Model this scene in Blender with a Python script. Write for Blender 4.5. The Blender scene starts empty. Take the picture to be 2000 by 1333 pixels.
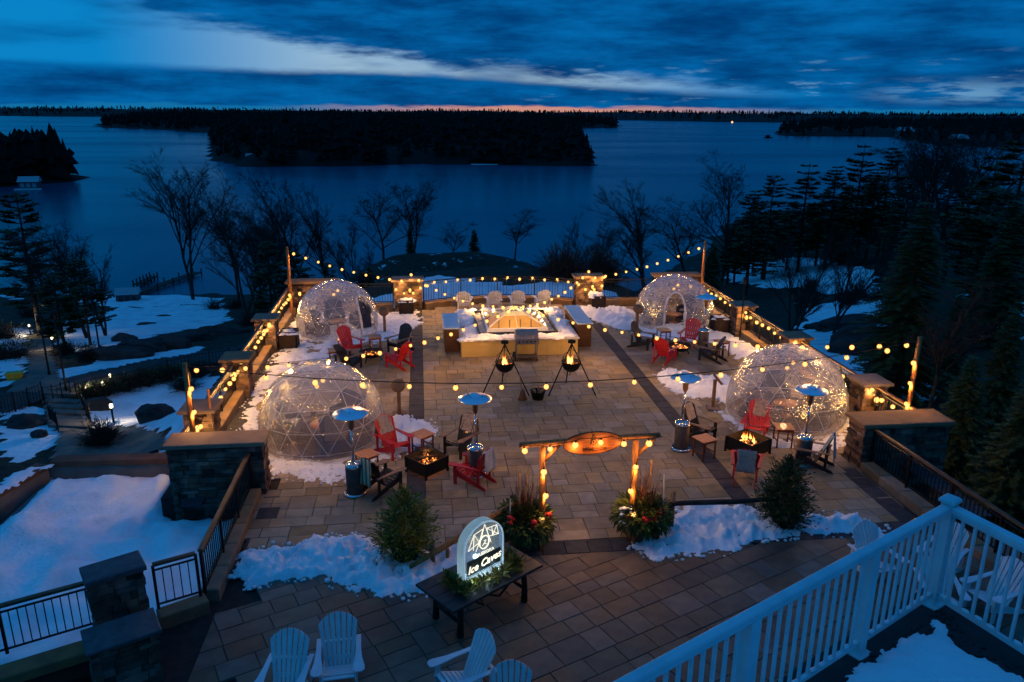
import bpy, math, random
import numpy as np
from mathutils import Vector, Matrix, noise
random.seed(7)
rnd = random.random
def U(a, b): return a + (b - a) * rnd()
SC = bpy.context.scene
COL = SC.collection
R = math.radians

# ---------------------------------------------------------------- camera
CAM_H = 9.0
cam_d = bpy.data.cameras.new('camera')
cam = bpy.data.objects.new('camera', cam_d); COL.objects.link(cam)
cam_d.sensor_width = 36; cam_d.lens = 27.0; cam_d.clip_start = .1; cam_d.clip_end = 60000
YAW, PITCH, ROLL = R(-6.8), math.atan(450 / 1500), R(0.4)
Mc = Matrix.Rotation(YAW, 4, 'Z') @ Matrix.Rotation(math.pi / 2 - PITCH, 4, 'X') @ Matrix.Rotation(ROLL, 4, 'Z')
cam.matrix_world = Matrix.Translation((0, 0, CAM_H)) @ Mc
SC.camera = cam

# ---------------------------------------------------------------- colour management
SC.view_settings.view_transform = 'Standard'
SC.view_settings.look = 'None'
SC.view_settings.gamma = 1
SC.view_settings.use_curve_mapping = False
SC.view_settings.exposure = 0
SC.render.engine = 'CYCLES'
SC.cycles.use_denoising = True
SC.cycles.max_bounces = 6; SC.cycles.transparent_max_bounces = 24
SC.cycles.diffuse_bounces = 2; SC.cycles.glossy_bounces = 3
SC.cycles.sample_clamp_indirect = 4; SC.cycles.caustics_reflective = False; SC.cycles.caustics_refractive = False
SC.cycles.use_light_tree = True

# ---------------------------------------------------------------- world: dusk sky with a cloud deck
world = bpy.data.worlds.new('World'); SC.world = world; world.use_nodes = True
nt = world.node_tree; nt.nodes.clear()
class N:
    """tiny node helper"""
    def __init__(s, tree): s.t = tree
    def n(s, typ, **kw):
        d = s.t.nodes.new(typ)
        for k, v in kw.items():
            if k.startswith('i_'): d.inputs[int(k[2:])].default_value = v
            else: setattr(d, k, v)
        return d
    def L(s, a, b): s.t.links.new(a, b)
    def m(s, op, a, b=None, c=None, clamp=False):
        d = s.n('ShaderNodeMath', operation=op, use_clamp=clamp)
        for i, v in enumerate((a, b, c)):
            if v is None: continue
            if isinstance(v, (int, float)): d.inputs[i].default_value = v
            else: s.L(v, d.inputs[i])
        return d.outputs[0]
    def sm(s, v, lo, hi):
        d = s.n('ShaderNodeMapRange', interpolation_type='SMOOTHSTEP')
        for i, x in enumerate((v, lo, hi)):
            if isinstance(x, (int, float)): d.inputs[i].default_value = x
            else: s.L(x, d.inputs[i])
        return d.outputs[0]
    def mix(s, f, a, b, typ='MIX'):
        d = s.n('ShaderNodeMix', data_type='RGBA', blend_type=typ)
        for i, v in ((0, f), (6, a), (7, b)):
            if isinstance(v, (int, float)): d.inputs[i].default_value = v
            elif isinstance(v, tuple): d.inputs[i].default_value = v if len(v) == 4 else v + (1,)
            else: s.L(v, d.inputs[i])
        return d.outputs[2]
w = N(nt)
tc = w.n('ShaderNodeTexCoord').outputs['Generated']
sep = w.n('ShaderNodeSeparateXYZ'); w.L(tc, sep.inputs[0])
dx, dy, dz = sep.outputs
az = w.m('ARCTAN2', dx, dy)          # 0 = straight along the terrace, + to the right
el = w.m('ARCSINE', dz)
def noise_(vec_scale, scale, detail, rough=.55, off=(0, 0, 0)):
    cb = w.n('ShaderNodeCombineXYZ'); w.L(az, cb.inputs[0]); w.L(el, cb.inputs[1])
    mp = w.n('ShaderNodeMapping'); w.L(cb.outputs[0], mp.inputs[0])
    mp.inputs['Scale'].default_value = vec_scale; mp.inputs['Location'].default_value = off
    nn = w.n('ShaderNodeTexNoise'); w.L(mp.outputs[0], nn.inputs['Vector'])
    nn.inputs['Scale'].default_value = scale; nn.inputs['Detail'].default_value = detail
    nn.inputs['Roughness'].default_value = rough
    return nn.outputs[0]
nA = noise_((1, 5, 1), 7, 9, .64)
nB = noise_((1, 7, 1), 16, 5, .6, (3, 1, 0))
nC = noise_((1, 6, 1), 4, 4, .5, (7, 2, 0))
# edges of the gap between two cloud decks, as curves of azimuth
def curve(pts):
    t01 = w.m('MULTIPLY_ADD', az, 1 / 2.0, .5, clamp=True)     # az -1..1 rad -> 0..1
    fc = w.n('ShaderNodeFloatCurve'); w.L(t01, fc.inputs[1])
    c = fc.mapping.curves[0]
    P = [((a + 1) / 2, e) for a, e in pts]
    c.points[0].location = P[0]; c.points[1].location = P[-1]
    for p in P[1:-1]: c.points.new(*p)
    for p in c.points: p.handle_type = 'AUTO'
    fc.mapping.update()
    return fc.outputs[0]
def PX(px, py):      # photo pixel -> azimuth, elevation of that sky direction
    d = Mc.to_3x3() @ Vector(((px - 1000) / 1500, (666.5 - py) / 1500, -1)); d.normalize()
    return math.atan2(d.x, d.y), math.asin(d.z)
up_edge = [(-1, .9), (-.75, .6), (-.56, .32)] + [PX(*p) for p in ((260, 0), (330, 30), (480, 62), (600, 84), (800, 108), (870, 126), (1000, 126), (1130, 146), (1280, 156), (1430, 170), (1580, 186))] + [(.55, .02), (1, .02)]
lo_edge = [(-1, .065)] + [PX(*p) for p in ((0, 120), (250, 132), (500, 138), (800, 146), (1000, 160), (1200, 172), (1400, 185), (1560, 192))] + [(.55, .02), (1, .02)]
e1 = curve(up_edge); e2 = curve(lo_edge)
jit = w.m('MULTIPLY_ADD', w.m('SUBTRACT', nA, .5), .045, 0)
jit2 = w.m('MULTIPLY_ADD', w.m('SUBTRACT', nB, .5), .022, 0)
elj = w.m('ADD', el, jit)
below_up = w.sm(w.m('SUBTRACT', w.m('ADD', e1, w.m('ADD', jit, jit2)), el), -.007, .012)
above_lo = w.sm(w.m('SUBTRACT', el, w.m('ADD', e2, w.m('MULTIPLY', jit, .35))), -.004, .006)
gap = w.m('MULTIPLY', below_up, above_lo)
# wisps inside the clear part, breaks inside the deck
wisps = w.sm(nC, .47, .68)
gap = w.m('MULTIPLY', gap, w.m('SUBTRACT', 1, w.m('MULTIPLY', wisps, .65)))
pa_, pe_ = PX(1890, 184)
patch = w.m('MULTIPLY', w.m('SUBTRACT', 1, w.sm(w.m('ABSOLUTE', w.m('SUBTRACT', az, pa_)), .0, .13)), w.m('SUBTRACT', 1, w.sm(w.m('ABSOLUTE', w.m('SUBTRACT', el, pe_)), .0, .022)))
brk = w.m('MULTIPLY', w.m('MAXIMUM', w.sm(nB, .58, .74), w.m('MULTIPLY', patch, w.sm(nB, .40, .56))), w.sm(az, .02, .2))
brk = w.m('MULTIPLY', brk, w.m('MULTIPLY', w.sm(el, .005, .02), w.m('SUBTRACT', 1, w.sm(el, .03, .075))))
# clear-sky colour: NISHITA dusk sky plus the saturated blue-hour tint of the photo
sky = w.n('ShaderNodeTexSky', sky_type='NISHITA', sun_disc=False, sun_elevation=R(-2.0), sun_rotation=R(14), altitude=200, air_density=1, dust_density=1, ozone_density=4)
hz = w.sm(el, .0, .16)
azc = w.sm(w.m('ABSOLUTE', w.m('SUBTRACT', az, .06)), .02, .42)
clear = w.mix(w.m('MAXIMUM', hz, azc), (.42, .58, .68), (.002, .22, .56))
clear = w.mix(.04, clear, w.mix(1.0, sky.outputs[0], (.3, .6, 1.0), 'MULTIPLY'), 'ADD')
deck = w.mix(w.sm(nA, .3, .72), (.0002, .042, .17), (.0008, .14, .42))
deck = w.mix(w.sm(el, .35, 1.0), deck, w.mix(w.sm(nA, .3, .7), (.012, .115, .39), (.022, .185, .55)))
col = w.mix(gap, deck, clear)
col = w.mix(w.m('MULTIPLY', brk, .75), col, (.16, .36, .58))
# last light under the deck, along the horizon
strip = w.m('MULTIPLY', w.m('SUBTRACT', 1, w.sm(w.m('ADD', el, w.m('MULTIPLY', jit2, .6)), .0025, .0065)), w.sm(el, -.02, -.005))
warm = w.m('SUBTRACT', 1, w.sm(w.m('ABSOLUTE', w.m('SUBTRACT', az, .16)), .03, .36))
strip_c = w.mix(warm, (.006, .16, .38), (.62, .28, .22))
col = w.mix(strip, col, strip_c)
below = w.sm(el, -.06, -.01)
col = w.mix(below, (.002, .03, .09), col)
bg = w.n('ShaderNodeBackground'); w.L(col, bg.inputs[0]); bg.inputs[1].default_value = 1.0
out = w.n('ShaderNodeOutputWorld'); w.L(bg.outputs[0], out.inputs[0])
world.cycles.sampling_method = 'MANUAL'; world.cycles.sample_map_resolution = 512

# ---------------------------------------------------------------- helpers
def S(r, g, b):
    f = lambda c: ((c / 255) / 12.92 if c / 255 <= .04045 else ((c / 255 + .055) / 1.055) ** 2.4)
    return (f(r), f(g), f(b))
MATS = {}
def mat(name, c, rough=.7, c2=None, scale=6., bump=.0, bscale=None, metal=0., emit=None, es=1., vary=0., stretch=None, spec=.22, stain=0., coat=0., coord='Object', mid=(.35, .65)):
    if name in MATS: return MATS[name]
    m = bpy.data.materials.new(name); m.use_nodes = True; t = m.node_tree; k = N(t)
    b = t.nodes['Principled BSDF']
    b.inputs['Roughness'].default_value = rough; b.inputs['Metallic'].default_value = metal
    b.inputs['Specular IOR Level'].default_value = spec; b.inputs['Coat Weight'].default_value = coat
    co = k.n('ShaderNodeTexCoord').outputs[coord]
    if coord == 'World':
        pass
    if stretch:
        mp = k.n('ShaderNodeMapping'); k.L(co, mp.inputs[0]); mp.inputs['Scale'].default_value = stretch; co = mp.outputs[0]
    nz = k.n('ShaderNodeTexNoise'); k.L(co, nz.inputs['Vector']); nz.inputs['Scale'].default_value = scale; nz.inputs['Detail'].default_value = 6
    c2 = c2 or tuple(x * .72 for x in c)
    col = k.mix(k.sm(nz.outputs[0], mid[0], mid[1]), c + (1,), c2 + (1,))
    if vary:
        oi = k.n('ShaderNodeObjectInfo'); ge = k.n('ShaderNodeNewGeometry')
        rr = k.m('FRACT', k.m('ADD', oi.outputs['Random'], ge.outputs['Random Per Island']))
        hv = k.n('ShaderNodeHueSaturation'); k.L(col, hv.inputs['Color'])
        k.L(k.m('MULTIPLY_ADD', rr, 2 * vary, 1 - vary), hv.inputs['Value'])
        k.L(k.m('MULTIPLY_ADD', k.m('FRACT', k.m('MULTIPLY', rr, 7.3)), .5, .75), hv.inputs['Saturation'])
        col = hv.outputs[0]
    if stain:
        gp = k.n('ShaderNodeNewGeometry').outputs['Position']; sn = k.n('ShaderNodeTexNoise'); k.L(gp, sn.inputs['Vector']); sn.inputs['Scale'].default_value = .55; sn.inputs['Detail'].default_value = 7; sn.inputs['Roughness'].default_value = .65
        sw = k.sm(sn.outputs[0], .42, .62); col = k.mix(k.m('MULTIPLY', sw, stain), col, k.mix(1., col, (.35, .36, .38, 1), 'MULTIPLY'))
        k.L(k.m('SUBTRACT', rough, k.m('MULTIPLY', sw, .38)), b.inputs['Roughness'])
    k.L(col, b.inputs['Base Color'])
    if emit:
        b.inputs['Emission Color'].default_value = emit + (1,); b.inputs['Emission Strength'].default_value = es
    if bump:
        n2 = k.n('ShaderNodeTexNoise'); k.L(co, n2.inputs['Vector']); n2.inputs['Scale'].default_value = bscale or scale * 6; n2.inputs['Detail'].default_value = 4
        bp = k.n('ShaderNodeBump'); bp.inputs['Strength'].default_value = bump; bp.inputs['Distance'].default_value = .02
        k.L(n2.outputs[0], bp.inputs['Height']); k.L(bp.outputs[0], b.inputs['Normal'])
    MATS[name] = m
    return m

class MB:
    """collects geometry, builds ONE mesh object"""
    def __init__(s): s.v = []; s.f = []; s.sm = []
    def add(s, vs, fs, M=None, smooth=False):
        o = len(s.v)
        if M is not None: vs = [M @ Vector(p) for p in vs]
        s.v += [tuple(p) for p in vs]; s.f += [tuple(i + o for i in q) for q in fs]; s.sm += [smooth] * len(fs)
    def box(s, x0, y0, z0, x1, y1, z1, M=None, ch=0.):
        if ch:
            c = min(ch, (x1 - x0) / 2.2, (y1 - y0) / 2.2, (z1 - z0) / 2.2)
            vs = [(x0, y0, z0), (x1, y0, z0), (x1, y1, z0), (x0, y1, z0), (x0, y0, z1 - c), (x1, y0, z1 - c), (x1, y1, z1 - c), (x0, y1, z1 - c),
                  (x0 + c, y0 + c, z1), (x1 - c, y0 + c, z1), (x1 - c, y1 - c, z1), (x0 + c, y1 - c, z1)]
            fs = [(0, 3, 2, 1), (0, 1, 5, 4), (1, 2, 6, 5), (2, 3, 7, 6), (3, 0, 4, 7), (4, 5, 9, 8), (5, 6, 10, 9), (6, 7, 11, 10), (7, 4, 8, 11), (8, 9, 10, 11)]
        else:
            vs = [(x0, y0, z0), (x1, y0, z0), (x1, y1, z0), (x0, y1, z0), (x0, y0, z1), (x1, y0, z1), (x1, y1, z1), (x0, y1, z1)]
            fs = [(0, 3, 2, 1), (4, 5, 6, 7), (0, 1, 5, 4), (1, 2, 6, 5), (2, 3, 7, 6), (3, 0, 4, 7)]
        s.add(vs, fs, M); return s
    def cbox(s, cx, cy, cz, lx, ly, lz, M=None, ch=0.):
        return s.box(cx - lx / 2, cy - ly / 2, cz - lz / 2, cx + lx / 2, cy + ly / 2, cz + lz / 2, M, ch)
    def tube(s, pts, r, n=6, cap=True, smooth=True, M=None):
        pts = [Vector(p) for p in pts]; rs = r if isinstance(r, (list, tuple)) else [r] * len(pts)
        vs = []; fs = []; a = None
        for i, p in enumerate(pts):
            d = (pts[min(i + 1, len(pts) - 1)] - pts[max(i - 1, 0)])
            if d.length < 1e-9: d = Vector((0, 0, 1))
            d.normalize()
            if a is None: a = d.orthogonal().normalized()
            else:
                a = a - d * a.dot(d)
                a = a.normalized() if a.length > 1e-6 else d.orthogonal().normalized()
            b = d.cross(a)
            for j in range(n):
                t = 2 * math.pi * j / n
                vs.append(p + (a * math.cos(t) + b * math.sin(t)) * rs[i])
        for i in range(len(pts) - 1):
            for j in range(n):
                k = (j + 1) % n
                fs.append((i * n + j, i * n + k, (i + 1) * n + k, (i + 1) * n + j))
        s.add(vs, fs, M, smooth)
        if cap and n > 2:
            o = len(s.v) - len(vs)
            s.f.append(tuple(o + j for j in reversed(range(n)))); s.f.append(tuple(o + (len(pts) - 1) * n + j for j in range(n))); s.sm += [False, False]
        return s
    def lathe(s, prof, n=16, M=None, smooth=True, closed=False):
        vs = []; fs = []
        for r, z in prof:
            for j in range(n):
                t = 2 * math.pi * j / n; vs.append((r * math.cos(t), r * math.sin(t), z))
        for i in range(len(prof) - 1):
            for j in range(n):
                k = (j + 1) % n; fs.append((i * n + j, i * n + k, (i + 1) * n + k, (i + 1) * n + j))
        if closed:
            fs.append(tuple(reversed(range(n)))); fs.append(tuple((len(prof) - 1) * n + j for j in range(n)))
        s.add(vs, fs, M, smooth); return s
    def prism(s, outline, h, M=None):
        """outline in local xy, extruded from z=0 to h"""
        n = len(outline)
        vs = [(x, y, 0) for x, y in outline] + [(x, y, h) for x, y in outline]
        fs = [tuple(reversed(range(n))), tuple(range(n, 2 * n))] + [(i, (i + 1) % n, n + (i + 1) % n, n + i) for i in range(n)]
        s.add(vs, fs, M); return s
    def ico(s, c, r, sub=1, M=None, sc=(1, 1, 1)):
        vs, fs = ICO[sub]
        T = Matrix.Translation(c) @ Matrix.Diagonal((r * sc[0], r * sc[1], r * sc[2], 1))
        s.add(vs, fs, (M @ T) if M else T, True); return s
    def mesh(s, name, m=None):
        me = bpy.data.meshes.new(name); me.from_pydata(s.v, [], s.f)
        me.polygons.foreach_set('use_smooth', s.sm)
        if m is not None: me.materials.append(m)
        me.update(); return me
    def build(s, name, m, parent=None, **kw):
        o = bpy.data.objects.new(name, s.mesh(name, m)); COL.objects.link(o)
        if parent: o.parent = parent
        for k, v in kw.items(): o[k] = v
        return o
def _ico():
    import bmesh
    d = {}
    for sub in (1, 2, 3):
        bm = bmesh.new(); bmesh.ops.create_icosphere(bm, subdivisions=sub, radius=1)
        d[sub] = ([tuple(v.co) for v in bm.verts], [tuple(v.index for v in f.verts) for f in bm.faces]); bm.free()
    return d
ICO = _ico()
def tag(o, label, cat, group=None, kind=None):
    o['label'] = label; o['category'] = cat
    if group: o['group'] = group
    if kind: o['kind'] = kind
    return o
def thing(name, loc, rz, label, cat, group=None):
    o = bpy.data.objects.new(name, None); COL.objects.link(o); o.empty_display_size = .2
    o.location = loc; o.rotation_euler = (0, 0, rz); return tag(o, label, cat, group)
def inst(me, name, parent, loc=(0, 0, 0), rot=(0, 0, 0), sc=None):
    o = bpy.data.objects.new(name, me); COL.objects.link(o); o.parent = parent; o.location = loc; o.rotation_euler = rot
    if sc: o.scale = sc
    return o
def copy_thing(root, loc, rz, label, group=None):
    r = root.copy(); COL.objects.link(r); r.location = loc; r.rotation_euler = (0, 0, rz); r['label'] = label
    if group: r['group'] = group
    def rec(a, b):
        for ch in list(a.children):
            c = ch.copy(); COL.objects.link(c); c.parent = b; c.matrix_parent_inverse = ch.matrix_parent_inverse; rec(ch, c)
    rec(root, r); return r
def lamp(name, loc, energy, color, parent=None, r=.03):
    l = bpy.data.lights.new(name, 'POINT'); l.energy = energy; l.color = color; l.shadow_soft_size = r
    o = bpy.data.objects.new(name, l); COL.objects.link(o); o.location = loc
    if parent: o.parent = parent
    return o
def struct(o): o['kind'] = 'structure'; return o

# point on a horizontal plane (or at a given distance y) seen at a photo pixel
Mr = Mc.to_3x3()
def ray(px, py): return Mr @ Vector(((px - 1000) / 1500, (666.5 - py) / 1500, -1))
def G(px, py, z=0.):
    d = ray(px, py); t = (z - CAM_H) / d.z; return Vector((0, 0, CAM_H)) + d * t
def AtY(px, py, y):
    d = ray(px, py); return Vector((0, 0, CAM_H)) + d * (y / d.y)

# ---------------------------------------------------------------- materials
def snow_mat(name, dirt=0.0):
    if name in MATS: return MATS[name]
    m = bpy.data.materials.new(name); m.use_nodes = True; k = N(m.node_tree); b = m.node_tree.nodes['Principled BSDF']
    geo = k.n('ShaderNodeNewGeometry')
    n1 = k.n('ShaderNodeTexNoise'); k.L(geo.outputs['Position'], n1.inputs['Vector']); n1.inputs['Scale'].default_value = 9; n1.inputs['Detail'].default_value = 8
    n2 = k.n('ShaderNodeTexNoise'); k.L(geo.outputs['Position'], n2.inputs['Vector']); n2.inputs['Scale'].default_value = 1.3; n2.inputs['Detail'].default_value = 6
    c = k.mix(k.sm(n2.outputs[0], .4, .75), (.82, .83, .85, 1), (.66, .68, .72, 1))
    if dirt: c = k.mix(k.m('MULTIPLY', k.sm(n1.outputs[0], .56, .66), dirt), c, (.20, .16, .13, 1))
    k.L(c, b.inputs['Base Color']); b.inputs['Roughness'].default_value = .75; b.inputs['Specular IOR Level'].default_value = .25
    bp = k.n('ShaderNodeBump'); bp.inputs['Strength'].default_value = .55; bp.inputs['Distance'].default_value = .05
    k.L(n1.outputs[0], bp.inputs['Height']); k.L(bp.outputs[0], b.inputs['Normal'])
    MATS[name] = m; return m
SNOW = snow_mat('snow'); SNOW_T = snow_mat('trodden_snow', .45)
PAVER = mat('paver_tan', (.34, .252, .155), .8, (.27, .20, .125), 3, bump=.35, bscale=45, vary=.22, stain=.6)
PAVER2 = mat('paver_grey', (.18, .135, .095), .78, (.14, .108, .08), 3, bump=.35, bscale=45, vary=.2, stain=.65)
PAVER_D = mat('paver_charcoal', (.05, .05, .055), .75, (.035, .035, .04), 4, bump=.35, bscale=40, vary=.2)
JOINT = mat('joint_sand', (.035, .03, .026), .95, bump=.2)
STONE = mat('fieldstone', (.17, .105, .075), .85, (.07, .047, .038), 3, bump=.7, bscale=18, vary=.62)
CAP = mat('stone_cap', (.24, .155, .095), .8, (.17, .115, .075), 2, bump=.5, bscale=20, vary=.1)
CURB = mat('curb_stone', (.25, .16, .09), .85, (.17, .115, .07), 2.5, bump=.5, bscale=20, vary=.12)
CONC = mat('concrete', (.20, .185, .17), .9, (.14, .13, .12), 1.5, bump=.3)
IRON = mat('black_iron', (.012, .012, .013), .5, metal=.3)
RAILW = mat('rail_wood', (.16, .075, .035), .5, (.09, .042, .02), 4, stretch=(1, 1, 12), bump=.2)
WOODO = mat('cedar_log', (.44, .17, .045), .6, (.27, .10, .03), 5, bump=.4, stretch=(4, 4, .6))
WOODT = mat('table_wood', (.46, .20, .07), .35, (.33, .13, .045), 4, stretch=(1, 9, 1), bump=.1, coat=.3)
WOODL = mat('split_log', (.33, .20, .10), .8, (.15, .10, .06), 6, bump=.7, stretch=(6, 6, 1))
BARK = mat('bark', (.045, .036, .03), .95, (.025, .02, .018), 3, bump=.6)
BARK2 = mat('pale_bark', (.085, .075, .07), .95, (.04, .036, .033), 3, bump=.5)
REDP = mat('red_paint', (.48, .018, .022), .38, (.38, .012, .016), 3, coat=.15)
BLKP = mat('black_paint', (.016, .017, .02), .4, coat=.1)
WHTP = mat('white_paint', (.66, .67, .69), .45, (.56, .57, .6), 3)
STEEL = mat('steel', (.55, .55, .56), .22, (.45, .45, .46), 5, metal=1.)
ALU = mat('aluminium', (.82, .83, .84), .30, (.74, .75, .76), 3, metal=1.)
GREYM = mat('grey_enamel', (.075, .065, .06), .45, metal=.2)
BLK = mat('cast_black', (.01, .01, .011), .6)
DARKB = mat('dark_brown_box', (.035, .022, .015), .7, bump=.2)
YEL = mat('yellow_panel', (.62, .42, .13), .6, (.54, .36, .11), 2)
BRICKR = mat('rust_planter', (.16, .055, .03), .7, bump=.3)
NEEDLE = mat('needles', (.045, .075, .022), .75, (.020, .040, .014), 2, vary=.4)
NEEDLEW = mat('lit_tint_needles', (.27, .23, .032), .7, (.09, .095, .018), 3, vary=.45)  # warm light put into the needle tint, brighter than the plain needles
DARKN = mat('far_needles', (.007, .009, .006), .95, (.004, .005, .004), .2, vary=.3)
ROCK = mat('rock', (.055, .05, .047), .92, (.03, .028, .027), 1.2, bump=.8, bscale=5)
ASPH = mat('asphalt', (.055, .052, .05), .9, (.04, .038, .037), 2, bump=.3)
FABRIC = mat('wool_blanket', (.33, .29, .25), .95, (.26, .23, .2), 14, bump=.5, bscale=80)
FABRICW = mat('cream_blanket', (.55, .52, .48), .95, (.45, .42, .4), 14, bump=.5, bscale=80)
NEEDLEP = mat('planter_needles', (.11, .13, .028), .7, (.04, .055, .015), 3, vary=.45)
FUR = mat('fur_throw', (.38, .32, .27), .98, (.22, .17, .14), 18, bump=1., bscale=120)
RUBBER = mat('rubber', (.015, .015, .015), .8)
def emis(name, c, s, facing=None):
    if name in MATS: return MATS[name]
    m = bpy.data.materials.new(name); m.use_nodes = True; k = N(m.node_tree); m.node_tree.nodes.clear()
    e = k.n('ShaderNodeEmission'); e.inputs[0].default_value = c + (1,); e.inputs[1].default_value = s
    if facing:
        lw = k.n('ShaderNodeLayerWeight'); lw.inputs[0].default_value = .6
        k.L(k.mix(lw.outputs['Facing'], c + (1,), facing + (1,)), e.inputs[0])
    o = k.n('ShaderNodeOutputMaterial'); k.L(e.outputs[0], o.inputs[0]); MATS[name] = m; return m
BULB = emis('bulb_glow', (1.0, .70, .20), 2.0, (1.0, .26, .015))
WARM = (1.0, .49, .13)
# ================================================================ terrain
LAKE = -22.0
ctl = [(-12, 30, -6.6), (-12, 20, -6.4), (-14, 10, -6.4), (-20, 38, -6.8), (-30, 30, -6.6), (-30, 20, -6.2), (-10, 45, -7.2), (-25, 50, -7.6), (-45, 45, -7.4), (-60, 40, -7),
       (-22, 60, -9), (-30, 75, -12.5), (-20, 85, -14), (-45, 80, -13), (-60, 75, -12), (-35, 105, -18), (-20, 110, -18.5), (-50, 110, -18.5), (-75, 105, -17), (-38, 128, -21), (-52, 133, -21.4), (-80, 130, -20), (-110, 120, -17), (-150, 140, -18),
       (-15, 132, -21.6), (10, 132, -21.8), (-45, 150, -24), (0, 150, -24.5), (-90, 160, -24.5), (-150, 200, -25), (30, 145, -24),
       (3.6, 38, -.9), (3.6, 44, -.9), (3.6, 50, -1.1), (-3, 46, -1.1), (10, 46, -1.1), (-8, 40, -3.5), (16, 40, -3.0), (3, 60, -5.5), (20, 55, -7), (-10, 60, -8.5), (4, 72, -9), (25, 75, -12), (4, 84, -5.9), (-4, 84, -6.7), (11, 84, -7.1), (-9.5, 82, -9.5), (17, 82, -10), (-12, 90, -14), (19, 88, -14), (4, 100, -15), (25, 110, -19), (5, 118, -20),
       (15.5, 10, -2.4), (15.5, 22, -2.6), (16, 32, -3), (24, 22, -3.2), (22, 36, -4.4), (30, 45, -6), (30, 60, -9.5), (42, 62, -9.2), (40, 80, -12), (35, 100, -17), (60, 70, -7), (60, 100, -12), (45, 130, -21), (70, 140, -17), (40, 35, -4.2), (60, 40, -4), (90, 90, -8), (100, 160, -16),
       (60, 175, -23), (85, 230, -23.5), (120, 210, -18), (140, 300, -26), (180, 290, -25), (200, 240, -21.5), (200, 190, -16), (160, 120, -9), (230, 420, -27), (300, 340, -26), (40, 200, -26), (100, 400, -27), (-50, 300, -27), (200, 560, -27), (320, 520, -27), (300, 250, -21),
       (15.5, -5, -2), (-14, -5, -6), (100, 0, -3), (-80, 0, -6), (200, 60, -6), (320, 200, -10)]
C_ = np.array(ctl, float)
def _phi(r): return r
_n = len(C_)
_A = np.zeros((_n + 3, _n + 3)); _d = np.hypot(C_[:, None, 0] - C_[None, :, 0], C_[:, None, 1] - C_[None, :, 1])
_A[:_n, :_n] = np.sqrt(_d ** 2 + 9.0) - np.eye(_n) * .05
_A[:_n, _n] = 1; _A[:_n, _n + 1:] = C_[:, :2]; _A[_n:, :_n] = _A[:_n, _n:].T
_w = np.linalg.solve(_A, np.r_[C_[:, 2], 0, 0, 0])
def tz_arr(x, y):
    x = np.asarray(x, float); y = np.asarray(y, float)
    d = np.sqrt((x[..., None] - C_[:, 0]) ** 2 + (y[..., None] - C_[:, 1]) ** 2 + 9.0)
    return d @ _w[:_n] + _w[_n] + _w[_n + 1] * x + _w[_n + 2] * y
def nz(x, y, s, z=0.): return noise.fractal(Vector((x * s, y * s, z)), 1.0, 2.0, 4)
def TZ(x, y):
    z = float(tz_arr(x, y)); a = .18 * nz(x, y, .35) + .5 * nz(x, y, .06, 5)
    return z + a
def T(px, py, y0=16., y1=420.):
    """where the ray of a photo pixel meets the terrain"""
    lo = y0; p = AtY(px, py, y0); y = y0
    while y < y1:
        y += .5 if y < 60 else 1.5
        q = AtY(px, py, y)
        if q.z < TZ(q.x, q.y):
            a, b = y - (.5 if y <= 60 else 1.5), y
            for _ in range(8):
                m_ = (a + b) / 2; q = AtY(px, py, m_)
                if q.z < TZ(q.x, q.y): b = m_
                else: a = m_
            return AtY(px, py, b)
    return AtY(px, py, y1)
def axis(breaks):
    o = []
    for a, b, s in breaks: o += list(np.arange(a, b, s))
    return o + [breaks[-1][1]]
xs = axis([(-330, -120, 6), (-120, -55, 1.6), (-55, 70, .8), (70, 130, 1.8), (130, 420, 6)])
ys = axis([(-30, 14, 4), (14, 70, .8), (70, 160, 1.3), (160, 600, 6)])
XX, YY = np.meshgrid(xs, ys, indexing='ij'); ZZ = tz_arr(XX, YY)
_v = []
for i, x in enumerate(xs):
    for j, y in enumerate(ys):
        z = ZZ[i, j] + .18 * nz(x, y, .35) + .5 * nz(x, y, .06, 5)
        # keep clear of the terrace, its snow roof and the forecourt
        if -10.5 < x < 14.6 and y < 36.5: z = min(z, -3.2 if x > -6.3 else -1.5)
        if -6.3 < x < 14.6 and y < 36.5: z = min(z, -3.4)
        if -16 < x < 15 and y < 14: z = min(z, -3.4)
        _v.append((x, y, z))
ny = len(ys)
_f = [(i * ny + j, (i + 1) * ny + j, (i + 1) * ny + j + 1, i * ny + j + 1) for i in range(len(xs) - 1) for j in range(ny - 1)]
me = bpy.data.meshes.new('ground'); me.from_pydata(_v, [], _f); me.polygons.foreach_set('use_smooth', [True] * len(_f))
ground = bpy.data.objects.new('ground', me); COL.objects.link(ground); struct(ground)
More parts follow.
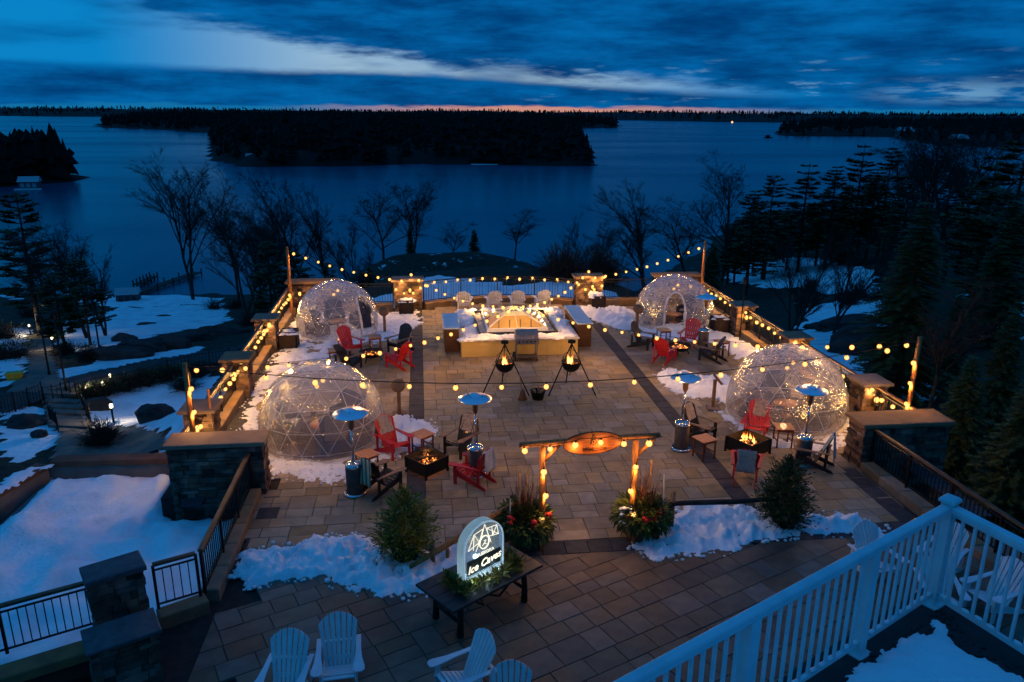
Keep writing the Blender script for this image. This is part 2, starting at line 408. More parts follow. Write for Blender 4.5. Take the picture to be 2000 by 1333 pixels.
# where snow lies (polygons in plan, found from the photograph), everything else dark earth and leaf litter
def inpoly(x, y, P):
    c = False; j = len(P) - 1
    for i in range(len(P)):
        if (P[i][1] > y) != (P[j][1] > y) and x < (P[j][0] - P[i][0]) * (y - P[i][1]) / (P[j][1] - P[i][1]) + P[i][0]: c = not c
        j = i
    return c
snow_px = [[(120, 625), (230, 600), (430, 592), (452, 625), (405, 640), (300, 655), (215, 690), (150, 690), (130, 660)],
           [(190, 700), (400, 676), (400, 690), (200, 730), (105, 745), (100, 725)],
           [(160, 770), (215, 760), (330, 735), (420, 735), (440, 900), (330, 880), (300, 840), (180, 840), (150, 800)],
           [(0, 800), (85, 790), (95, 830), (120, 860), (80, 900), (0, 900)], [(0, 700), (48, 690), (50, 725), (0, 760)],
           [(0, 550), (70, 552), (80, 575), (20, 585), (0, 580)], [(0, 650), (45, 640), (50, 680), (0, 690)],
           [(130, 590), (200, 575), (420, 582), (430, 590), (225, 600)],
           [(1425, 528), (1490, 508), (1560, 503), (1640, 508), (1710, 535), (1710, 580), (1600, 572), (1560, 560), (1500, 562), (1430, 552)],
           [(1545, 680), (1575, 605), (1640, 590), (1745, 580), (1760, 640), (1710, 690), (1660, 735), (1590, 712)],
           [(1735, 745), (1745, 728), (1830, 730), (1850, 790), (1760, 780)], [(1880, 575), (2000, 570), (2000, 625), (1890, 620)],
           [(1900, 640), (2000, 640), (2000, 670), (1905, 665)]]
snow_pl = []
for P in snow_px: snow_pl.append([(q.x, q.y) for q in (T(*p) for p in P)])
snow_pl.append([(-5, 37), (12, 37), (12, 40), (9, 43), (2, 44.5), (-5, 41)]); snow_pl.append([(14.5, 36), (16, 38), (12.5, 43), (12.5, 38)])
snow_pl.append([(-11, 37), (-4, 37.2), (-4, 42), (-11, 41)])
at = me.attributes.new('snow', 'FLOAT', 'POINT')
vals = []
bbs = [(min(p[0] for p in P), max(p[0] for p in P), min(p[1] for p in P), max(p[1] for p in P)) for P in snow_pl]
for x, y, z in _v:
    s = 0.
    jx, jy = x + 1.0 * nz(x, y, .3, 9), y + 1.0 * nz(x, y, .3, 3)
    for P, b in zip(snow_pl, bbs):
        if b[0] <= jx <= b[1] and b[2] <= jy <= b[3] and inpoly(jx, jy, P): s = 1.; break
    if s == 0: s = .30 if (x > 16 or y > 55) else .2
    if s < .5 and -12 < x < 20 and 60 < y < 92: s = .40
    if z < LAKE + .6: s = 0
    vals.append(s)
at.data.foreach_set('value', vals)
gm = bpy.data.materials.new('snowy_ground'); gm.use_nodes = True; k = N(gm.node_tree); b = gm.node_tree.nodes['Principled BSDF']
an = k.n('ShaderNodeAttribute', attribute_name='snow'); geo = k.n('ShaderNodeNewGeometry')
def _nn(sc, det=6):
    q = k.n('ShaderNodeTexNoise'); k.L(geo.outputs['Position'], q.inputs['Vector']); q.inputs['Scale'].default_value = sc; q.inputs['Detail'].default_value = det; return q.outputs[0]
n1, n2, n3 = _nn(.55), _nn(2.6), _nn(14, 3)
mask = k.m('ADD', an.outputs['Fac'], k.m('MULTIPLY_ADD', n1, .9, -.45)); mask = k.m('ADD', mask, k.m('MULTIPLY_ADD', n2, .5, -.25))
mask = k.sm(mask, .52, .60)
earth = k.mix(k.sm(n2, .4, .6), (.030, .024, .017, 1), (.055, .045, .03, 1)); earth = k.mix(k.sm(n3, .5, .6), earth, (.02, .02, .012, 1))
k.L(k.mix(mask, earth, k.mix(k.sm(n1, .4, .7), (.84, .85, .87, 1), (.66, .68, .72, 1))), b.inputs['Base Color']); b.inputs['Roughness'].default_value = .85; b.inputs['Specular IOR Level'].default_value = .15
bp = k.n('ShaderNodeBump'); bp.inputs['Strength'].default_value = .8; bp.inputs['Distance'].default_value = .12
k.L(k.m('ADD', n2, k.m('MULTIPLY', n3, .3)), bp.inputs['Height']); k.L(bp.outputs[0], b.inputs['Normal'])
me.materials.append(gm)

# ---------------------------------------------------------------- lake
wm = bpy.data.materials.new('lake_water'); wm.use_nodes = True; k = N(wm.node_tree); b = wm.node_tree.nodes['Principled BSDF']
geo = k.n('ShaderNodeNewGeometry'); mp = k.n('ShaderNodeMapping'); k.L(geo.outputs['Position'], mp.inputs[0]); mp.inputs['Scale'].default_value = (.004, .010, 1)
a = k.n('ShaderNodeTexNoise'); k.L(mp.outputs[0], a.inputs['Vector']); a.inputs['Scale'].default_value = 1; a.inputs['Detail'].default_value = 7
mp2 = k.n('ShaderNodeMapping'); k.L(geo.outputs['Position'], mp2.inputs[0]); mp2.inputs['Scale'].default_value = (.3, .8, 1)
a2 = k.n('ShaderNodeTexNoise'); k.L(mp2.outputs[0], a2.inputs['Vector']); a2.inputs['Scale'].default_value = .8; a2.inputs['Detail'].default_value = 5
k.L(k.mix(a.outputs[0], (.0005, .058, .10, 1), (.0008, .075, .135, 1)), b.inputs['Base Color'])
k.L(k.m('MULTIPLY_ADD', k.sm(a.outputs[0], .3, .75), .12, .20), b.inputs['Roughness'])
b.inputs['IOR'].default_value = 1.33
bp = k.n('ShaderNodeBump'); bp.inputs['Strength'].default_value = .16; bp.inputs['Distance'].default_value = .25
k.L(a2.outputs[0], bp.inputs['Height']); k.L(bp.outputs[0], b.inputs['Normal'])
wv = MB(); wv.add([(-9000, -50, LAKE), (9000, -50, LAKE), (9000, 9000, LAKE), (-9000, 9000, LAKE)], [(0, 1, 2, 3)])
struct(wv.build('lake_water', wm))

# ---------------------------------------------------------------- wooded islands and far shores
def blob_tree(mb, x, y, z, h, kind):
    """far-off tree: a few ragged stacked skirts"""
    n = 5; w = h * U(.17, .26) * (1 if kind else 1.35)
    lv = ((.12, 1.), (.42, .72), (.68, .42)) if kind else ((.18, .9), (.45, 1.0), (.72, .55))
    for a, ww in lv:
        o = len(mb.v); ph = U(0, 6.3)
        top = z + h * min(1, a + U(.34, .46)); zb = z + h * a
        for j in range(n):
            t = ph + 2 * math.pi * j / n; q = w * ww * U(.65, 1.25)
            mb.v.append((x + q * math.cos(t), y + q * math.sin(t), zb + h * U(-.07, .07)))
        mb.v.append((x + U(-.2, .2), y, top if kind else top - h * .06))
        for j in range(n): mb.f.append((o + j, o + (j + 1) % n, o + n)); mb.sm.append(False)
def shore(name, P, hill, n, hmin, hmax, label, step, seed, edge=30., woods='forest'):
    random.seed(seed)
    cx = sum(p[0] for p in P) / len(P); cy = sum(p[1] for p in P) / len(P)
    x0, x1, y0, y1 = min(p[0] for p in P), max(p[0] for p in P), min(p[1] for p in P), max(p[1] for p in P)
    def dist(x, y):
        d = 1e9
        for i in range(len(P)):
            ax, ay = P[i]; bx, by = P[(i + 1) % len(P)]; vx, vy = bx - ax, by - ay
            t = max(0, min(1, ((x - ax) * vx + (y - ay) * vy) / (vx * vx + vy * vy + 1e-9)))
            d = min(d, math.hypot(x - ax - t * vx, y - ay - t * vy))
        return d if inpoly(x, y, P) else -d
    def h(x, y):
        d = dist(x, y)
        return LAKE - 1 + (hill * (.75 + .5 * nz(x, y, 1.2 / edge)) * min(1, max(0, d) / edge) ** .6 + min(1.3, 1 + d * .2) if d > -5 else -1)
    nx = max(4, int((x1 - x0) / step) + 3); nyy = max(4, int((y1 - y0) / step) + 3)
    mb = MB(); vs = []; fs = []
    for i in range(nx):
        for j in range(nyy):
            x = x0 - step + i * step; y = y0 - step + j * step; vs.append((x, y, h(x, y)))
    for i in range(nx - 1):
        for j in range(nyy - 1):
            q = (i * nyy + j, (i + 1) * nyy + j, (i + 1) * nyy + j + 1, i * nyy + j + 1)
            if max(vs[t][2] for t in q) > LAKE - .5: fs.append(q)
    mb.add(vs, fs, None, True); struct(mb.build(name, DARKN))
    mt = MB(); c = 0; tries = 0
    while c < n and tries < n * 20:
        tries += 1; x, y = U(x0, x1), U(y0, y1)
        if dist(x, y) < 1.: continue
        z = h(x, y); hh = U(hmin, hmax) * (1.25 if rnd() < .06 else 1)
        blob_tree(mt, x, y, z - hh * .08, hh, rnd() < .28); c += 1
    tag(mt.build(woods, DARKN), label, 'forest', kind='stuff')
def Lk(px, py): q = G(px, py, LAKE); return (q.x, q.y)
shore('island_ground', [Lk(*p) for p in ((416, 300), (422, 314), (500, 327), (620, 324), (700, 325), (820, 320), (1000, 323), (1158, 325), (1152, 300), (1136, 285), (1134, 262), (1000, 254), (700, 252), (450, 258), (412, 262))],
      12, 3600, 6, 19, 'dark wooded island in the middle of the lake, seen as one mass of trees', 14, 3, 45)
shore('island_ground', [Lk(*p) for p in ((200, 242), (202, 250), (300, 252), (395, 259), (430, 262), (700, 258), (1000, 252), (1134, 251), (1204, 250), (1206, 244), (1000, 240), (600, 236), (300, 236))],
      12, 3200, 9, 21, 'long wooded shore behind the middle island, ending in a low point at the right', 40, 4, 90)
shore('peninsula_ground', [(-330, 330), (-250, 322), (-200, 326), (-166, 340), (-150, 362), (-152, 385), (-170, 400), (-230, 430), (-330, 460)], 5, 420, 14, 24, 'dark pines crowding the peninsula at the left edge', 9, 5, 30)
shore('far_shore_ground', [Lk(*p) for p in ((1518, 262), (1530, 266), (1740, 268), (1790, 275), (1830, 285), (2050, 290), (2400, 300), (2600, 252), (2000, 246), (1640, 247), (1530, 252))],
      11, 3200, 9, 17, 'wooded shore across the bay at the right', 30, 6, 60)
shore('far_shore_ground', [(-4300, 3300), (-2300, 3250), (-1695, 3500), (-1500, 3100), (-1150, 3000), (-900, 3500), (-300, 3600), (300, 3200), (720, 2890), (1000, 2500), (1500, 2300), (2500, 1900), (4200, 2100), (4400, 5200), (-4300, 5400)],
      26, 4200, 12, 19, 'far wooded shoreline running below the horizon', 130, 8, 350)
shore('far_islet_ground', [(-1800, 3000), (-1560, 2990), (-1530, 3040), (-1790, 3060)], 6, 120, 10, 16, 'small dark islet in front of the far shore at left', 25, 9, 30)

# ================================================================ terrace
CX = 3.63                       # the terrace is symmetrical about this line
A0 = R(24.5)                    # the forecourt paving is turned by this angle
XL, XR = -5.85, 13.1
def arc_y(x):                   # back edge of the terrace: gentle outward bow between the two gate pillars
    return 35.55 + (1.0 * (1 - ((x - CX) / 3.6) ** 2) if abs(x - CX) < 3.6 else 0)
slab = MB()
slab.box(XL - .6, 17.6, -3.6, 2.4, 35.9, -.06); slab.box(4.86, 17.6, -3.6, XR + .6, 35.9, -.06); slab.box(2.4, 17.6, -3.6, 4.86, 28.6, -.06); slab.box(2.4, 31.4, -3.6, 4.86, 35.9, -.06); slab.box(-4.42, 14.0, -3.6, 11.75, 17.6, -.061)
slab.prism([(-.2, 35.8), (7.46, 35.8)] + [(CX + 3.7 * math.cos(t), 35.85 + 1.15 * math.sin(t)) for t in [math.pi * i / 12 for i in range(1, 12)]], 3.5, Matrix.Translation((0, 0, -3.57)))
slab.prism([(-4.45, 14.0), (-4.45, 13.2), (-5.0, 12.4), (-4.6, 10.9), (-4.2, 2), (13, 2), (13, 14.0)], 3.5, Matrix.Translation((0, 0, -3.565)))
floor = struct(slab.build('terrace_floor', JOINT))
# paving: courses of random-length pavers; each paver is a bevelled block
PV = {}
def paver_mesh(w_, l_, m):
    key = (round(w_, 3), round(l_, 3), m.name)
    if key not in PV:
        mb = MB(); mb.box(-w_ / 2 + .006, -l_ / 2 + .006, -.055, w_ / 2 - .006, l_ / 2 - .006, 0, ch=.006); PV[key] = mb.mesh('paver', m)
    return PV[key]
def in_floor_main(x, y): return XL + .05 < x < XR - .05 and 14.55 < y and y < arc_y(x) - .15
skyl = (1.39, 27.85, 5.87, 32.25)
strips = [(-.53, -.07), (7.33, 7.79)]
items = []
random.seed(21)
u = .0
# main terrace: courses run along x, broken by the charcoal strips
def courses(y0, y1, xa, xb, M, keep, m, k_=1.):
    y = y0
    while y < y1:
        d = k_ * random.choice((.44, .44, .56, .66))
        x = xa
        while x < xb:
            wd = k_ * random.choice((.44, .44, .66, .66, .56, .88 if d < .5 * k_ else .66)); wd = min(wd, xb - x)
            if xb - x - wd < .25: wd = xb - x
            if d > .6 * k_ and wd <= .67 * k_ and rnd() < .35:
                for (yy, dd) in ((y, d / 2), (y + d / 2, d / 2)):
                    items.append((x + wd / 2, yy + dd / 2, wd, dd, M, keep, m))
            else: items.append((x + wd / 2, y + d / 2, wd, d, M, keep, m))
            x += wd
        y += d
for xa, xb in ((XL + .5, strips[0][0]), (strips[0][1], strips[1][0]), (strips[1][1], XR - .5)):
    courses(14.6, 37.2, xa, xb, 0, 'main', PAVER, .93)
def dark_run(p0, p1, wd):
    p0, p1 = Vector(p0), Vector(p1); L_ = (p1 - p0).length; n = max(1, round(L_ / .5)); an = math.atan2(p1.y - p0.y, p1.x - p0.x)
    for i in range(n):
        c = p0 + (p1 - p0) * ((i + .5) / n); items.append((c.x, c.y, L_ / n, wd, an, 'dark', PAVER_D))
for a_, b_ in strips: dark_run(((a_ + b_) / 2, 14.6, 0), ((a_ + b_) / 2, 35.4, 0), .46)
for x in (XL + .25, XR - .25): dark_run((x, 14.6, 0), (x, 35.4, 0), .5)
dark_run((-4.2, 14.33, 0), (11.5, 14.33, 0), .5)
# forecourt, turned
M2 = Matrix.Translation((2.3, 13.64, 0)) @ Matrix.Rotation(A0, 4, 'Z')
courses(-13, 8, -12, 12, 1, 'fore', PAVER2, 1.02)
FORE = [(-4.0, 14.05), (-3.95, 13.0), (-4.55, 12.35), (-4.2, 10.8), (-3.9, 5.0), (3, 2.2), (12.9, 2.2), (12.9, 14.05)]
pl = []
def clip(P, n, c):
    o = []
    for i in range(len(P)):
        a, b = P[i], P[(i + 1) % len(P)]; da, db = n[0] * a[0] + n[1] * a[1] - c, n[0] * b[0] + n[1] * b[1] - c
        if da <= 0: o.append(a)
        if (da < 0) != (db < 0) and abs(da - db) > 1e-9: t = da / (da - db); o.append((a[0] + (b[0] - a[0]) * t, a[1] + (b[1] - a[1]) * t))
    return o
for (x, y, wd, d, M, keep, m) in items:
    if keep == 'fore':
        hw, hd = wd / 2 - .006, d / 2 - .006; c = M2 @ Vector((x, y, 0))
        q = [tuple((M2 @ Vector((x + sx * hw, y + sy * hd, 0)))[:2]) for sx, sy in ((-1, -1), (1, -1), (1, 1), (-1, 1))]
        q2 = clip(q, (0, 1), 14.06)
        if len(q2) > 2: q2 = clip(q2, (-1, 0), 4.0)
        if len(q2) > 2: q2 = clip(q2, (-.38, .93), .93 * 12.7 + .38 * 4.2) if c.x < -3.2 else q2
        if len(q2) < 3: continue
        ar_ = abs(sum(q2[i][0] * q2[(i + 1) % len(q2)][1] - q2[(i + 1) % len(q2)][0] * q2[i][1] for i in range(len(q2)))) / 2
        if ar_ < .012 or c.y < 2.4 or c.x > 12.6 or (c.x < -4.6 ): continue
        cut = len(q2) != 4 or ar_ < 4 * hw * hd * .985
        pl.append(((c - Vector((0, 0, CAM_H))).length, c, wd, d, A0, m, q2 if cut else None)); continue
    p = Vector((x, y, 0)); ang = M if keep == 'dark' else 0
    if keep == 'main':
        if y + d / 2 > arc_y(x) - .1: continue
        if skyl[0] + .3 < x < skyl[2] - .3 and skyl[1] + .3 < y < skyl[3] - .3: continue
        if y < 18.0 and (x < -4.0 or x > 11.3): continue
    elif x < -4.0 and y < 17.2 and keep == 'dark': continue
    pl.append(((p - Vector((0, 0, CAM_H))).length, p, wd, d, ang, m, None))
# side band of charcoal pavers inside the low front parapets
for x in (-3.72, 11.0):
    for i in range(5): pl.append((16 + i, Vector((x, 14.85 + .55 * i, 0)), .5, .55, 0, PAVER_D, None))
def seen(p):
    q = Mc.to_3x3().transposed() @ (p - Vector((0, 0, CAM_H)))
    if q.z > -.5: return None
    X, Y_ = 1000 + 1500 * q.x / -q.z, 666.5 - 1500 * q.y / -q.z
    return (X, Y_)
pl.sort(key=lambda t: t[0]); cnt = 0; rest = {}
for dist_, p, wd, d, ang, m, cutp in pl:
    s_ = seen(p); vis = s_ and -20 < s_[0] < 2020 and s_[1] < 1350 and not (p.x > 1.8 and p.y < 8.2)
    zz = U(-.004, .004)
    if cutp:
        cp = [(a[0] - p.x, a[1] - p.y) for a in cutp]
        if vis and cnt < 292:
            cm = MB(); cm.prism(cp, .055); inst(cm.mesh('paver', m), 'paver', floor, (p.x, p.y, zz - .055)); cnt += 1
        elif vis: rest.setdefault(m.name, MB()).prism(cp, .055, Matrix.Translation((p.x, p.y, zz - .055)))
        continue
    if vis and cnt < 292:
        o = inst(paver_mesh(wd, d, m), 'paver', floor, (p.x, p.y, zz), (0, 0, ang + U(-.004, .004))); cnt += 1
    elif s_ is None or (s_[1] > 1500): continue
    else:
        r_ = rest.setdefault(m.name, MB()); r_.box(-wd / 2 + .006, -d / 2 + .006, -.055, wd / 2 - .006, d / 2 - .006, 0, Matrix.Translation((p.x, p.y, zz)) @ Matrix.Rotation(ang, 4, 'Z'), ch=.006)
for nm, r_ in rest.items(): r_.build('paving', MATS[nm], floor, kind='stuff')

# ---------------------------------------------------------------- stone-clad masses
def stone_face(add, L_, H_, M, row=(.07, .16), ln=(.16, .5), dep=.07):
    """stacked fieldstone over a face: local x 0..L, z 0..H, outward -y"""
    z = 0
    while z < H_ - .03:
        h = min(U(*row), H_ - z)
        if H_ - z - h < .04: h = H_ - z
        x = 0
        while x < L_ - .01:
            l_ = min(U(*ln), L_ - x)
            if L_ - x - l_ < .1: l_ = L_ - x
            add(x, z, l_, h, U(.005, dep), M); x += l_
        z += h
def stone_mass(root, x0, y0, x1, y1, z0, z1, single, M=None, cap=.1, over=.08, capm=CAP):
    """rubble core + stones (+ cap); single: each stone an object"""
    M = M or Matrix.Identity(4)
    co = MB(); co.box(x0 + .05, y0 + .05, z0, x1 - .05, y1 - .05, z1, M); core = co.build('core', STONE, root)
    mb = MB()
    def add(x, z, l_, h, dp, Mf):
        g = .006
        if single:
            b_ = MB(); b_.box(x + g, -dp, z + g, x + l_ - g, .08, z + h - g, M @ Mf, ch=0)
            # soften the outer face
            b_.build('stone', STONE, root)
        else: mb.box(x + g, -dp, z + g, x + l_ - g, .08, z + h - g, M @ Mf)
    T_ = Matrix.Translation; Z = lambda a: Matrix.Rotation(a, 4, 'Z')
    stone_face(add, x1 - x0, z1 - z0, T_((x0, y0 + .05, z0)))
    stone_face(add, y1 - y0, z1 - z0, T_((x1 - .05, y0, z0)) @ Z(R(90)))
    stone_face(add, y1 - y0, z1 - z0, T_((x0 + .05, y1, z0)) @ Z(R(-90)))
    if not single: stone_face(add, x1 - x0, z1 - z0, T_((x1, y1 - .05, z0)) @ Z(R(180)))
    if not single: mb.build('stone_cladding', STONE, root, kind='stuff')
    if cap:
        c = MB(); c.box(x0 - over, y0 - over, z1 + .002, x1 + over, y1 + over, z1 + cap, M, ch=.02); c.build('cap', capm, root)
    return root
random.seed(31)
wl = thing('stone_wall', (0, 0, 0), 0, 'broad stacked-stone wall end with tan cap at the left front corner of the terrace', 'stone wall')
stone_mass(wl, -6.12, 17.45, -3.92, 18.1, -.6, 1.3, True)
wr = thing('stone_wall', (0, 0, 0), 0, 'broad stacked-stone wall end with tan cap at the right front corner of the terrace', 'stone wall')
stone_mass(wr, 11.35, 17.3, 13.75, 18.1, -.6, 1.15, True)
def lantern_parts(root, x, y, z, dxy, e=9.):
    """small wall lantern: frame, glass, glowing bulb"""
    f = MB(); X, Y_ = x + dxy[0] * .09, y + dxy[1] * .09
    for sx in (-1, 1):
        for sy in (-1, 1): f.cbox(X + sx * .07, Y_ + sy * .07, z, .014, .014, .3)
    f.cbox(X, Y_, z - .15, .17, .17, .02); f.lathe([(.13, .15), (.05, .23), (.01, .25)], 8, Matrix.Translation((X, Y_, z))); f.cbox(x + dxy[0] * .03, y + dxy[1] * .03, z + .05, .05, .05, .05)
    o = f.build('wall_lantern', IRON, root); g = MB(); g.ico((X, Y_, z), .075, 2, sc=(1, 1, 1.3)); g.build('lantern_glass', BULB, o)
    lamp('lantern_light', (X + dxy[0] * .11, Y_ + dxy[1] * .11, z + .02), e, WARM, o, .05)
pillar_spots = [(-6.05, 20.2, 'front pillar of the left parapet, lantern lit, nearest the tall pole'), (-6.05, 24.6, 'middle pillar of the left parapet with a glowing lantern'), (-6.05, 29.6, 'rear pillar of the left parapet with a glowing lantern'),
                (13.3, 20.4, 'front pillar of the right parapet behind the broad wall end'), (13.3, 25.2, 'middle pillar of the right parapet with a glowing lantern'), (13.3, 29.9, 'rear pillar of the right parapet beside the dark square planter')]
for (x, y, lb) in pillar_spots:
    t = thing('stone_pillar', (x, y, 0), 0, 'square stone ' + lb, 'pillar', 'stone pillars along the side parapets')
    stone_mass(t, -.38, -.38, .38, .38, -.4, 1.25, False, cap=.09, over=.1)
    if x < 0: lantern_parts(t, .0, -.4, .85, (0, -1), 18.)
    else: lantern_parts(t, -.02, -.4, .85, (0, -1), 14.)
for (x0, x1, lb) in ((-1.35, -.05, 'left'), (7.31, 8.61, 'right')):
    t = thing('stone_pillar', ((x0 + x1) / 2, 35.7, 0), 0, 'wide stone pillar at the %s end of the curved lakeside railing' % lb, 'pillar', 'wide stone pillars by the lakeside railing')
    stone_mass(t, -.65, -.35, .65, .35, -.4, 1.35, False, cap=.1, over=.1)
    lantern_parts(t, .1, -.38, .95, (0, -1), 2.5)
for (x0, x1, lb) in ((-6.2, -3.9, 'left'), (11.2, 13.4, 'right')):
    t = thing('stone_wall', ((x0 + x1) / 2, 35.6, 0), 0, 'low stone wall behind the rear %s clear dome' % lb, 'stone wall', 'corner walls behind the rear domes')
    stone_mass(t, -1.1, -.3, 1.1, .3, -.4, 1.35, False, cap=.1, over=.1)
    lantern_parts(t, -.55 if lb == 'left' else .6, -.33, .9, (0, -1), 12.)
# curbs
def curb_run(root, p0, p1, wd, z1, seg=.9, m=CURB, z0=-.3):
    p0, p1 = Vector(p0), Vector(p1); L_ = (p1 - p0).length; n = max(1, round(L_ / seg)); an = math.atan2(p1.y - p0.y, p1.x - p0.x)
    me_ = MB(); me_.box(-L_ / n / 2 + .004, -wd / 2, z0, L_ / n / 2 - .004, wd / 2, z1, ch=.02); me_ = me_.mesh('curb_stone', m)
    for i in range(n):
        c = p0 + (p1 - p0) * ((i + .5) / n); inst(me_, 'curb_stone', root, (c.x, c.y, 0), (0, 0, an))
cl = thing('curb', (0, 0, 0), 0, 'long low stone curb carrying the left side railing and its pillars', 'curb')
curb_run(cl, (-6.1, 18.15, 0), (-6.1, 35.2, 0), .55, .28)
cr = thing('curb', (0, 0, 0), 0, 'long low stone curb carrying the right side railing and its pillars', 'curb')
curb_run(cr, (13.35, 18.15, 0), (13.35, 35.2, 0), .55, .28)
cb = thing('curb', (0, 0, 0), 0, 'curved low curb under the lakeside railing behind the white chairs', 'curb')
ar = [Vector((CX + 3.6 * t, arc_y(CX + 3.6 * t) + .1, 0)) for t in [i / 6 - 1 for i in range(13)]]
for a_, b_ in zip(ar[:-1], ar[1:]): curb_run(cb, a_, b_, .45, .25, .7)
for xa, xb in ((-3.9, -1.4), (8.65, 11.2)): curb_run(cb, (xa, 35.7, 0), (xb, 35.7, 0), .45, .25)
cf = thing('curb', (0, 0, 0), 0, 'pale stone curb under the near left railing, bending at the snow roof corner', 'curb')
curb_run(cf, (-4.2, 17.4, 0), (-4.2, 13.25, 0), .34, .2, .8); curb_run(cf, (-4.2, 13.05, 0), (-4.95, 12.62, 0), .34, .2, .8)
cg = thing('curb', (0, 0, 0), 0, 'pale stone curb under the near right railing beside the dark trees', 'curb')
curb_run(cg, (11.5, 17.25, 0), (12.0, 2.5, 0), .36, .2, .8)

# ---------------------------------------------------------------- railings
def railing(p0, p1, label, single=True, h=1.05, zb=.28, rail_m=RAILW, gap=.125, posts=1.5, end=(1, 1), name='railing', root=None, cap_w=.1):
    t = root or thing(name, (0, 0, 0), 0, label, 'railing')
    p0, p1 = Vector(p0), Vector(p1); d = p1 - p0; L_ = d.length; an = math.atan2(d.y, d.x)
    M = Matrix.Translation(p0) @ Matrix.Rotation(an, 4, 'Z'); sl = d.z / math.hypot(d.x, d.y)
    n = max(1, round(L_ / posts))
    pm = MB(); pm.box(-.025, -.025, zb, .025, .025, h - .03); pm = pm.mesh('post', IRON)
    for i in range(n + 1):
        if (i == 0 and not end[0]) or (i == n and not end[1]): continue
        q = M @ Vector((L_ * i / n, 0, 0)); inst(pm, 'post', t, q, (0, 0, an))
    mb = MB(); mb.box(0, -cap_w / 2, h - .03, L_, cap_w / 2, h + .02, M, ch=.01); mb.build('handrail', rail_m, t)
    mb = MB(); mb.box(0, -.014, zb + .07, L_, .014, zb + .1, M); mb.build('rail_bar', IRON, t); mb = MB(); mb.box(0, -.014, h - .14, L_, .014, h - .11, M); mb.build('rail_bar', IRON, t)
    k_ = int(L_ / gap); bm = MB(); bm.box(-.009, -.009, zb + .101, .009, .009, h - .141)
    if single:
        b_ = bm.mesh('baluster', IRON)
        for i in range(1, k_): q = M @ Vector((i * L_ / k_, 0, 0)); inst(b_, 'baluster', t, q, (0, 0, an))
    else:
        al = MB()
        for i in range(1, k_): al.box(i * L_ / k_ - .009, -.009, zb + .101, i * L_ / k_ + .009, .009, h - .141, M)
        al.build('balusters', IRON, t, kind='stuff')
    return t
railing((-4.25, 17.42, 0), (-4.25, 13.16, 0), 'iron railing with brown handrail between the snow roof and the paving', h=1.12, zb=.2)
railing((-4.32, 13.08, 0), (-4.98, 12.77, 0), 'short iron railing between the snow roof corner and the near stone pillar', h=1.12, zb=.2, posts=.8)
railing((-5.86, 12.36, 0), (-9.6, 10.6, 0), 'iron railing with dark handrail at the lower left, left of the near stone pillar', h=1.12, zb=.2)
railing((11.6, 17.25, 0), (12.1, 2.6, 0), 'long iron railing with brown handrail running down the right side from the right wall end', h=1.12, zb=.2)
side = {'left': (-6.1, [(18.2, 19.8), (20.6, 24.2), (25.0, 29.2), (30.0, 35.2)]), 'right': (13.35, [(18.2, 20.0), (20.8, 24.8), (25.6, 29.5), (30.3, 35.2)])}
nm_ = ['beside the broad front wall end', 'between the front and middle pillars', 'between the middle and rear pillars', 'behind the rear pillar, next to the rear dome']
for s_, (x, rs) in side.items():
    for i, (ya, yb) in enumerate(rs):
        railing((x, ya, 0), (x, yb, 0), 'iron side railing on the %s curb %s' % (s_, nm_[i]), single=False, h=1.2, zb=.28)
bk = thing('railing', (0, 0, 0), 0, 'curved iron railing on the lake side behind four white chairs', 'railing')
for i, (a_, b_) in enumerate(zip(ar[:-1], ar[1:])): railing(a_, b_, '', single=False, h=1.25, zb=.25, root=bk, rail_m=IRON, posts=3, end=(i % 3 == 0, 0), cap_w=.05)
railing((-3.9, 35.7, 0), (-1.4, 35.7, 0), 'short iron railing between the rear left dome and the left wide pillar', single=False, h=1.2, zb=.25, rail_m=IRON, cap_w=.05)
railing((8.65, 35.7, 0), (11.2, 35.7, 0), 'short iron railing between the right wide pillar and the rear right dome', single=False, h=1.2, zb=.25, rail_m=IRON, cap_w=.05)

# ---------------------------------------------------------------- snow-covered roof at the left, lower walls
rf = MB(); rf.prism([(-10.25, 20.4), (-10.6, 9), (-4.3, 9.0), (-4.45, 13.0), (-4.35, 17.9), (-6.0, 17.9), (-6.3, 20.2)], 2.6, Matrix.Translation((0, 0, -3.3)))
rfo = rf.build('flat_roof', CONC); tag(rfo, 'low flat roof terrace buried in snow at the left of the paving', 'roof')
def coping(p0, p1, z0, z1, wd, label, m=CAP, name='parapet'):
    t = thing(name, (0, 0, 0), 0, label, 'parapet'); p0, p1 = Vector(p0), Vector(p1); d = p1 - p0
    M = Matrix.Translation(p0) @ Matrix.Rotation(math.atan2(d.y, d.x), 4, 'Z')
    w1 = MB(); w1.box(0, -wd * .36, -3.4, d.length, wd * .36, z0, M); w1.build('wall', CONC, t)
    n = max(1, round(d.length / 1.6)); 
    for i in range(n):
        c = MB(); c.box(d.length * i / n + .004, -wd / 2, z0 + .002, d.length * (i + 1) / n - .004, wd / 2, z1, M, ch=.015); c.build('coping_stone', m, t)
BRN = mat('brown_coping', (.15, .075, .045), .7, (.10, .05, .03), 2, bump=.3)
coping((-10.1, 20.35, 0), (-6.2, 20.2, 0), -.28, -.12, .42, 'brown coped parapet along the far edge of the snow roof', BRN)
coping((-10.3, 20.2, 0), (-12.2, 14.5, 0), -.34, -.18, .4, 'snowy parapet running down the left edge of the snow roof', BRN)
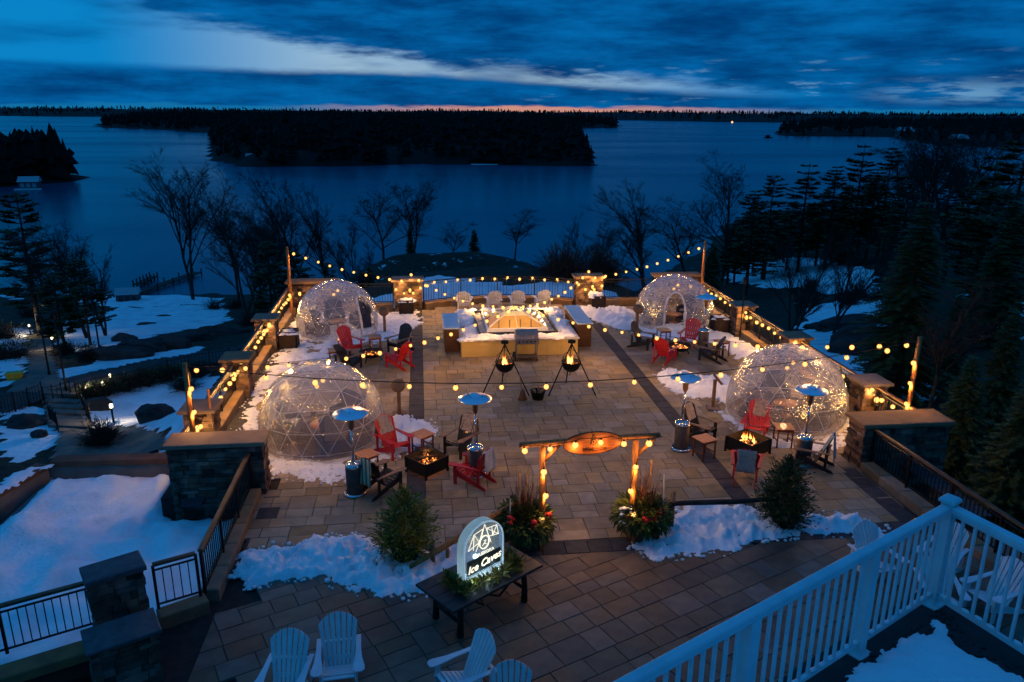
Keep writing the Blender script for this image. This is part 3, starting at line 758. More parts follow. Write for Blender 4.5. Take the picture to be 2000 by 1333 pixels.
# lower building at bottom left
t = thing('stone_pillar', (0, 0, 0), 0, 'tall near stone pillar with slate cap between the two lower left railings', 'pillar')
MP = Matrix.Translation((-5.62, 11.72, 0)) @ Matrix.Rotation(R(30), 4, 'Z')
stone_mass(t, 0, 0, .84, .5, -1.2, 1.42, True, MP, cap=.1, over=.05, capm=mat('slate_cap', (.09, .09, .095), .6, bump=.3))
t2 = thing('stone_pillar', (0, 0, 0), 0, 'lower stepped stone pier with dark flat cap at the bottom left, in front of the tall pillar', 'pillar')
MP2 = Matrix.Translation((-5.3, 10.72, 0)) @ Matrix.Rotation(R(28), 4, 'Z')
stone_mass(t2, 0, 0, 1.0, .62, -3.0, .85, True, MP2, cap=.06, over=.05, capm=MATS['slate_cap'])
bw = thing('building_wall', (0, 0, 0), 0, 'dark building front with glass doors below the left railing', 'wall')
MW = Matrix.Translation((-5.5, 12.05, 0)) @ Matrix.Rotation(R(205.3), 4, 'Z')
b_ = MB(); b_.box(0, -.18, .02, 5, .22, .2, MW, ch=.02); b_.build('coping', CURB, bw)
b_ = MB(); b_.box(0, -.1, -3.2, 5, .1, .02, MW); b_.build('wall', mat('dark_render', (.03, .027, .025), .8), bw)
GL = bpy.data.materials.new('window_glass'); GL.use_nodes = True; q_ = GL.node_tree.nodes['Principled BSDF']; q_.inputs['Base Color'].default_value = (.01, .013, .018, 1); q_.inputs['Roughness'].default_value = .05; MATS['window_glass'] = GL
for i in range(4):
    b_ = MB(); b_.box(.5 + i * .62, .1, -2.2, .52 + i * .62 + .54, .125, -.35, MW); f_ = b_.build('door_frame', IRON, bw)
    b_ = MB(); b_.box(.55 + i * .62, .126, -2.15, .47 + i * .62 + .54, .135, -.4, MW); b_.build('glass', GL, f_)
b_ = MB(); b_.lathe([(.05, 0), (.06, .1), (.03, .14)], 10, MW @ Matrix.Translation((.95, .3, -.75))); b_ = b_.build('wall_light', emis('violet_lamp', (.75, .55, 1.), 2.0), bw)
lamp('wall_lamp_light', MW @ Vector((.95, .45, -.85)), 1.5, (.6, .4, 1), b_, .04)

# ---------------------------------------------------------------- snow banks
def snow_patch(poly, h, label, px=True, m=None, res=.09, rim=.5, z0=0., holes=0., seed=0., name='snow_bank', rough=1.):
    P = [(q.x, q.y) for q in (G(*p) for p in poly)] if px else poly
    x0, x1, y0, y1 = min(p[0] for p in P) - .3, max(p[0] for p in P) + .3, min(p[1] for p in P) - .3, max(p[1] for p in P) + .3
    nx, nyy = int((x1 - x0) / res) + 1, int((y1 - y0) / res) + 1
    def dist(x, y):
        d = 1e9
        for i in range(len(P)):
            ax, ay = P[i]; bx, by = P[(i + 1) % len(P)]; vx, vy = bx - ax, by - ay
            t = max(0, min(1, ((x - ax) * vx + (y - ay) * vy) / (vx * vx + vy * vy + 1e-9)))
            d = min(d, math.hypot(x - ax - t * vx, y - ay - t * vy))
        return d if inpoly(x, y, P) else -d
    vs = []; ix = {}; hs = {}
    for i in range(nx):
        for j in range(nyy):
            x = x0 + i * res; y = y0 + j * res
            d = dist(x, y) + .22 * nz(x, y, 1.6, seed) + .12 * nz(x, y, 5, seed)
            e = min(1, max(0, d / rim)); z = h * (e ** .55) * (.62 + .5 * nz(x, y, 1.1, seed + 3) + .42 * rough * nz(x, y, 3.6, seed + 8) + .30 * rough * nz(x, y, 8, seed + 2) + .16 * rough * nz(x, y, 17, seed + 5))
            if holes: z -= holes * max(0, nz(x, y, 1.5, seed + 20) + .12) * h * 2.2
            hs[i, j] = z if d > 0 else -.05
    fs = []
    for i in range(nx - 1):
        for j in range(nyy - 1):
            c = [(i, j), (i + 1, j), (i + 1, j + 1), (i, j + 1)]
            if max(hs[q] for q in c) > .004:
                f = []
                for q in c:
                    if q not in ix: ix[q] = len(vs); vs.append((x0 + q[0] * res, y0 + q[1] * res, z0 + max(-.02, hs[q])))
                    f.append(ix[q])
                fs.append(tuple(f))
    mb = MB(); mb.add(vs, fs, None, True)
    if rough > .7:
        for i in range(int(len(P) * 16)):
            j = int(rnd() * len(P)); f = rnd(); ax_, ay_ = P[j]; bx_, by_ = P[(j + 1) % len(P)]; s_ = U(.012, .05) * (1 if rnd() < .85 else 1.6)
            mb.ico((ax_ + (bx_ - ax_) * f + U(-.22, .22), ay_ + (by_ - ay_) * f + U(-.22, .22), z0 + s_ * .3), s_, 1, sc=(1, U(.7, 1.2), U(.5, .8)))
    return tag(mb.build(name, m or SNOW), label, 'snow', kind='stuff')
snow_patch([(452, 1125), (470, 1085), (560, 1068), (640, 1050), (700, 1050), (760, 1075), (830, 1085), (885, 1065), (960, 1075), (940, 1120), (850, 1158), (790, 1162), (700, 1152), (640, 1128), (560, 1130), (500, 1142)], .21, 'long lumpy snow bank across the front left, behind the ice sign', rim=.3, res=.05, rough=1.5)
snow_patch([(1240, 1065), (1250, 1035), (1320, 1005), (1345, 985), (1440, 990), (1530, 1010), (1600, 1005), (1660, 1015), (1725, 1035), (1735, 1055), (1680, 1045), (1600, 1040), (1500, 1052), (1420, 1072), (1330, 1088), (1270, 1085)], .22, 'lumpy snow bank in front right, between the planter and the dark evergreen', rim=.3, res=.05, seed=4., rough=1.5)
snow_patch([(525, 890), (560, 895), (640, 908), (700, 900), (765, 870), (790, 825), (840, 825), (845, 850), (800, 880), (740, 905), (690, 940), (640, 945), (560, 930), (522, 925)], .14, 'trodden snow in front of the front left dome', m=SNOW_T, rim=.4, res=.06, holes=.25, seed=9.)
snow_patch([(755, 822), (800, 815), (848, 830), (845, 862), (800, 868), (760, 850)], .3, 'heap of snow behind the red chair with the grey blanket', rim=.3, res=.06, seed=13.)
snow_patch([(560, 665), (650, 668), (655, 720), (560, 730), (510, 790), (500, 850), (462, 845), (480, 790), (520, 710), (540, 690)], .07, 'patchy trodden snow between the two left domes and the left curb', m=SNOW_T, rim=.5, holes=.5, seed=17., res=.08)
snow_patch([(560, 640), (600, 610), (740, 612), (815, 608), (822, 632), (770, 665), (730, 672), (640, 672), (575, 660)], .12, 'snow around the rear left dome', m=SNOW_T, rim=.5, holes=.2, seed=20., res=.09)
snow_patch([(1120, 600), (1200, 603), (1240, 610), (1245, 650), (1200, 640), (1160, 625), (1125, 612)], .3, 'lumpy snow left of the rear right dome', rim=.6, seed=24., res=.09)
snow_patch([(1240, 640), (1390, 625), (1420, 650), (1500, 690), (1480, 702), (1440, 700), (1400, 672), (1300, 662), (1240, 656)], .14, 'snow around and in front of the rear right dome', m=SNOW, rim=.5, seed=28., res=.09, holes=.1)
snow_patch([(1285, 735), (1300, 722), (1360, 735), (1425, 735), (1440, 760), (1420, 790), (1400, 775), (1350, 778), (1300, 755)], .22, 'snow heap behind the leftmost right-hand heater', rim=.4, seed=31., res=.07)
snow_patch([(1400, 800), (1420, 810), (1480, 845), (1560, 868), (1640, 850), (1655, 800), (1670, 830), (1650, 870), (1580, 885), (1500, 870), (1440, 840)], .16, 'trodden snow around the front right dome', m=SNOW_T, rim=.4, seed=35., res=.07, holes=.15)
snow_patch([(-10.0, 20.0), (-10.3, 15), (-10.4, 9.6), (-7.6, 11.0), (-5.9, 12.6), (-4.6, 13.3), (-4.5, 17.3), (-6.3, 17.4), (-6.4, 19.9)], .34, 'broad smooth sheet of snow covering the roof terrace at the left', px=False, rim=.4, seed=40., res=.12, z0=-.62, rough=.05)
snow_patch([(-10.55, 20.0), (-10.1, 20.0), (-12.0, 14.5), (-12.4, 14.5)], .07, 'strip of snow on the left parapet of the roof terrace', px=False, rim=.12, seed=44., res=.07, z0=-.18, rough=.3)
# ================================================================ skylight in the middle of the terrace
random.seed(51)
sk = thing('skylight', (CX, 30.0, 0), 0, 'raised yellow-sided skylight with a lit glass pyramid on its snowy top', 'skylight')
hx, hy, hz_ = 2.24, 2.2, .62
def ring(mb, ax, ay, bx, by, z0, z1):
    mb.box(-ax, -ay, z0, ax, -by, z1); mb.box(-ax, by, z0, ax, ay, z1); mb.box(-ax, -by, z0, -bx, by, z1); mb.box(bx, -by, z0, ax, by, z1)
b_ = MB(); b_.box(-hx, -hy, 0, hx, -hy + .12, hz_); b_.build('side_panel', YEL, sk)
b_ = MB(); b_.box(-hx, hy - .12, 0, hx, hy, hz_); b_.build('side_panel', YEL, sk)
for s_ in (-1, 1):
    b_ = MB(); b_.box(min(s_ * hx, s_ * (hx - .12)), -hy + .121, 0, max(s_ * hx, s_ * (hx - .12)), hy - .121, hz_); b_.build('side_panel', YEL, sk)
for i in range(9):       # thin vertical battens on the front
    b_ = MB(); b_.box(-hx + .02 + i * (2 * hx - .1) / 8, -hy - .014, .02, -hx + .08 + i * (2 * hx - .1) / 8, -hy - .001, hz_ - .02); b_.build('batten', YEL, sk)
b_ = MB(); ring(b_, hx + .05, hy + .05, 1.16, 1.32, hz_ + .002, hz_ + .05); b_.build('deck', mat('membrane', (.5, .48, .44), .6), sk)
b_ = MB(); ring(b_, 1.55, 1.7, 1.49, 1.64, hz_ + .05, hz_ + .19); b_.build('outer_frame', BLKP, sk)
b_ = MB(); ring(b_, 1.2, 1.36, 1.12, 1.28, hz_ + .05, hz_ + .24); b_.build('inner_frame', WHTP, sk)
wl_ = MB(); ring(wl_, 1.15, 1.31, 1.12, 1.28, -2.2, hz_ + .05); wl_.build('light_well', mat('well_cream', (.55, .36, .11), .6, (.45, .29, .09), 2), sk)
wl_ = MB(); ring(wl_, 1.119, 1.279, .95, 1.1, -.95, -.8); wl_.build('well_ledge', mat('ledge_brown', (.16, .09, .03), .6), sk)
for i in range(5): wl_ = MB(); wl_.box(-.95 + i * .46, 1.24, -.79, -.91 + i * .46, 1.279, .5); wl_.build('well_mullion', MATS['ledge_brown'], sk)
b_ = MB(); b_.box(-1.14, -1.3, -2.3, 1.14, 1.3, -2.21); b_.build('well_floor', mat('well_floor', (.6, .42, .16), .5), sk)
apex = Vector((0, 0, hz_ + .80)); cs = [Vector((sx * 1.15, sy * 1.31, hz_ + .245)) for sx, sy in ((-1, -1), (1, -1), (1, 1), (-1, 1))]
PG = bpy.data.materials.new('pyramid_glass'); PG.use_nodes = True; k = N(PG.node_tree); PG.node_tree.nodes.clear()
tr = k.n('ShaderNodeBsdfTransparent'); tr.inputs[0].default_value = (.93, .95, .93, 1); gl = k.n('ShaderNodeBsdfGlossy'); gl.inputs['Roughness'].default_value = .05
fr = k.n('ShaderNodeLayerWeight'); fr.inputs[0].default_value = .5; ms = k.n('ShaderNodeMixShader'); k.L(k.m('MULTIPLY_ADD', k.m('POWER', fr.outputs['Facing'], 4.), .7, .04), ms.inputs[0]); k.L(tr.outputs[0], ms.inputs[1]); k.L(gl.outputs[0], ms.inputs[2])
o_ = k.n('ShaderNodeOutputMaterial'); k.L(ms.outputs[0], o_.inputs[0])
for i in range(4):
    g_ = MB(); a, b = cs[i], cs[(i + 1) % 4]; c = (a + b + apex) / 3; n_ = (b - a).cross(apex - a).normalized() * .012
    g_.add([a, b, apex, a + n_, b + n_, apex + n_], [(0, 2, 1), (3, 4, 5), (0, 1, 4, 3), (1, 2, 5, 4), (2, 0, 3, 5)]); g_.build('glass_pane', PG, sk)
    r_ = MB(); r_.tube([a, apex], .034, 4); r_.build('ridge_bar', WHTP, sk)
for i in range(4):
    for f_ in (.5,):
        a, b = cs[i], cs[(i + 1) % 4]; r_ = MB(); r_.tube([a.lerp(b, f_), apex], .014, 4); r_.build('glazing_bar', WHTP, sk)
cb_ = MB(); cb_.lathe([(.0, -1.2), (.16, -1.2), (.2, -1.1), (.1, -.98), (0, -.96)], 12, Matrix.Translation((0, 0, -.2))); pend = cb_.build('ceiling_lamp', emis('well_lamp', (1., .62, .2), 3.5), sk)
lamp('well_light', (0, 0, -1.0), 190, (1., .60, .19), pend, .2)
for (sx, sy) in ((-.7, -.8), (.7, .8)): lamp('well_light', (sx, sy, -.4), 9, (1., .62, .2), pend, .1)
X0, Y0 = CX, 30.0
snow_patch([(X0 - 2.22, 27.85), (X0 + 2.22, 27.85), (X0 + 2.22, 28.45), (X0 - 2.22, 28.5)], .16, 'crust of snow on the front ledge of the skylight', px=False, rim=.25, res=.06, z0=.66, seed=50., rough=.6, name='snow_crust')
snow_patch([(X0 - 2.22, 28.4), (X0 - 1.55, 28.4), (X0 - 1.55, 31.7), (X0 - 2.22, 31.7)], .16, 'crust of snow on the left ledge of the skylight', px=False, rim=.25, res=.06, z0=.66, seed=52., rough=.6, name='snow_crust')
snow_patch([(X0 + 1.55, 28.4), (X0 + 2.22, 28.4), (X0 + 2.22, 31.7), (X0 + 1.55, 31.7)], .16, 'crust of snow on the right ledge of the skylight', px=False, rim=.25, res=.06, z0=.66, seed=54., rough=.6, name='snow_crust')
snow_patch([(X0 - 2.22, 31.6), (X0 + 2.22, 31.6), (X0 + 2.22, 32.2), (X0 - 2.22, 32.2)], .3, 'crust of snow on the far ledge of the skylight', px=False, rim=.25, res=.06, z0=.66, seed=56., rough=.6, name='snow_crust')
# two serving bars either side
for (x, y0, y1, lb, gl_) in ((1.06, 28.5, 30.6, 'left', 0), (6.32, 28.7, 31.5, 'right', 1)):
    t = thing('serving_bar', (x, (y0 + y1) / 2, 0), 0, 'dark wooden serving bar with top coloured like blue-lit snow on the %s of the skylight' % lb, 'bar counter')
    L_ = (y1 - y0) / 2; bw_ = .27
    b_ = MB(); b_.box(-bw_, -L_, 0, bw_, L_, .95); b_.build('cabinet', mat('bar_wood', (.10, .045, .02), .6, bump=.2, stretch=(1, 1, 8)), t)
    for i in range(6):
        b_ = MB(); b_.box(-bw_ + .01 + i * .088, -L_ - .016, .04, -bw_ + .09 + i * .088, -L_ - .001, .92); b_.build('board', MATS['bar_wood'], t)
    b_ = MB(); b_.box(-bw_ - .05, -L_ - .08, .952, bw_ + .05, L_ + .08, 1.0, ch=.01); b_.build('counter_top', mat('blue_lit_snow_top', (.55, .66, .70), .15, (.45, .6, .66), 2), t)  # blue light on the snowy top painted into its colour
# gas grill
g = thing('gas_grill', (3.8, 27.35, 0), R(0), 'stainless gas grill on wheels in front of the skylight', 'grill'); g.scale = (1, 1, .9)
b_ = MB(); [b_.cbox(sx * .38, sy * .2, .42, .04, .04, .7) for sx in (-1, 1) for sy in (-1, 1)]; b_.build('frame', STEEL, g, kind='stuff')
b_ = MB(); b_.box(-.42, -.24, .12, .42, .24, .15); b_.build('lower_shelf', GREYM, g)
b_ = MB(); b_.box(-.44, -.26, .74, .44, .27, .97, ch=.01); cp = b_.build('control_panel', STEEL, g)
for i in range(5):
    b_ = MB(); b_.lathe([(0, 0), (.03, 0), (.03, .03), (0, .03)], 8, Matrix.Translation((-.3 + i * .15, -.262, .85)) @ Matrix.Rotation(R(90), 4, 'X')); b_.build('knob', BLK, cp)
b_ = MB(); b_.prism([(-.25, 0), (.27, 0), (.27, .16), (.2, .27), (.05, .33), (-.12, .27), (-.22, .14)], .84, Matrix.Translation((-.42, 0, .975)) @ Matrix.Rotation(R(90), 4, 'Z') @ Matrix.Rotation(R(90), 4, 'X') @ Matrix.Translation((0, 0, -.84)) @ Matrix.Identity(4))
hood = MB(); hood.prism([(-.25, 0), (.27, 0), (.27, .16), (.2, .27), (.05, .33), (-.12, .27), (-.22, .14)], .84, Matrix(((0, 0, 1, -.42), (1, 0, 0, 0), (0, 1, 0, .975), (0, 0, 0, 1)))); hd_ = hood.build('hood', mat('warm_steel', (.34, .28, .22), .5, metal=.7), g)
b_ = MB(); b_.tube([(-.3, -.29, 1.06), (.3, -.29, 1.06)], .014, 6); b_.build('handle', STEEL, hd_)
for s_ in (0, 1):
    b_ = MB(); b_.lathe([(0, -.035), (.13, -.035), (.14, 0), (.13, .035), (0, .035)], 16, Matrix.Translation((-.44, -.2 + .4 * s_, .14)) @ Matrix.Rotation(R(90), 4, 'Y')); b_.build('wheel', RUBBER, g)
for s_ in (0, 1):
    b_ = MB(); b_.lathe([(0, -.02), (.04, -.02), (.04, .02), (0, .02)], 10, Matrix.Translation((.4, -.2 + .4 * s_, .04)) @ Matrix.Rotation(R(90), 4, 'Y')); b_.build('caster', RUBBER, g)

# ================================================================ geodesic domes
def geodesic(freq=3):
    vs, fs = ICO[1]; vs = [Vector(v) for v in vs]
    top = max(vs, key=lambda v: v.z); q = top.rotation_difference(Vector((0, 0, 1))).to_matrix(); vs = [q @ v for v in vs]
    V = []; key = {}; F = []
    def add(p):
        p = p.normalized(); k_ = tuple(round(c, 4) for c in p)
        if k_ not in key: key[k_] = len(V); V.append(p)
        return key[k_]
    for a, b, c in fs:
        a, b, c = vs[a], vs[b], vs[c]; g_ = {}
        for i in range(freq + 1):
            for j in range(freq + 1 - i): g_[i, j] = add(a * ((freq - i - j) / freq) + b * (i / freq) + c * (j / freq))
        for i in range(freq):
            for j in range(freq - i):
                F.append((g_[i, j], g_[i + 1, j], g_[i, j + 1]))
                if i + j < freq - 1: F.append((g_[i + 1, j], g_[i + 1, j + 1], g_[i, j + 1]))
    return V, F
GV, GF = geodesic(3)
PVC = bpy.data.materials.new('clear_vinyl'); PVC.use_nodes = True; k = N(PVC.node_tree); PVC.node_tree.nodes.clear()
co = k.n('ShaderNodeTexCoord').outputs['Object']
nn = k.n('ShaderNodeTexNoise'); k.L(co, nn.inputs['Vector']); nn.inputs['Scale'].default_value = 3.2; nn.inputs['Detail'].default_value = 5; nn.inputs['Distortion'].default_value = 1.2
n2 = k.n('ShaderNodeTexNoise'); k.L(co, n2.inputs['Vector']); n2.inputs['Scale'].default_value = 11; n2.inputs['Detail'].default_value = 3; n2.inputs['Distortion'].default_value = 2
bp = k.n('ShaderNodeBump'); bp.inputs['Strength'].default_value = .9; bp.inputs['Distance'].default_value = .05; k.L(k.m('ADD', nn.outputs[0], k.m('MULTIPLY', n2.outputs[0], .35)), bp.inputs['Height'])
tr = k.n('ShaderNodeBsdfTransparent'); tr.inputs[0].default_value = (.93, .93, .94, 1)
gl = k.n('ShaderNodeBsdfGlossy'); gl.inputs['Roughness'].default_value = .09; k.L(bp.outputs[0], gl.inputs['Normal'])
df = k.n('ShaderNodeBsdfDiffuse'); df.inputs[0].default_value = (.70, .71, .82, 1); tl = k.n('ShaderNodeBsdfTranslucent'); tl.inputs[0].default_value = (.72, .71, .80, 1)
dm = k.n('ShaderNodeMixShader'); dm.inputs[0].default_value = .5; k.L(df.outputs[0], dm.inputs[1]); k.L(tl.outputs[0], dm.inputs[2])
fr = k.n('ShaderNodeLayerWeight'); fr.inputs[0].default_value = .5; k.L(bp.outputs[0], fr.inputs['Normal']); frp = k.m('POWER', fr.outputs['Facing'], 2.2)
at_ = k.n('ShaderNodeAttribute', attribute_name='milk', attribute_type='OBJECT')
lw = k.n('ShaderNodeLayerWeight'); lw.inputs[0].default_value = .35
milk = k.m('MULTIPLY', at_.outputs['Fac'], k.m('MULTIPLY_ADD', k.sm(nn.outputs[0], .4, .7), .5, .6))
milk = k.m('ADD', milk, k.m('MULTIPLY', lw.outputs['Facing'], .28), clamp=True)
m1 = k.n('ShaderNodeMixShader'); k.L(milk, m1.inputs[0]); k.L(tr.outputs[0], m1.inputs[1]); k.L(dm.outputs[0], m1.inputs[2])
m2 = k.n('ShaderNodeMixShader'); k.L(k.m('MULTIPLY_ADD', frp, .65, .05, clamp=True), m2.inputs[0]); k.L(m1.outputs[0], m2.inputs[1]); k.L(gl.outputs[0], m2.inputs[2])
o_ = k.n('ShaderNodeOutputMaterial'); k.L(m2.outputs[0], o_.inputs[0])
FAIRY = emis('fairy_glow', (1., .62, .2), 6.)
def chair_in_dome(t, x, y, rz, m1, m2):
    M = Matrix.Translation((x, y, .02)) @ Matrix.Rotation(rz, 4, 'Z')
    b = MB(); b.box(-.33, -.3, .12, .33, .3, .42, M, ch=.05); b.box(-.42, -.32, .05, -.33, .32, .62, M, ch=.03); b.box(.33, -.32, .05, .42, .32, .62, M, ch=.03)
    b.prism([(-.33, .3), (.33, .3), (.36, .95), (.2, 1.05), (-.2, 1.05), (-.36, .95)], .1, M @ Matrix.Translation((0, -.24, .05)) @ Matrix.Rotation(R(78), 4, 'X')); o = b.build('armchair', m1, t)
    b = MB(); pts = []
    for i in range(9):
        for j in range(6):
            u_ = i / 8; v_ = j / 5 - .5
            yy = .3 - .62 * min(1, u_ * 2) if u_ < .5 else -.32 - .25 * (u_ - .5) * 2; zz = .44 if u_ < .5 else .44 + .75 * (u_ - .5) * 2
            pts.append(M @ Vector((v_ * .6, yy, zz + .03 * math.sin(i * 2 + j))))
    b.add(pts, [(i * 6 + j, i * 6 + j + 1, (i + 1) * 6 + j + 1, (i + 1) * 6 + j) for i in range(8) for j in range(5)], None, True); b.build('throw', m2, o)
def dome(x, y, rad, milk, door, label, seed, fairy=90):
    random.seed(seed)
    t = thing('clear_dome', (x, y, 0), 0, label, 'dome tent', 'clear geodesic domes')
    q = Matrix.Rotation(R(seed * 17), 3, 'Z'); V = [q @ v for v in GV]; sh = .27
    zc = rad * sh + .04
    P = [Vector((v.x * rad, v.y * rad, v.z * rad + zc)) for v in V]
    zmin = .06
    dd = Vector((math.cos(door), math.sin(door), 0)) if door is not None else None
    def isdoor(p):
        if dd is None: return False
        h = p.x * dd.x + p.y * dd.y; s_ = abs(-p.x * dd.y + p.y * dd.x); return h > 0 and s_ < .42 and p.z < 1.75
    fr_ = MB(); hubs = MB(); E = set(); keepV = set()
    for f in GF:
        if all(P[i].z > zmin - .3 for i in f):
            for a, b in ((0, 1), (1, 2), (2, 0)): E.add((min(f[a], f[b]), max(f[a], f[b])))
            keepV.update(f)
    for a, b in E:
        pa, pb = P[a].copy(), P[b].copy(); pa.z = max(pa.z, .05); pb.z = max(pb.z, .05)
        if isdoor((pa + pb) / 2): continue
        fr_.tube([pa, pb], .0085, 5, cap=False)
    for i in keepV:
        p = P[i].copy(); p.z = max(p.z, .05); hubs.ico(p, .028, 1)
    fr_.build('frame', mat('pvc_tube', (.66, .65, .66), .4), t, kind='stuff'); hubs.build('hubs', MATS['pvc_tube'], t, kind='stuff')
    # cover: facets drawn taut over the frame, slightly ballooned, with the doorway left open
    cv = MB(); vs = []; fs = []; nv = {}
    def mid(p): return p
    R2 = rad + .03; n1_, n2_ = 72, 26; th0 = math.asin(min(1, (zc - .03) / R2))
    for i in range(n2_ + 1):
        ph = -th0 + (math.pi / 2 + th0) * i / n2_
        for j in range(n1_):
            a = 2 * math.pi * j / n1_; d = Vector((math.cos(ph) * math.cos(a), math.cos(ph) * math.sin(a), math.sin(ph)))
            vs.append(Vector((0, 0, zc)) + d * (R2 + .018 * noise.fractal(d * 4 + Vector((seed, 0, 0)), 1, 2, 3)))
    for i in range(n2_):
        for j in range(n1_):
            c = (vs[i * n1_ + j] + vs[(i + 1) * n1_ + (j + 1) % n1_]) / 2
            if dd is not None:
                h = c.x * dd.x + c.y * dd.y; s_ = -c.x * dd.y + c.y * dd.x
                if h > 0 and (s_ / .40) ** 2 + (max(0, c.z - .9) / .75) ** 2 < 1 and c.z > .16: continue
            fs.append((i * n1_ + j, i * n1_ + (j + 1) % n1_, (i + 1) * n1_ + (j + 1) % n1_, (i + 1) * n1_ + j))
    cv.add(vs, fs, None, True); cv.build('cover', PVC, t, milk=milk)
    sk_ = MB(); sk_.lathe([(rad * math.cos(th0) + .10, .0), (rad * math.cos(th0) + .07, .05), (rad * math.cos(th0) + .02, .07)], 48); sk_.build('skirt', mat('vinyl_hem', (.62, .58, .52), .5, bump=.4), t)
    if dd is not None:
        dr = MB(); pts = []
        for i in range(25):
            a = math.pi * i / 24
            s_ = .42 * math.cos(a); z = .92 + .78 * math.sin(a); pts.append((s_, z))
        pts = [(.42, .12), (.42, .5)] + pts + [(-.42, .5), (-.42, .12), (0, .1), (.42, .12)]
        w3 = []
        for s_, z in pts:
            h = math.sqrt(max(.01, (rad + .05) ** 2 - s_ ** 2 - (z - zc) ** 2)); w3.append(dd * h + Vector((-dd.y, dd.x, 0)) * s_ + Vector((0, 0, z)))
        dr.tube(w3, .045, 6); dr.build('door_frame', mat('white_zip', (.78, .74, .70), .5), t)
        rl = MB(); rl.tube([w3[2] + dd * .06, w3[3] + dd * .09 + Vector((0, 0, -.1)), w3[3] + dd * .09 + Vector((0, 0, -.6))], [.05, .08, .04], 7); rl.build('rolled_door', MATS['white_zip'], t)
    # inside: rug, table, armchairs with throws, string of tiny lights
    rg = MB(); rg.lathe([(0, .012), (rad * .8, .012), (rad * .8, .02), (0, .021)], 32); rg.build('rug', mat('rug', (.10, .07, .055), .95, (.05, .035, .03), 5, bump=.5, mid=(.45, .55)), t)
    tb = MB(); tb.lathe([(0, .42), (.36, .42), (.37, .45), (0, .46)], 20); tb.lathe([(.03, .02), (.03, .42)], 8); tb.lathe([(0, .02), (.22, .02), (.2, .05), (0, .05)], 16); tb.build('low_table', WOODT, t)
    cols = [(mat('navy_wicker', (.035, .045, .09), .8, bump=.6, bscale=60), FUR), (mat('grey_wicker', (.13, .12, .12), .8, bump=.6, bscale=60), FABRICW), (MATS['navy_wicker'], FABRIC)]
    a0 = seed * .9
    for i in range(3):
        a = a0 + i * 2.09
        if dd is not None and abs((a - door + math.pi) % (2 * math.pi) - math.pi) < .55: a += .8
        chair_in_dome(t, 1.02 * math.cos(a), 1.02 * math.sin(a), a + math.pi / 2, *cols[i])
    for i in range(2):
        a = a0 + 1.0 + i * 2.3; lx, ly = 1.3 * math.cos(a), 1.3 * math.sin(a)
        ln = MB(); ln.lathe([(.0, 0), (.1, 0), (.1, .02), (.09, .02), (.09, .3), (.1, .3), (.03, .38), (0, .4)], 8, Matrix.Translation((lx, ly, .03))); lo = ln.build('floor_lantern', mat('lantern_gold', (.4, .28, .12), .4), t)
        g2 = MB(); g2.ico((lx, ly, .2), .06, 2, sc=(1, 1, 1.5)); g2.build('candle', emis('candle', (1., .7, .28), 6), lo)
        lamp('candle_light', (lx, ly, .55), 1.6, WARM, lo, .05)
    # pendant bulbs from the crown
    pb = MB(); pb.tube([(0, 0, rad + zc - .03), (.02, 0, 1.75)], .008, 4); po = pb.build('pendant_cord', BLK, t)
    for dx_ in (-.09, .08):
        g2 = MB(); g2.ico((dx_, 0, 1.66 + dx_), .065, 2); g2.build('bulb', BULB, po)
    lamp('pendant_light', (0, 0, 1.5), 15., (1., .62, .28), po, .1)
    # fairy lights wound round the ribs
    fl = MB(); wire = MB(); prev = None; ph = U(0, 6)
    for i in range(fairy):
        f = i / fairy; a = ph + f * 15; z = .35 + 1.2 * (.5 + .5 * math.sin(f * 9 + seed)) * U(.8, 1.1)
        h = math.sqrt(max(.05, (rad - .06) ** 2 - (z - zc) ** 2)); p = Vector((h * math.cos(a), h * math.sin(a), z))
        if dd is not None and isdoor(p): prev = None; continue
        fl.ico(p, U(.008, .013), 1)
        if prev: wire.tube([prev, p], .003, 3, cap=False)
        prev = p
    fl.build('fairy_lights', FAIRY, t, kind='stuff'); wire.build('fairy_wire', MATS['pvc_tube'], t, kind='stuff')
    if seed == 1: return t
    # a lit tinsel tree / dried branches
    a = a0 + .6; bx, by = 1.35 * math.cos(a + .4), 1.35 * math.sin(a + .4); tw = MB(); dots = MB()
    for i in range(26):
        p0 = Vector((bx, by, .35)); d = Vector((U(-1, 1), U(-1, 1), U(.8, 2.6))).normalized(); p1 = p0 + d * U(.4, .9)
        hh = math.hypot(p1.x, p1.y)
        if hh > 1.55: p1.x *= 1.5 / hh; p1.y *= 1.5 / hh
        tw.tube([p0, (p0 + p1) / 2 + Vector((0, 0, .05)), p1], [.008, .006, .003], 3, cap=False)
        for f in (.4, .7, 1.): dots.ico(p0.lerp(p1, f) + Vector((U(-.02, .02), U(-.02, .02), 0)), U(.009, .015), 1)
    tw.lathe([(.1, .02), (.13, .2), (.1, .36)], 10, Matrix.Translation((bx, by, 0))); o1 = tw.build('twig_vase', mat('gold_twig', (.35, .2, .07), .5), t, kind='stuff'); dots.build('twig_lights', FAIRY, t, kind='stuff')
    lamp('twig_light', (bx * .9, by * .9, .9), 2.5, WARM, o1, .15)
    return t
dome(-2.93, 20.72, 1.72, .20, None, 'front left clear dome, the one with a heater and red chair beside it', 1, 26)
dome(-3.62, 32.0, 1.66, .30, R(-35), 'rear left clear dome with its arched doorway facing right', 2, 60)
dome(11.0, 31.8, 1.68, .32, R(-108), 'rear right clear dome with its white arched doorway facing the camera', 3, 50)
dome(11.0, 20.95, 1.74, .28, None, 'front right clear dome, milky, beside the right wall end', 4, 50)

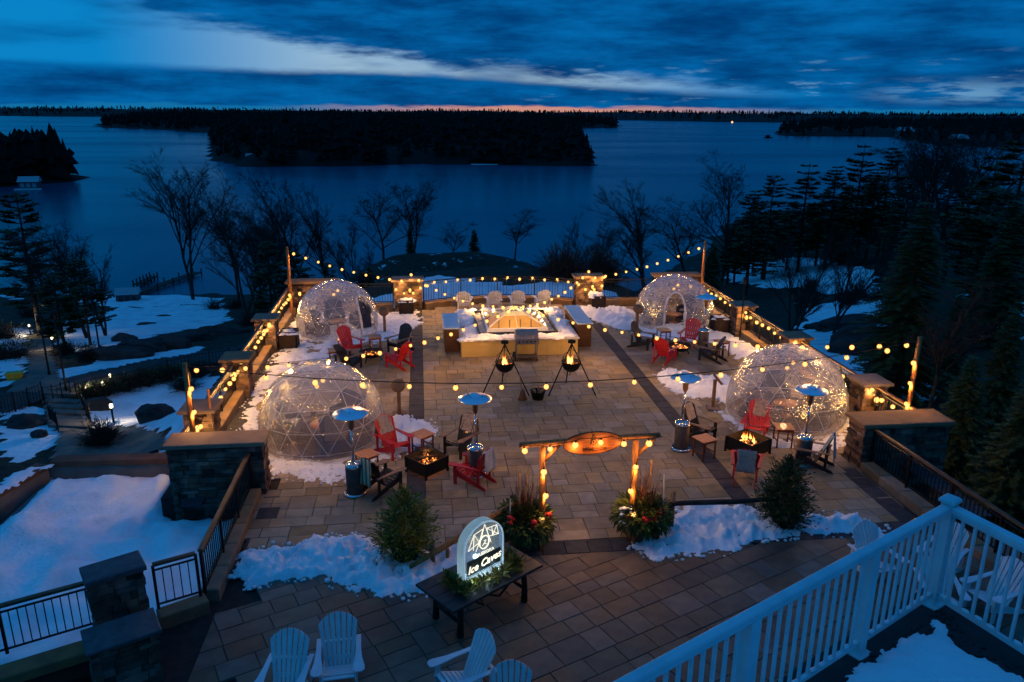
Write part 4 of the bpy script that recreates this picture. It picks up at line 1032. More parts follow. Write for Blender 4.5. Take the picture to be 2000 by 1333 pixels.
# ================================================================ adirondack chairs
def chair(m, armm=None, label='', group=None, single=True, slat_l=1.):
    t = thing('adirondack_chair', (0, 0, 0), 0, label, 'chair', group); armm = armm or m
    for s_ in (-1, 1):
        X = s_ * .265
        b = MB(); b.prism([(.40, .24), (.42, .36), (.30, .385), (-.50, .07), (-.56, 0), (-.44, 0)], .026, Matrix(((0, 0, 1, X - .013), (1, 0, 0, 0), (0, 1, 0, 0), (0, 0, 0, 1)))); b.build('side_rail', m, t)
        b = MB(); b.box(X + s_ * .018 - .014 * 1, .30, 0, X + s_ * .018 + .014, .39, .535); b.build('front_leg', m, t)
        b = MB(); b.box(X + s_ * .018 - .014, -.36, .12, X + s_ * .018 + .014, -.29, .535); b.build('rear_post', m, t)
        o_ = [(.045, -.42), (.045, -.1), (.06, .15), (.10, .36), (.10, .44), (.05, .485), (-.04, .485), (-.075, .44), (-.075, .3), (-.045, .05), (-.03, -.42)]
        b = MB(); b.prism([(s_ * a, c) for a, c in (o_ if s_ > 0 else reversed(o_))], .022, Matrix.Translation((s_ * .315, 0, .537))); b.build('armrest', armm, t)
    sl = MB(); sl.box(-.25, -.034, 0, .25, .034, .02, ch=.004); sl = sl.mesh('seat_slat', m)
    for i in range(6):
        y = .36 - i * .083; z = .378 + (y - .30) * .385 if y < .3 else .372; inst(sl, 'seat_slat', t, (0, y, z), (R(21) if y < .3 else R(0), 0, 0))
    tilt = R(24)
    MBK = Matrix.Translation((0, -.10, .24)) @ Matrix.Rotation(tilt, 4, 'X')
    for i in range(7):
        a = i - 3; ln_ = (.84 - .013 * a * a) * slat_l; w0, w1 = .025, .038
        b = MB(); M = MBK @ Matrix.Translation((a * .066, 0, 0)) @ Matrix.Rotation(R(2.2 * a), 4, 'Y')
        LT = lambda q: (.86 - .014 * q * q) * slat_l; la, lb_ = LT(a - .45), LT(a + .45)
        b.add([(-w0, -.011, 0), (w0, -.011, 0), (w0, .011, 0), (-w0, .011, 0), (-w1, -.011, la), (w1, -.011, lb_), (w1, .011, lb_), (-w1, .011, la)],
              [(0, 3, 2, 1), (4, 5, 6, 7), (0, 1, 5, 4), (1, 2, 6, 5), (2, 3, 7, 6), (3, 0, 4, 7)], M); b.build('back_slat', m, t)
    b = MB(); b.box(-.31, -.40, .515, .31, -.345, .536); b.build('back_brace', m, t)
    b = MB(); b.box(-.24, -.035, .10, .24, -.012, .16, MBK); b.build('back_brace', m, t)
    return t
ch0 = {}
def place(kind, x, y, face, label, group):
    """face: direction (deg, 90 = +y) the sitter looks"""
    rz = R(face - 90)
    if kind not in ch0:
        c = chair(*{'red': (REDP, None), 'black': (BLKP, mat('arm_brown', (.22, .13, .08), .5)), 'white': (WHTP, None), 'far_white': (WHTP, None)}[kind]); ch0[kind] = c
        c.location = (x, y, 0); c.rotation_euler = (0, 0, rz); c['label'] = label; c['group'] = group; return c
    return copy_thing(ch0[kind], (x, y, 0), rz, label, group)
def blanket(x, y, face, m, label, off=0., w=.42, front=.45, back=.5, seed=0, fringe=False):
    """throw hung over the top of a chair back"""
    rz = R(face - 90); M = Matrix.Translation((x, y, 0)) @ Matrix.Rotation(rz, 4, 'Z')
    tl_ = R(24); base = Vector((0, -.10, .24)); dirn = Vector((0, -math.sin(tl_), math.cos(tl_))); nrm = Vector((0, math.cos(tl_), math.sin(tl_)))
    L_ = .80; prof = []
    for i in range(7): s_ = L_ - front * (1 - i / 6); prof.append(base + dirn * s_ + nrm * .035)
    prof.append(base + dirn * (L_ + .03) + nrm * .02); prof.append(base + dirn * (L_ + .03) - nrm * .03)
    for i in range(7): f = (i + 1) / 7; prof.append(base + dirn * (L_ - .02) - nrm * .045 + Vector((0, -.06 * f, -back * f)))
    vs = []; n = 9
    for i, p in enumerate(prof):
        for j in range(n):
            v_ = j / (n - 1) - .5; wv_ = .016 * math.sin(j * 2.1 + i * .35 + seed)
            vs.append(M @ (p + Vector((v_ * w * (1 + .05 * math.sin(i + seed)) + off, wv_ - .04 * abs(v_) ** 2 * 2, -.05 * abs(v_) ** 2 * 4 * .3))))
    k_ = len(vs); vs += [M @ (M.inverted() @ v + Vector((0, 0, .0)) + (-nrm if (i // n) < 8 else nrm) * .014) for i, v in enumerate(list(vs))]
    fs = [(i * n + j, i * n + j + 1, (i + 1) * n + j + 1, (i + 1) * n + j) for i in range(len(prof) - 1) for j in range(n - 1)]
    f2 = [tuple(q + k_ for q in reversed(f)) for f in fs]
    ed = []
    for i in range(len(prof) - 1):
        for j in (0, n - 1): a, b = i * n + j, (i + 1) * n + j; ed.append((a, b, b + k_, a + k_))
    for j in range(n - 1):
        for i in (0, len(prof) - 1): a, b = i * n + j, i * n + j + 1; ed.append((a, b, b + k_, a + k_))
    mb = MB(); mb.add(vs, fs + f2 + ed, None, True); tag(mb.build('blanket', m), label, 'blanket')
def look(x, y, tx, ty): return math.degrees(math.atan2(ty - y, tx - x))
CH = 'wooden lounge chairs set round the fire pits'
pits = {'FL': (-.02, 18.35), 'FR': (8.75, 18.45), 'BL': (-1.98, 27.75), 'BR': (9.8, 27.45)}
spec = [('red', -.92, 19.45, 'FL', 'red lounge chair with a grey blanket, beside the front left dome'), ('black', .92, 19.35, 'FL', 'black lounge chair with a pale fur throw, beside the middle heater'),
        ('red', 1.12, 17.55, 'FL', 'red lounge chair draped with white cloth, right of the front left fire box'), ('black', -1.12, 17.35, 'FL', 'black lounge chair with a striped towel, right behind the heater and evergreen'),
        ('black', 7.75, 19.55, 'FR', 'black lounge chair with a grey blanket, beside the right-hand heater at its left'), ('red', 9.45, 19.55, 'FR', 'red lounge chair with a beige blanket, in front of the front right dome'),
        ('red', 8.05, 17.0, 'FR', 'red lounge chair seen from behind with a grey blanket, front right group'), ('black', 10.15, 17.55, 'FR', 'black lounge chair with a pale blue blanket, rightmost by the heater'),
        ('red', -2.85, 28.75, 'BL', 'red lounge chair in front of the rear left dome'), ('black', -.95, 28.85, 'BL', 'black lounge chair right of the rear left fire bowl, near the charcoal strip'),
        ('red', -.95, 26.95, 'BL', 'red lounge chair seen from behind, rear left group, beside the charcoal strip'), ('black', -2.75, 26.9, 'BL', 'black lounge chair seen from behind, rear left group, by the front dome top'),
        ('black', 8.6, 28.4, 'BR', 'black lounge chair left of the rear right fire bowl, near the dome door'), ('red', 10.6, 28.55, 'BR', 'red lounge chair in front of the rear right dome'),
        ('red', 8.95, 26.6, 'BR', 'red lounge chair seen from behind, rear right group'), ('black', 10.75, 26.55, 'BR', 'black lounge chair seen from behind, rear right group')]
for kd, x, y, g_, lb in spec: place(kd, x, y, look(x, y, *pits[g_]), lb, CH)
def bk_for(i, m, label, **kw):
    kd, x, y, g_, lb = spec[i]; blanket(x, y, look(x, y, *pits[g_]), m, label, **kw)
BLUEB = mat('pale_blue_blanket', (.30, .38, .45), .95, bump=.5)
STRIPE = bpy.data.materials.new('striped_towel'); STRIPE.use_nodes = True; k = N(STRIPE.node_tree); b = STRIPE.node_tree.nodes['Principled BSDF']
wv2 = k.n('ShaderNodeTexWave'); wv2.inputs['Scale'].default_value = 3.2; k.L(k.n('ShaderNodeTexCoord').outputs['Object'], wv2.inputs[0]); k.L(k.mix(k.sm(wv2.outputs['Fac'], .4, .5), (.10, .11, .14, 1), (.62, .48, .22, 1)), b.inputs['Base Color']); b.inputs['Roughness'].default_value = .95
bk_for(0, FABRIC, 'grey blanket over the back of the red chair by the front left dome', seed=1); bk_for(1, FUR, 'pale fur throw over the back of the black chair by the middle heater', seed=2, w=.46)
bk_for(2, FABRICW, 'white cloth over the red chair right of the front left fire box', seed=3); bk_for(3, STRIPE, 'yellow and grey striped towel on the black chair behind the evergreen', seed=4, back=.6)
bk_for(4, FABRIC, 'grey blanket over the black chair beside the right-hand heater', seed=5); bk_for(5, FUR, 'beige blanket over the red chair in front of the front right dome', seed=6, w=.36)
bk_for(6, FABRIC, 'grey blanket over the red chair seen from behind at the front right fire', seed=7, w=.44); bk_for(7, BLUEB, 'pale blue blanket over the rightmost black chair', seed=8, back=.65)
for i, (x, fx) in enumerate(((1.9, -.1), (3.3, .05), (4.4, -.02), (5.6, .1))):
    place('far_white' if False else 'white', x, 34.95, 90 + fx * 60, ['leftmost', 'second from left', 'third from left', 'rightmost'][i] + ' of the four white chairs facing the lake by the curved railing', 'white chairs by the lakeside railing')
for x, y, f, lb in ((-2.32, 10.38, 262, 'white slatted chair at the bottom edge, leftmost of the near chairs'), (-1.52, 10.72, 274, 'white slatted chair at the bottom, second of the near chairs, showing both arms'),
                    (.5, 10.2, 292 - 360 + 0, 'white slatted chair at the bottom turned to the left, third of the near chairs'), (1.12, 9.25, 262, 'white slatted chair at the bottom edge, only its back top in view')):
    place('white', x, y, f if f != -68 else 205, lb, 'white chairs near the bottom of the picture')
for x, y, f, lb in ((10.3, 12.55, 215, 'white slatted chair behind the white balcony rail, right of its corner post, upper'), (10.5, 11.3, 195, 'white slatted chair behind the white balcony rail, rightmost, lower'),
                    (8.9, 12.6, 280, 'white slatted chair seen through the balusters left of the corner post'), (9.5, 11.5, 250, 'white chair half hidden behind the rail corner post')):
    place('white', x, y, f, lb, 'white chairs behind the balcony rail')
# small side tables
def side_table(x, y, rz, label, h=.55):
    t = thing('side_table', (x, y, 0), rz, label, 'table', 'wooden side tables by the fire pits')
    for i in range(4):
        b = MB(); b.box(-.25 + i * .1255, -.25, h - .022, -.127 + i * .1255, .25, h, ch=.004); b.build('top_board', WOODT, t)
    for sx in (-1, 1):
        for sy in (-1, 1):
            b = MB(); b.cbox(sx * .2, sy * .2, (h - .024) / 2, .035, .035, h - .024); b.build('leg', mat('table_leg', (.14, .035, .02), .5), t)
    b = MB(); b.cbox(0, -.2, h - .06, .365, .02, .06); b.build('apron', MATS['table_leg'], t); b = MB(); b.cbox(0, .2, h - .06, .365, .02, .06); b.build('apron', MATS['table_leg'], t)
    for sx in (-1, 1): b = MB(); b.cbox(sx * .2, 0, .2, .02, .365, .03); b.build('stretcher', MATS['table_leg'], t)
side_table(-.12, 19.5, R(40), 'orange-topped side table between the red and black chairs, front left group'); side_table(-1.55, 18.35, R(35), 'orange-topped side table beside the left heater')
side_table(7.45, 18.35, R(20), 'side table with reddish top left of the front right fire box', .58); side_table(9.95, 18.9, R(-10), 'orange-topped side table behind the right heater pole', .58)
side_table(-1.9, 28.95, R(10), 'tall side table behind the rear left fire bowl', .6); side_table(-3.25, 27.35, R(10), 'side table left of the rear left black chair', .6)
side_table(9.6, 28.85, R(5), 'tall side table in front of the rear right dome', .6); side_table(11.35, 27.1, R(10), 'side table right of the rear right black chair', .6)
# ================================================================ patio heaters
random.seed(71)
def heater(x, y, label, src=[None]):
    if src[0]: return copy_thing(src[0], (x, y, 0), U(0, 3), label)
    t = thing('patio_heater', (x, y, 0), 0, label, 'patio heater', 'tall gas patio heaters'); src[0] = t
    b = MB(); b.lathe([(0, .0), (.27, .0), (.28, .05), (.24, .07)], 24); b.build('base_ring', STEEL, t)
    b = MB(); b.lathe([(.20, .07), (.205, .75), (.19, .77)], 24); b.build('tank_housing', GREYM, t)
    b = MB(); b.lathe([(.215, .74), (.22, .80), (.15, .84), (.04, .86), (0, .86)], 24); b.build('housing_lid', STEEL, t)
    b = MB(); b.tube([(0, 0, .85), (0, 0, 1.72)], .03, 10); b.build('pole', STEEL, t)
    b = MB(); b.lathe([(.03, 1.68), (.06, 1.74), (.075, 1.8), (.075, 1.9), (.10, 1.95), (.105, 2.06), (.02, 2.08)], 14); b.build('burner', mat('burner_mesh', (.20, .13, .09), .5, metal=.6), t)
    b = MB(); b.lathe([(0, 2.24), (.10, 2.235), (.115, 2.20), (.16, 2.195), (.30, 2.165), (.41, 2.11), (.425, 2.09), (.415, 2.085), (.29, 2.145), (.10, 2.18), (0, 2.185)], 32)
    rf_ = b.build('reflector', ALU, t)
    for i in range(3):
        a = i * 2.09; c = MB(); c.tube([(.09 * math.cos(a), .09 * math.sin(a), 2.05), (.09 * math.cos(a), .09 * math.sin(a), 2.19)], .008, 5); c.build('bracket', STEEL, t)
    for i in range(4):
        a = i * 1.57; c = MB(); c.ico((.2 * math.cos(a), .2 * math.sin(a), 2.197), .013, 1); c.build('rivet', BLK, rf_)
    return t
heater(-1.78, 17.25, 'steel patio heater nearest the front left dome, with dark housing'); heater(1.22, 17.95, 'steel patio heater in the middle, left of the wooden arch')
heater(7.02, 18.95, 'steel patio heater beside the black chair, leftmost of the front right pair'); heater(9.95, 17.7, 'steel patio heater nearest the right wall end, in front of the milky dome'); heater(10.95, 28.0, 'distant patio heater in front of the rear right dome')

# ================================================================ fires
FL1 = bpy.data.materials.new('flame'); FL1.use_nodes = True; k = N(FL1.node_tree); FL1.node_tree.nodes.clear()
tco = k.n('ShaderNodeTexCoord'); sp = k.n('ShaderNodeSeparateXYZ'); k.L(tco.outputs['Generated'], sp.inputs[0])
e_ = k.n('ShaderNodeEmission'); k.L(k.mix(k.sm(sp.outputs[2], .1, .95), (1, .62, .16, 1), (1, .16, .01, 1)), e_.inputs[0]); e_.inputs[1].default_value = 3.4
tr = k.n('ShaderNodeBsdfTransparent'); lw = k.n('ShaderNodeLayerWeight'); lw.inputs[0].default_value = .35
fz = k.n('ShaderNodeTexNoise'); fz.inputs['Scale'].default_value = 3; k.L(tco.outputs['Object'], fz.inputs[0])
fac = k.m('MULTIPLY', k.m('SUBTRACT', 1, k.sm(lw.outputs['Facing'], .25, .9)), k.m('SUBTRACT', 1, k.m('MULTIPLY', k.sm(sp.outputs[2], .3, 1.), k.sm(fz.outputs[0], .3, .6))))
ms = k.n('ShaderNodeMixShader'); k.L(fac, ms.inputs[0]); k.L(tr.outputs[0], ms.inputs[1]); k.L(e_.outputs[0], ms.inputs[2]); o_ = k.n('ShaderNodeOutputMaterial'); k.L(ms.outputs[0], o_.inputs[0])
EMB = bpy.data.materials.new('embers'); EMB.use_nodes = True; k = N(EMB.node_tree); b = EMB.node_tree.nodes['Principled BSDF']; b.inputs['Base Color'].default_value = (.02, .015, .012, 1)
nn = k.n('ShaderNodeTexNoise'); nn.inputs['Scale'].default_value = 13; nn.inputs['Detail'].default_value = 3; k.L(k.n('ShaderNodeTexCoord').outputs['Object'], nn.inputs[0])
k.L(k.mix(k.sm(nn.outputs[0], .5, .72), (1., .10, .01, 1), (1., .5, .1, 1)), b.inputs['Emission Color']); k.L(k.m('MULTIPLY', k.sm(nn.outputs[0], .5, .66), 3.5), b.inputs['Emission Strength'])
def flames(root, c, n, h, spread, seed):
    random.seed(seed)
    for i in range(n):
        mb = MB(); ph = U(0, 6); hh = h * U(.5, 1.); w = hh * U(.14, .2); x, y = c[0] + U(-spread, spread), c[1] + U(-spread, spread); pts = []; rs = []
        for j in range(9):
            f = j / 8; pts.append((x + .16 * hh * math.sin(f * 4 + ph) * f, y + .1 * hh * math.cos(f * 3 + ph) * f, c[2] + hh * f)); rs.append(max(.002, w * (math.sin(math.pi * min(1, f * .9 + .22)) ** 1.2) * (1 - f * .45)))
        rs[-1] = .002; mb.tube(pts, rs, 8, cap=False); mb.build('flame', FL1, root)
def logs(root, c, n, L_, seed, rr=.035):
    random.seed(seed)
    for i in range(n):
        a = U(0, 3.14); dx_, dy_ = math.cos(a) * L_ / 2, math.sin(a) * L_ / 2; z = c[2] + .03 + i * .028; mb = MB()
        mb.tube([(c[0] - dx_, c[1] - dy_, z), (c[0], c[1], z + U(0, .03)), (c[0] + dx_, c[1] + dy_, z + U(-.02, .05))], rr * U(.8, 1.2), 7); mb.build('burning_log', EMB if i < n * .7 else BARK, root)
def fire_box(x, y, rz, label, hot, mesh=True, s=.42):
    t = thing('fire_pit', (x, y, 0), rz, label, 'fire pit')
    for a in range(4):
        M = Matrix.Rotation(a * math.pi / 2, 4, 'Z'); b = MB(); b.box(-s, -s, .08, s, -s + .02, .40 if mesh else .46, M)
        b.build('side_panel', BLK, t)
        b = MB(); b.cbox(-s, -s, .22, .05, .05, .44, M); b.build('leg', BLK, t)
    b = MB(); b.box(-s + .02, -s + .02, .16, s - .02, s - .02, .2); b.build('ash_pan', EMB, t)
    logs(t, (0, 0, .2), 7, .6, int(x * 10) + 50); flames(t, (0, 0, .26), 7 if hot else 3, .42 if hot else .22, .17, int(y * 10))
    if mesh:
        b = MB(); n = 9
        for i in range(n + 1):
            f = -s + 2 * s * i / n
            for (p, q) in (((f, -s, .42), (f * .45, -s * .45, .62)), ((f, s, .42), (f * .45, s * .45, .62)), ((-s, f, .42), (-s * .45, f * .45, .62)), ((s, f, .42), (s * .45, f * .45, .62)), ((f * .45, -s * .45, .62), (f * .45, s * .45, .62)), ((-s * .45, f * .45, .62), (s * .45, f * .45, .62))): b.tube([p, q], .0035, 3, cap=False)
        b.build('spark_screen', IRON, t, kind='stuff')
        b = MB(); ring(b, s + .02, s + .02, s - .02, s - .02, .405, .43); b.build('rim', BLK, t)
    lamp('firelight', (0, 0, .62), 34 if hot else 12, (1., .36, .08), t.children[-1], .14)
    return t
fire_box(-.02, 18.3, R(42), 'square black steel fire pit with mesh screen and glowing logs, front left group', False, True, .38)
fire_box(8.78, 18.55, R(30), 'square dark fire pit with tall open flames, front right group', True, False, .42)
def fire_bowl(x, y, label):
    t = thing('fire_pit', (x, y, 0), 0, label, 'fire pit')
    b = MB(); b.lathe([(.1, .12), (.3, .18), (.42, .34), (.46, .36), (.44, .32), (.3, .22), (0, .2)], 20); b.build('bowl', BLK, t)
    for i in range(3): a = i * 2.09; b = MB(); b.tube([(.3 * math.cos(a), .3 * math.sin(a), .2), (.4 * math.cos(a), .4 * math.sin(a), 0)], .02, 6); b.build('leg', BLK, t)
    b = MB(); b.lathe([(0, .25), (.25, .26), (.34, .27)], 16); b.build('ember_bed', EMB, t); logs(t, (0, 0, .24), 5, .45, int(x * 7) + 80, .03)
    b = MB()
    for i in range(10):
        a = math.pi * i / 10; b.tube([(.44 * math.cos(a), .44 * math.sin(a), .36), (.28 * math.cos(a), .28 * math.sin(a), .55), (0, 0, .64), (-.28 * math.cos(a), -.28 * math.sin(a), .55), (-.44 * math.cos(a), -.44 * math.sin(a), .36)], .004, 3, cap=False)
    b.build('spark_screen', IRON, t, kind='stuff'); lamp('firelight', (0, 0, .7), 7, (1., .36, .08), t.children[-1], .12)
fire_bowl(-1.98, 27.75, 'round iron fire bowl with dying embers, rear left group'); fire_bowl(9.8, 27.45, 'round iron fire bowl with dying embers, rear right group')

# tripods with hanging cauldrons
def cauldron(x, y, label, seed):
    t = thing('cauldron_tripod', (x, y, 0), 0, label, 'fire tripod', 'tripods with hanging fire cauldrons')
    top = Vector((0, 0, 1.75))
    for a in (R(-150), R(-35), R(90)):
        b = MB(); b.tube([top + Vector((-.06 * math.cos(a), -.06 * math.sin(a), .02)), (.93 * math.cos(a), .80 * math.sin(a), 0)], .022, 7); b.build('leg', BLK, t)
    b = MB(); b.lathe([(0, 1.69), (.13, 1.70), (.13, 1.78), (0, 1.8)], 12); b.build('collar', BLK, t)
    b = MB(); b.tube([(0, 0, 1.7), (0, 0, 1.48)], .02, 6); b.tube([(-.3, 0, 1.05), (-.24, 0, 1.3), (0, 0, 1.48), (.24, 0, 1.3), (.3, 0, 1.05)], .012, 6, cap=False); b.build('hanger', BLK, t, kind='stuff')
    b = MB(); b.lathe([(0, .70), (.12, .71), (.24, .79), (.31, .93), (.32, 1.05), (.335, 1.06), (.30, 1.05), (.28, .94), (.18, .83), (0, .80)], 24); b.build('cauldron', BLK, t)
    b = MB(); b.lathe([(0, .92), (.15, .91), (.28, .94)], 14); b.build('ember_bed', EMB, t); logs(t, (0, 0, .90), 4, .34, seed, .025); flames(t, (0, 0, .96), 5, .42, .08, seed + 1)
    lamp('firelight', (0, 0, 1.22), 18, (1., .40, .10), t.children[-1], .12)
    b = MB(); b.tube([(0, 0, .7), (-.05, 0, .56)], .012, 5); b.build('drain_hook', BLK, t)
cauldron(2.62, 23.95, 'black tripod with a hanging cauldron of fire, left of the pair', 5); cauldron(4.82, 23.8, 'black tripod with a hanging cauldron of fire, right of the pair', 9)
t = thing('broom', (3.12, 23.15, 0), 0, 'straw hearth broom standing against the left tripod leg', 'broom')
b = MB(); b.tube([(0, 0, .28), (-.1, .1, .85)], .014, 6); b.build('handle', WOODL, t); b = MB(); b.lathe([(.03, .36), (.07, .3), (.12, .12), (.16, 0), (0, 0)], 12, Matrix.Diagonal((1, .6, 1, 1))); b.build('bristles', mat('straw', (.17, .09, .045), .9, bump=.9, bscale=60, stretch=(6, 6, 1)), t)
t = thing('log_basket', (3.62, 23.15, 0), 0, 'black tapered fire basket holding split logs between the tripods', 'basket')
b = MB(); b.lathe([(.15, .02), (.18, .02), (.25, .30), (.27, .31), (.235, .29), (.15, .04), (0, .04)], 14); b.build('basket', BLK, t)
for i in range(5): b = MB(); a = i * 1.3; b.tube([(.08 * math.cos(a), .08 * math.sin(a), .08), (.19 * math.cos(a), .19 * math.sin(a), .40)], .032, 6); b.build('firewood', WOODL, t)

# numbered-style paddle posts beside the domes (plain discs)
PST = mat('post_wood', (.24, .13, .06), .7, (.16, .085, .04), 4, bump=.3)
for x, y, a, lb in ((-.82, 22.2, 0, 'round-headed wooden marker post right of the front left dome'), (-1.63, 31.3, 0, 'round-headed wooden marker post right of the rear left dome'), (9.02, 30.7, 0, 'round-headed wooden marker post left of the rear right dome'), (9.02, 21.75, 80, 'wooden marker post seen edge-on left of the front right dome')):
    t = thing('marker_post', (x, y, 0), R(a), lb, 'post', 'wooden marker posts by the domes')
    b = MB(); b.cbox(0, 0, .04, .42, .42, .08, ch=.02); b.build('base', STONE, t); b = MB(); b.cbox(0, .02, .53, .11, .09, .9); b.build('post', PST, t)
    b = MB(); b.lathe([(0, -.03), (.215, -.03), (.22, 0), (.215, .03), (0, .03)], 24, Matrix.Translation((0, -.06, 1.0)) @ Matrix.Rotation(R(48), 4, 'X')); b.build('disc', PST, t)
# dark square planters
for x, y, lb, sn in ((-5.28, 29.85, 'dark square planter with a ring of snow by the left curb', 1), (-.78, 34.65, 'dark square planter in front of the left wide pillar', 1), (8.2, 34.7, 'dark square planter heaped with snow in front of the right wide pillar', 2), (12.55, 30.4, 'dark square planter with snow by the right curb', 1)):
    t = thing('square_planter', (x, y, 0), 0, lb, 'planter', 'dark square planters'); s_ = .33
    for a in range(4):
        M = Matrix.Rotation(a * math.pi / 2, 4, 'Z'); b = MB(); b.box(-s_, -s_, .04, s_ - .001, -s_ + .04, .68, M); b.build('side_panel', DARKB, t)
    b = MB(); b.box(-s_ + .04, -s_ + .04, .1, s_ - .04, s_ - .04, .62); b.build('soil', DARKB, t)
    for sx in (-1, 1):
        for sy in (-1, 1): b = MB(); b.cbox(sx * .3, sy * .3, .02, .06, .06, .04); b.build('foot', BLK, t)
    sm_ = snow_patch([(x - s_ + .03, y - s_ + .03), (x + s_ - .03, y - s_ + .03), (x + s_ - .03, y + s_ - .03), (x - s_ + .03, y + s_ - .03)], .09 if sn == 1 else .26, 'snow lying in the ' + lb, px=False, rim=.12, res=.04, z0=.62, seed=60. + x, name='snow_crust', rough=.4)

# ================================================================ poles, arch
def festoon_pole(x, y, h, label, z0=0., lean=0., bulbs=()):
    t = thing('festoon_pole', (x, y, 0), 0, label, 'pole', 'tall wooden festoon poles'); b = MB()
    b.tube([(0, 0, z0), (lean * .5, .01, h * .5), (lean, 0, h)], [.075, .068, .06], 9); b.build('pole', WOODO, t)
    b = MB(); b.tube([(lean, -.08, h - .08), (lean, 0, h - .08)], .012, 5); b.build('hook', IRON, t)
    return t
PT = {'FL': Vector((-5.78, 18.45, 3.0)), 'FR': Vector((13.32, 18.5, 3.1)), 'BL': Vector((-5.85, 34.2, 3.15)), 'BR': Vector((13.05, 34.1, 3.15))}
festoon_pole(-5.78, 18.45, 3.1, 'tall wooden pole behind the broad left wall end, strung with bulbs', -.6); festoon_pole(13.32, 18.5, 3.22, 'tall wooden pole behind the broad right wall end, strung with bulbs', -.6)
festoon_pole(-5.85, 34.2, 3.25, 'tall wooden pole at the rear left corner, by the low wall', 0); festoon_pole(13.05, 34.1, 3.3, 'tall wooden pole at the rear right corner behind the dome', 0)
lp = thing('dark_post', (12.9, 29.0, 0), 0, 'slim dark lamp post on the right curb near the square planter', 'post'); b = MB(); b.tube([(0, 0, 0), (0, 0, 2.4)], .03, 6); b.build('pole', IRON, lp); b = MB(); b.lathe([(.03, 2.35), (.09, 2.42), (.1, 2.6), (.02, 2.68)], 8); b.build('lamp_head', IRON, lp)
lp = thing('short_post', (-5.72, 19.9, 0), 0, 'short wooden post beside the front left pillar, wound with bulbs', 'post'); b = MB(); b.tube([(0, 0, 0), (0, 0, 1.9)], .035, 7); b.build('pole', WOODO, lp)
# arch
ax0, ax1, ay, az_ = 2.36, 4.36, 14.42, 2.42
ar_ = thing('wooden_arch', ((ax0 + ax1) / 2, ay, 0), R(2), 'rustic cedar gateway arch between the two evergreen planters', 'arch')
hx_ = (ax1 - ax0) / 2
for s_ in (-1, 1):
    b = MB(); b.tube([(s_ * hx_, 0, 0), (s_ * hx_ + .02, .01, 1.2), (s_ * hx_, 0, az_ + (.06 if s_ > 0 else -.04))], [.075, .07, .065], 10); b.build('post', WOODO, ar_)
    b = MB(); b.tube([(s_ * hx_ * (.62 if s_ < 0 else 1.42), 0, az_ - .02), (s_ * hx_, 0, az_ - .42)], .04, 8); 
    b.build('brace', WOODO, ar_)
b = MB(); b.tube([(-hx_ - .48, 0, az_), (-.3, .01, az_ + .02), (.4, 0, az_ + .035), (hx_ + .52, 0, az_ + .05)], [.06, .065, .065, .058], 10); b.build('beam', WOODO, ar_)
SB = Matrix.Translation((.03, -.10, az_ + .02)) @ Matrix.Rotation(R(90), 4, 'X') @ Matrix.Rotation(R(2), 4, 'Z')
b = MB(); el_ = [(.62 * math.cos(2 * math.pi * i / 40), .245 * math.sin(2 * math.pi * i / 40)) for i in range(40)]; b.prism(el_, .05, SB)
SIGNW = mat('sign_wood', (.36, .11, .035), .55, (.22, .065, .022), 5, stretch=(1, 8, 8), bump=.2)
bd = b.build('sign_board', SIGNW, ar_)
b = MB()
for i in range(40):
    a, c = el_[i], el_[(i + 1) % 40]; b.tube([SB @ Vector((a[0], a[1], .05)), SB @ Vector((c[0], c[1], .05))], .012, 4, cap=False)
b.build('rim', mat('burnt_edge', (.05, .018, .008), .7), bd)
def text_mesh(s, size, M, name, m, parent, shear=0., ext=.006, bold=0.):
    cu = bpy.data.curves.new(name, 'FONT'); cu.body = s; cu.size = size; cu.align_x = 'CENTER'; cu.align_y = 'CENTER'; cu.shear = shear; cu.extrude = ext; cu.offset = bold; cu.resolution_u = 3
    tmp = bpy.data.objects.new('tmp', cu); COL.objects.link(tmp); dg = bpy.context.evaluated_depsgraph_get(); me_ = bpy.data.meshes.new_from_object(tmp.evaluated_get(dg)); bpy.data.objects.remove(tmp)
    me_.transform(M); me_.materials.clear(); me_.materials.append(m); o = bpy.data.objects.new(name, me_); COL.objects.link(o); o.parent = parent; return o
BURN = MATS['burnt_edge']
text_mesh('Welcome', .13, SB @ Matrix.Translation((.02, -.13, .055)), 'lettering', BURN, bd, .25)
b = MB()     # emblem: a ring with a peaked tent over it
for i in range(16): a, c = 2 * math.pi * i / 16, 2 * math.pi * (i + 1) / 16; b.tube([SB @ Vector((.02 + .055 * math.cos(a), .03 + .055 * math.sin(a), .056)), SB @ Vector((.02 + .055 * math.cos(c), .03 + .055 * math.sin(c), .056))], .008, 4)
for p, q in (((-.05, -.03), (.02, .2)), ((.02, .2), (.10, -.03)), ((.05, .14), (.16, .02)), ((.16, .02), (.12, .12)), ((.0, .03), (.04, .03)), ((.02, .01), (.02, .05))): b.tube([SB @ Vector((*p, .056)), SB @ Vector((*q, .056))], .007, 4)
b.build('emblem', BURN, bd, kind='stuff')

